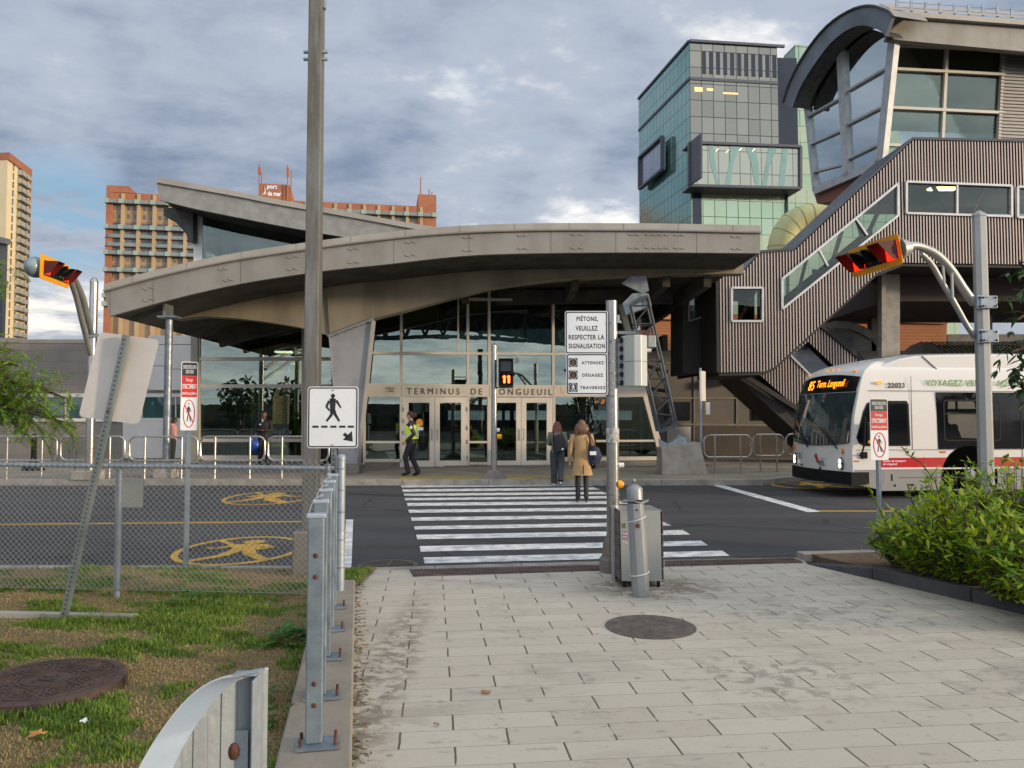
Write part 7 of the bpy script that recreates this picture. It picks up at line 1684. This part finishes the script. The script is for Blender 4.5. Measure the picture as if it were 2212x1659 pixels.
# 4 pink jacket
c=G(372,1003,.15); c.z=.15
p4=person('person in a pink hooded jacket with red bag waiting left of the terminal hall',c,R(-60),1.60,pose(wrl=(-.14,.16,1.0),wrr=(.14,.16,1.0),head=(0,.05,1.58)),dict(m=mat('pink fleece',(.62,.28,.26),.9,0,(.55,.24,.22),5)),dict(m=mat('black jeans',(.02,.022,.022),.8,0,(.03,.04,.035),8),w=1.25),mat('pink trainer',(.30,.08,.12),.6),dict(m=mat('black hair',(.008,.006,.006),.5),len=.10),sk=mat('brown skin',(.16,.08,.05),.6,0,(.13,.065,.04),6))
k=p4['k']; mb=MB(); mb.ball((-.16*k,-.10*k,1.05*k),(.06,.11,.13),12,7); mb.build('red_bag',mat('red leather bag',(.22,.015,.02),.4),p4['t'],smooth=True); mb=MB(); mb.ball((0,-.10*k,1.44*k),(.11,.08,.07),12,6); mb.build('hood',mat('pink fleece',(.6,.3,.3)),p4['t'],smooth=True)
# 5 dark uniformed person with blue bag
c=G(571,1005,.15); c.z=.15; c=Yp(571,905,24.8); c.z=.15
p5=person('person in black uniform with light shoulder badges standing before the left glass wall',c,R(176),1.80,pose(ell=(-.25,.05,1.13),wrl=(-.08,.22,1.12),elr=(.25,.05,1.13),wrr=(.10,.20,1.12),anl=(-.13,-.02,.09),anr=(.13,-.02,.09),tol=(-.16,.12,.035),tor=(.16,.12,.035)),dict(m=navy,hem=-.08),dict(m=navy,w=1.15),mat('black trainer',(.03,.03,.03),.5),dict(m=mat('black hair',(.01,.01,.01)),len=0),sk=mat('brown skin',(.16,.08,.05)))
k=p5['k']; mb=MB(); 
for s_ in(-1,1): mb.ball((s_*.235*k,.01*k,1.27*k),(.008,.04,.05),8,5)
mb.box((.07*k,.135*k,1.30*k),(.07,.006,.035)); mb.build('badge',signw,p5['t'])
mb=MB(); mb.prism([(-.04*k,.10*k,1.47*k),(0,.15*k,1.36*k),(.04*k,.10*k,1.47*k),(0,.12*k,1.42*k)],(0,.008,0)); mb.build('collar',signw,p5['t'])
mb=MB(); mb.ball((.24*k,.10*k,.66*k),(.15,.12,.22),12,8); mb.tube([(.24*k,.1*k,.84*k),(.20*k,.14*k,1.05*k)],[.05,.01],6); mb.build('blue_bag',mat('blue plastic bag',(.01,.05,.32),.35,0,(.10,.16,.45),3,.4),p5['t'],smooth=True)
for pr in(p1,p2,p3,p4,p5): pass
# ---------------------------------------------------------------- vegetation
def leafmat(name,cols,trans=.25,sc=1.3,rough=.5):
    m=bpy.data.materials.new(name); m.use_nodes=True; t=NT(m.node_tree); b=m.node_tree.nodes['Principled BSDF']; tc=t.new('ShaderNodeTexCoord'); g=t.new('ShaderNodeNewGeometry')
    r=g.outputs['Random Per Island']; cr=t.new('ShaderNodeValToRGB'); e=cr.color_ramp.elements; e[0].color=tuple(cols[0])+(1,); e[1].color=tuple(cols[-1])+(1,)
    for i,c in enumerate(cols[1:-1]): x=e.new((i+1)/(len(cols)-1)); x.color=tuple(c)+(1,)
    f=t.math('ADD',t.math('MULTIPLY',r,.7),t.math('MULTIPLY',t.ramp(t.noise(tc.outputs['Object'],sc,3),.3,.7),.3)); t.put(cr.inputs[0],f)
    t.put(b.inputs['Base Color'],cr.outputs[0]); b.inputs['Roughness'].default_value=rough
    tr=t.new('ShaderNodeBsdfTranslucent'); t.put(tr.inputs[0],cr.outputs[0]); mx=t.new('ShaderNodeMixShader',i_0=trans); t.l.new(b.outputs[0],mx.inputs[1]); t.l.new(tr.outputs[0],mx.inputs[2]); t.l.new(mx.outputs[0],m.node_tree.nodes['Material Output'].inputs[0]); return m
def leaf(mb,p,d,up,L,w,fold=.25):
    d=d.normalized(); s=d.cross(up); 
    if s.length<.05: s=d.cross(V((1,0,0)))
    s.normalize(); n=s.cross(d)
    q=[p,p+d*L*.28+s*w*.42-n*w*fold*.3,p+d*L*.62+s*w*.40-n*w*fold*.3,p+d*L-n*L*.10,p+d*L*.62-s*w*.40-n*w*fold*.3,p+d*L*.28-s*w*.42-n*w*fold*.3,p+d*L*.5+n*w*.02]
    mb.add(q,[(0,1,2,3,6),(0,6,3,4,5)])
barkm=mat('bark brown',(.10,.075,.05),.9,0,(.06,.045,.03),8,1,.5,30)
shrubm=leafmat('shrub leaf',[(.05,.12,.008),(.13,.25,.01),(.27,.40,.015),(.42,.52,.025),(.46,.34,.04)],.4)
def rv(): 
    return V((random.gauss(0,1),random.gauss(0,1),random.gauss(0,1))).normalized()
def shrub(label,c,rx,ry,h,n,grp='leafy green shrubs in the right hand planting bed'):
    t_=thing('shrub',label,'shrub',tuple(c),0,grp); c=V(c); ms=MB(); mb=MB(); 
    for i in range(n):
        a_=random.uniform(0,2*math.pi); q_=math.sqrt(random.random()); tip=c+V((rx*q_*math.cos(a_),ry*q_*math.sin(a_),h*(1-.45*q_*q_)*random.uniform(.45,1.05))); b0=c+V((rx*.35*q_*math.cos(a_),ry*.35*q_*math.sin(a_),.02))
        ms.tube([b0,b0.lerp(tip,.5)+V((0,0,.06)),tip],[.008,.006,.002],4,cap=False)
        nl=random.randint(11,16); ax=(tip-b0).normalized()
        for j in range(nl):
            f=.12+.90*j/nl if j<nl-4 else 1.0; p=b0.lerp(tip,min(f,1))+V((0,0,.06*(1-abs(2*f-1)) if f<1 else 0)); r_=rv(); d_=(r_+ax*.5+V((0,0,.15))); d_.z*=.6
            leaf(mb,p,d_,V((0,0,1)),random.uniform(.05,.135),random.uniform(.026,.055))
    ms.build('stem',barkm,t_); mb.build('foliage',shrubm,t_,smooth=False)
def gp(px,py): p=G(px,py,.1); return p
for lab,px,py,rx,ry,h,n in(
 ('shrub nearest the crosswalk end of the planter kerb',1955,1228,.34,.4,.66,110),
 ('shrub behind the second planter kerb block, below the no pedestrian sign',2010,1250,.42,.45,.78,160),
 ('shrub in front of the right hand signal pole base',2095,1268,.46,.5,.94,190),
 ('shrub at the right edge of the view beside the dark kerb',2195,1300,.48,.5,.80,190),
 ('shrub behind the front row, under the front wheel of the bus',2075,1190,.52,.55,1.12,180),
 ('shrub behind the front row at the far right edge',2200,1200,.7,.6,1.12,210),
 ('low shrub just right of the front row, outside the kerb corner',2320,1345,.5,.5,.75,110)):
    c=gp(px,py); shrub(lab,c,rx,ry,h,n)
# tall sprigs
t_=thing('sapling','tall leafy sapling shoot standing above the shrubs in front of the bus wheel','sapling',tuple(gp(2050,1180))); mb=MB(); ms=MB()
for l in ([(2040,1130),(2035,1090),(2020,1040),(1990,1000),(1965,985),(1948,965)],[(2035,1100),(2050,1060),(2062,1035)],[(1925,1150),(1905,1110),(1888,1080),(1878,1052)],[(1990,1120),(1968,1080),(1960,1045)],[(2110,1120),(2090,1070),(2085,1048)],[(2180,1110),(2175,1075),(2170,1060)]):
    P_=[Yp(x,y,7.6) for x,y in l]; ms.tube(P_,.006,5)
    for a_,b_ in zip(P_,P_[1:]):
        for j in range(7): p=a_.lerp(b_,j/7); d_=rv(); d_.z=abs(d_.z)*.4; leaf(mb,p,d_+(b_-a_)*2,V((0,0,1)),random.uniform(.05,.09),random.uniform(.024,.038))
ms.build('stem',barkm,t_); mb.build('foliage',shrubm,t_)
# trees: trunk outside the frame with limbs reaching in
locm=leafmat('locust leaflet',[(.08,.20,.02),(.17,.34,.025),(.32,.48,.04),(.52,.48,.07)],.5)
def bez(a_,b_,n=8,sag=.0,wob=.05):
    a_=V(a_);b_=V(b_); out=[]
    for i in range(n+1): f=i/n; p=a_.lerp(b_,f); p.z+=sag*math.sin(f*math.pi); p+=V((random.gauss(0,wob),random.gauss(0,wob),random.gauss(0,wob)))*math.sin(f*math.pi)*.5; out.append(p)
    return out
def locust_spray(mb,ms,p,d,L,dens=1):
    # pinnate frond: a rachis with paired leaflets
    n=int(9*dens); q0=p; d=d.normalized(); 
    pts=[p+d*L*i/n+V((0,0,-.35*L*(i/n)**2)) for i in range(n+1)]; ms.tube(pts,.0016,3,cap=False)
    s=d.cross(V((0,0,1))).normalized()
    for i in range(1,n+1):
        for sg in(-1,1): leaf(mb,pts[i],s*sg+d*.35+V((0,0,random.uniform(-.35,.1))),V((0,0,1)),L*.34*random.uniform(.8,1.1),L*.14,.1)
def ltree(label,base,H_,crown,targets,grp=None,m=locm,dens=60,trunk=.14,L=.19):
    t_=thing('tree',label,'tree',tuple(base)); base=V(base); ms=MB(); mb=MB()
    topp=base+V((0,0,H_*.55)); ms.tube([base,base.lerp(topp,.5)+V((.05,.03,0)),topp],[trunk,trunk*.75,trunk*.5],10)
    for tg in targets:
        tg=V(tg); st_=base+V((0,0,H_*random.uniform(.35,.55))); br_=bez(st_,tg,8,.25,.12); ms.tube(br_,[trunk*.35*(1-.85*i/8)+.006 for i in range(9)],6)
        for j in range(dens):
            f=random.uniform(.45,1.0); k_=min(int(f*8),7); p=br_[k_].lerp(br_[k_+1],f*8-k_)+rv()*random.uniform(.02,.42)*crown; d_=rv(); d_.z-=.35
            tw=br_[k_]; ms.tube([tw,p],[.006,.003],3,cap=False) if j%3==0 else None
            locust_spray(mb,ms,p,d_,random.uniform(.7,1.2)*L)
    ms.build('trunk',barkm,t_); mb.build('crown',m,t_); return t_
random.seed(11)
D=10.2
tg=[Yp(40,790,D),Yp(90,840,D),Yp(10,830,D-.6),Yp(140,860,D+.3),Yp(165,925,D+.2),Yp(60,905,D),Yp(-40,860,D),Yp(20,760,D+.4),Yp(110,905,D-.3),Yp(-60,780,D)]
ltree('honey locust tree with fine drooping foliage reaching in from the left edge',(-9.0,D+.2,.05),4.6,.9,tg,dens=135)
ltree('second locust tree with foliage just showing high at the left edge',(-9.6,12.5,.05),6.2,.8,[Yp(-25,600,12.5),Yp(-20,650,12.4),Yp(0,575,12.6),Yp(-90,560,12.5)],dens=90)
ashm=leafmat('ash leaf dark',[(.008,.03,.008),(.018,.055,.012),(.03,.09,.02),(.05,.12,.03)],.2)
random.seed(5)
def btree(label,base,targets,D_):
    t_=thing('tree',label,'tree',tuple(base)); ms=MB(); mb=MB(); base=V(base); ms.tube([base,base+V((0,0,2.4)),base+V((.1,0,4.4))],[.12,.09,.05],10)
    for tg in targets:
        br_=bez(base+V((0,0,random.uniform(2.0,3.6))),tg,8,.2,.06); ms.tube(br_,[.03*(1-.85*i/8)+.004 for i in range(9)],5)
        for j in range(46):
            f=random.uniform(.5,1); k_=min(int(f*8),7); p=br_[k_].lerp(br_[k_+1],f*8-k_)+rv()*random.uniform(0,.16)
            for s_ in range(3): d_=rv(); d_.z=-abs(d_.z)*.8-.1; leaf(mb,p,d_,V((0,0,1)),random.uniform(.08,.13),random.uniform(.03,.045))
    ms.build('trunk',barkm,t_); mb.build('crown',ashm,t_)
btree('dark leaved tree with hanging leaves reaching in at the right edge',(5.9,6.4,.1),[Yp(2200,600,6),Yp(2198,690,6),Yp(2205,750,6),Yp(2185,760,6),Yp(2200,830,6),Yp(2200,885,6),Yp(2185,820,6.1),Yp(2230,640,6),Yp(2195,640,6)],6)
# grass ------------------------------------------------------------
def groundmat():
    m=bpy.data.materials.new('turf soil'); m.use_nodes=True; t=NT(m.node_tree); b=m.node_tree.nodes['Principled BSDF']; tc=t.new('ShaderNodeTexCoord'); v=tc.outputs['Object']
    c=t.mix(t.ramp(t.noise(v,1.0,5,.6),.38,.62),(.26,.19,.09),(.14,.16,.04)); c=t.mix(t.ramp(t.noise(v,14,6,.7),.45,.7),c,(.30,.21,.11)); c=t.mix(t.ramp(t.noise(v,60,3,.6),.5,.75),c,(.03,.03,.012))
    t.put(b.inputs['Base Color'],c); b.inputs['Roughness'].default_value=.95; bn=t.new('ShaderNodeBump',i_Strength=1,i_Distance=.04); t.put(bn.inputs['Height'],t.noise(v,30,6,.7)); t.l.new(bn.outputs[0],b.inputs['Normal']); return m
from mathutils import noise as mn
def gz(x,y): return .045+.03*mn.noise(V((x*.8,y*.8,0)))+ (-.0)
mb=MB(); NX,NY=70,60; x0,x1,y0,y1=-16,-.4,-2,8.72
for j in range(NY+1):
    for i in range(NX+1):
        y=y0+(y1-y0)*j/NY; xr=RX(y)-.30 if y<7.7 else -1.52; x=x0+(xr-x0)*(i/NX)**.7; mb.v.append(V((x,y,gz(x,y))))
for j in range(NY):
    for i in range(NX): mb.f.append((j*(NX+1)+i,j*(NX+1)+i+1,(j+1)*(NX+1)+i+1,(j+1)*(NX+1)+i)); mb.m.append(0)
o=mb.build('lawn_ground',groundmat(),smooth=True); o['kind']='structure'
def grassm(name,cols): return leafmat(name,cols,.25,1.0,.7)
gm1=grassm('green grass blade',[(.05,.115,.010),(.095,.185,.015),(.17,.25,.025),(.28,.27,.06)]); gm2=grassm('dry grass blade',[(.20,.13,.055),(.32,.22,.09),(.40,.30,.14),(.18,.18,.05)])
random.seed(3)
A=MB(); Bm=MB(); vA=[];fA=[];vB=[];fB=[]
def blade(vs,f_,x,y,z,h,w):
    a_=random.uniform(0,6.283); ln=random.uniform(.1,.9)*h; dx,dy=math.cos(a_),math.sin(a_); b=len(vs)
    vs+=[(x-dy*w,y+dx*w,z),(x+dy*w,y-dx*w,z),(x+dx*ln*.4+dy*w*.7,y+dy*ln*.4-dx*w*.7,z+h*.6),(x+dx*ln*.4-dy*w*.7,y+dy*ln*.4+dx*w*.7,z+h*.6),(x+dx*ln,y+dy*ln,z+h*(1-.3*ln/h))]
    f_+=[(b,b+1,b+2,b+3),(b+3,b+2,b+4)]
cnt=0
while cnt<150000:
    y=1.6+7.0*random.random()**1.35; xl=-.72*y-.6; xr=(RX(y)-.35) if y<7.7 else -1.55
    if xl>xr: continue
    x=random.uniform(xl,xr); 
    if (x+3.06)**2+(y-4.82)**2<.43**2: continue
    g=mn.fractal(V((x*.9+5,y*1.3,0)),1,2,5)+.45*mn.noise(V((x*5,y*5,3)))
    near=min(1,abs(x-xr)/.15); cnt+=1
    if g>-.04+.12*random.random(): blade(vA,fA,x,y,gz(x,y)-.005,random.uniform(.025,.06)*(1.35 if g>.25 else .8),.0022+.0003*y)
    else: blade(vB,fB,x,y,gz(x,y)-.005,random.uniform(.008,.028),.002+.0003*y)
for nm,vs,f_,m,lab in(('grass',vA,fA,gm1,'green grass of the lawn'),('dry_grass',vB,fB,gm2,'straw coloured dry grass patches of the lawn')):
    me=bpy.data.meshes.new(nm); me.from_pydata(vs,[],f_); me.materials.append(m); o=bpy.data.objects.new(nm,me); COL.objects.link(o); tag(o,lab,'grass',kind='stuff')
# weeds
weedm=leafmat('broad weed leaf',[(.03,.09,.012),(.06,.16,.02),(.10,.24,.03)],.3)
def weed(label,c,r,n,L):
    t_=thing('weed_plant',label,'plant',tuple(c)); mb=MB(); c=V(c)
    for i in range(n):
        a_=random.uniform(0,6.28); q_=random.random(); p=c+V((math.cos(a_),math.sin(a_),0))*r*q_+V((0,0,.02+.10*random.random()*(1-q_))); leaf(mb,p,V((math.cos(a_),math.sin(a_),random.uniform(.1,.7))),V((0,0,1)),L*random.uniform(.6,1.1),L*.42,.2)
    mb.build('foliage',weedm,t_)
weed('broad leaved weed clump against the concrete strip',G(615,1390,.05),.16,64,.12); weed('low weed under the chain link fence bottom wire',G(405,1303,.05),.22,60,.07); weed('flat weed rosette behind the curved steel guard',G(600,1565,.05),.10,16,.08); weed('yellowing weed tuft at the far end of the concrete strip',G(760,1262,.05),.12,50,.05); weed('weed patch beside the concrete strip, lower half',G(590,1510,.05),.15,30,.06)
# low concrete edging in the grass
mb=MB(); a_=G(-300,1320,.07);b_=G(285,1332,.07); strip(mb,(a_.x,a_.y,0),(b_.x,b_.y,0),.09,.075,.08,n=3); o=mb.build('garden_edging',conc); tag(o,'thin concrete edging strip lying in the grass at the left','edging')
# litter and leaves
leafc=mat('fallen leaf',(.34,.15,.03),.7,0,(.20,.08,.02),20)
def fleaf(label,c,r,m):
    n=11; vs=[V(c)+V((0,0,.012))]; 
    for i in range(n): a_=2*math.pi*i/n; rr=r*(1 if i%2 else .55)*random.uniform(.8,1.1); vs.append(V(c)+V((rr*math.cos(a_),rr*math.sin(a_)*.8,.004+.018*random.random())))
    mb=MB(); mb.add(vs,[(0,i+1,(i+1)%n+1) for i in range(n)]); o=mb.build('fallen_leaf',m); tag(o,label,'leaf')
fleaf('curled brown and yellow leaf lying on the pavers',G(1049,1497,.024),.045,leafc); fleaf('large orange leaf lying in the grass at the lower left',G(82,1588,.09),.055,mat('orange leaf',(.45,.19,.04),.7)); fleaf('small brown leaf on the pavers near the bottom edge',G(943,1568,.024),.022,leafc); fleaf('small orange leaf in the grass behind the curved guard',G(437,1415,.09),.03,mat('orange leaf',(.45,.2,.05))); fleaf('brown leaf in the litter beside the concrete strip',G(792,1397,.024),.03,leafc); fleaf('pale paper scrap in the grass at the lower left',G(183,1562,.09),.035,signw)
mb=MB()
for i in range(380):
    y=random.uniform(3.4,7.9); x=RX(y)+abs(random.gauss(0,.045)); s_=random.uniform(.004,.014); c_=V((x,y,.023)); a_=random.uniform(0,3.14)
    d_=V((math.cos(a_),math.sin(a_),0)); e_=V((-d_.y,d_.x,0)); mb.add([c_+d_*s_*2,c_+e_*s_*.6+V((0,0,.003)),c_-d_*s_*2,c_-e_*s_*.6],[(0,1,2,3)])
o=mb.build('leaf_litter',mat('dry leaf litter',(.18,.13,.07),.9,0,(.09,.065,.035),30)); tag(o,'dry leaf litter and dirt along the foot of the concrete strip','litter',kind='stuff')
mb=MB()
for i in range(260):
    x=random.uniform(3.7,12); y=random.uniform(7.6,10); 
    if (V((x,y))-K1).dot(kn)<.25: continue
    s_=random.uniform(.01,.025); c_=V((x,y,.106)); a_=random.uniform(0,3.14); d_=V((math.cos(a_),math.sin(a_),.2)); e_=V((-d_.y,d_.x,0)); mb.add([c_+d_*s_,c_+e_*s_*.5,c_-d_*s_,c_-e_*s_*.5],[(0,1,2,3)])
o=mb.build('bed_litter',leafc); tag(o,'brown leaf litter on the planting bed soil','litter',kind='stuff')
# ---------------------------------------------------------------- what the glass reflects: the far side of the square, behind the viewer
cn=thing('bus_canopy','wide steel trussed bus canopy across the square, mirrored in the terminal glass','canopy',(16,-30,0))
mb=MB(); 
for i in range(14):
    a0,a1=i/14,(i+1)/14; f=lambda a:(-12+56*a,10.2+2.6*math.sin(math.pi*a)); (xa,za),(xb,zb2)=f(a0),f(a1); mb.prism([(xa,-26,za),(xb,-26,zb2),(xb,-26,zb2+.5),(xa,-26,za+.5)],(0,-18,0))
mb.build('roof',soff,cn); mb=MB()
for i in range(28):
    a0,a1=i/28,(i+1)/28; (xa,za),(xb,zb2)=f(a0),f(a1); mb.tube([(xa,-27,za-2.6),(xb,-27,zb2-2.6)],.22,6); mb.tube([(xa,-27,za-2.6),((xa+xb)/2,-27,(za+zb2)/2)],.15,5); mb.tube([((xa+xb)/2,-27,(za+zb2)/2),(xb,-27,zb2-2.6)],.15,5)
for x in(-8,4,16,28,40): mb.tube([(x,-27,0),(x,-27,9)],.25,8)
mb.build('truss',tr,cn)
dkleaf=leafmat('dark tree foliage',[(.012,.03,.01),(.03,.06,.015),(.05,.09,.02)],.15)
def ftree(label,x,y,h,r):
    t_=thing('tree',label,'tree',(x,y,0),0,'trees across the square behind the viewer'); ms=MB(); ms.tube([(x,y,0),(x,y,h*.6)],[.2,.1],8); ms.build('trunk',barkm,t_); mb=MB()
    for i in range(420):
        d_=rv(); q_=random.random()**.4; p=V((x,y,h*.62))+V((d_.x*r*q_,d_.y*r*q_,d_.z*h*.40*q_)); leaf(mb,p,rv(),V((0,0,1)),.9,.6)
    mb.build('crown',dkleaf,t_)
for i,(x,y,h) in enumerate([(-46,-40,6.5),(-34,-44,7),(-26,-36,6),(-12,-46,5.5),(3,-48,5.8),(16,-50,5),(27,-47,5.6),(40,-50,5),(52,-46,5.2),(64,-40,4.5)]):
    ftree(f'tree {"first second third fourth fifth sixth seventh eighth ninth tenth".split()[i]} from the west across the square, seen only in reflections',x,y,h,3.2)
b2=thing('low_shop_row','long low dark building across the square, seen only in reflections','building',(10,-58,0)); mb=MB(); mb.box((10,-60,1.9),(150,6,3.8)); mb.build('wall',concd,b2); mb=MB(); mb.box((10,-56.9,1.4),(140,.1,1.6)); mb.build('window_band',darkglass,b2)

for (pn_,nm),(m_,par,q) in REST.items():
    o=q.build(nm,m_,par); o['kind']='stuff'
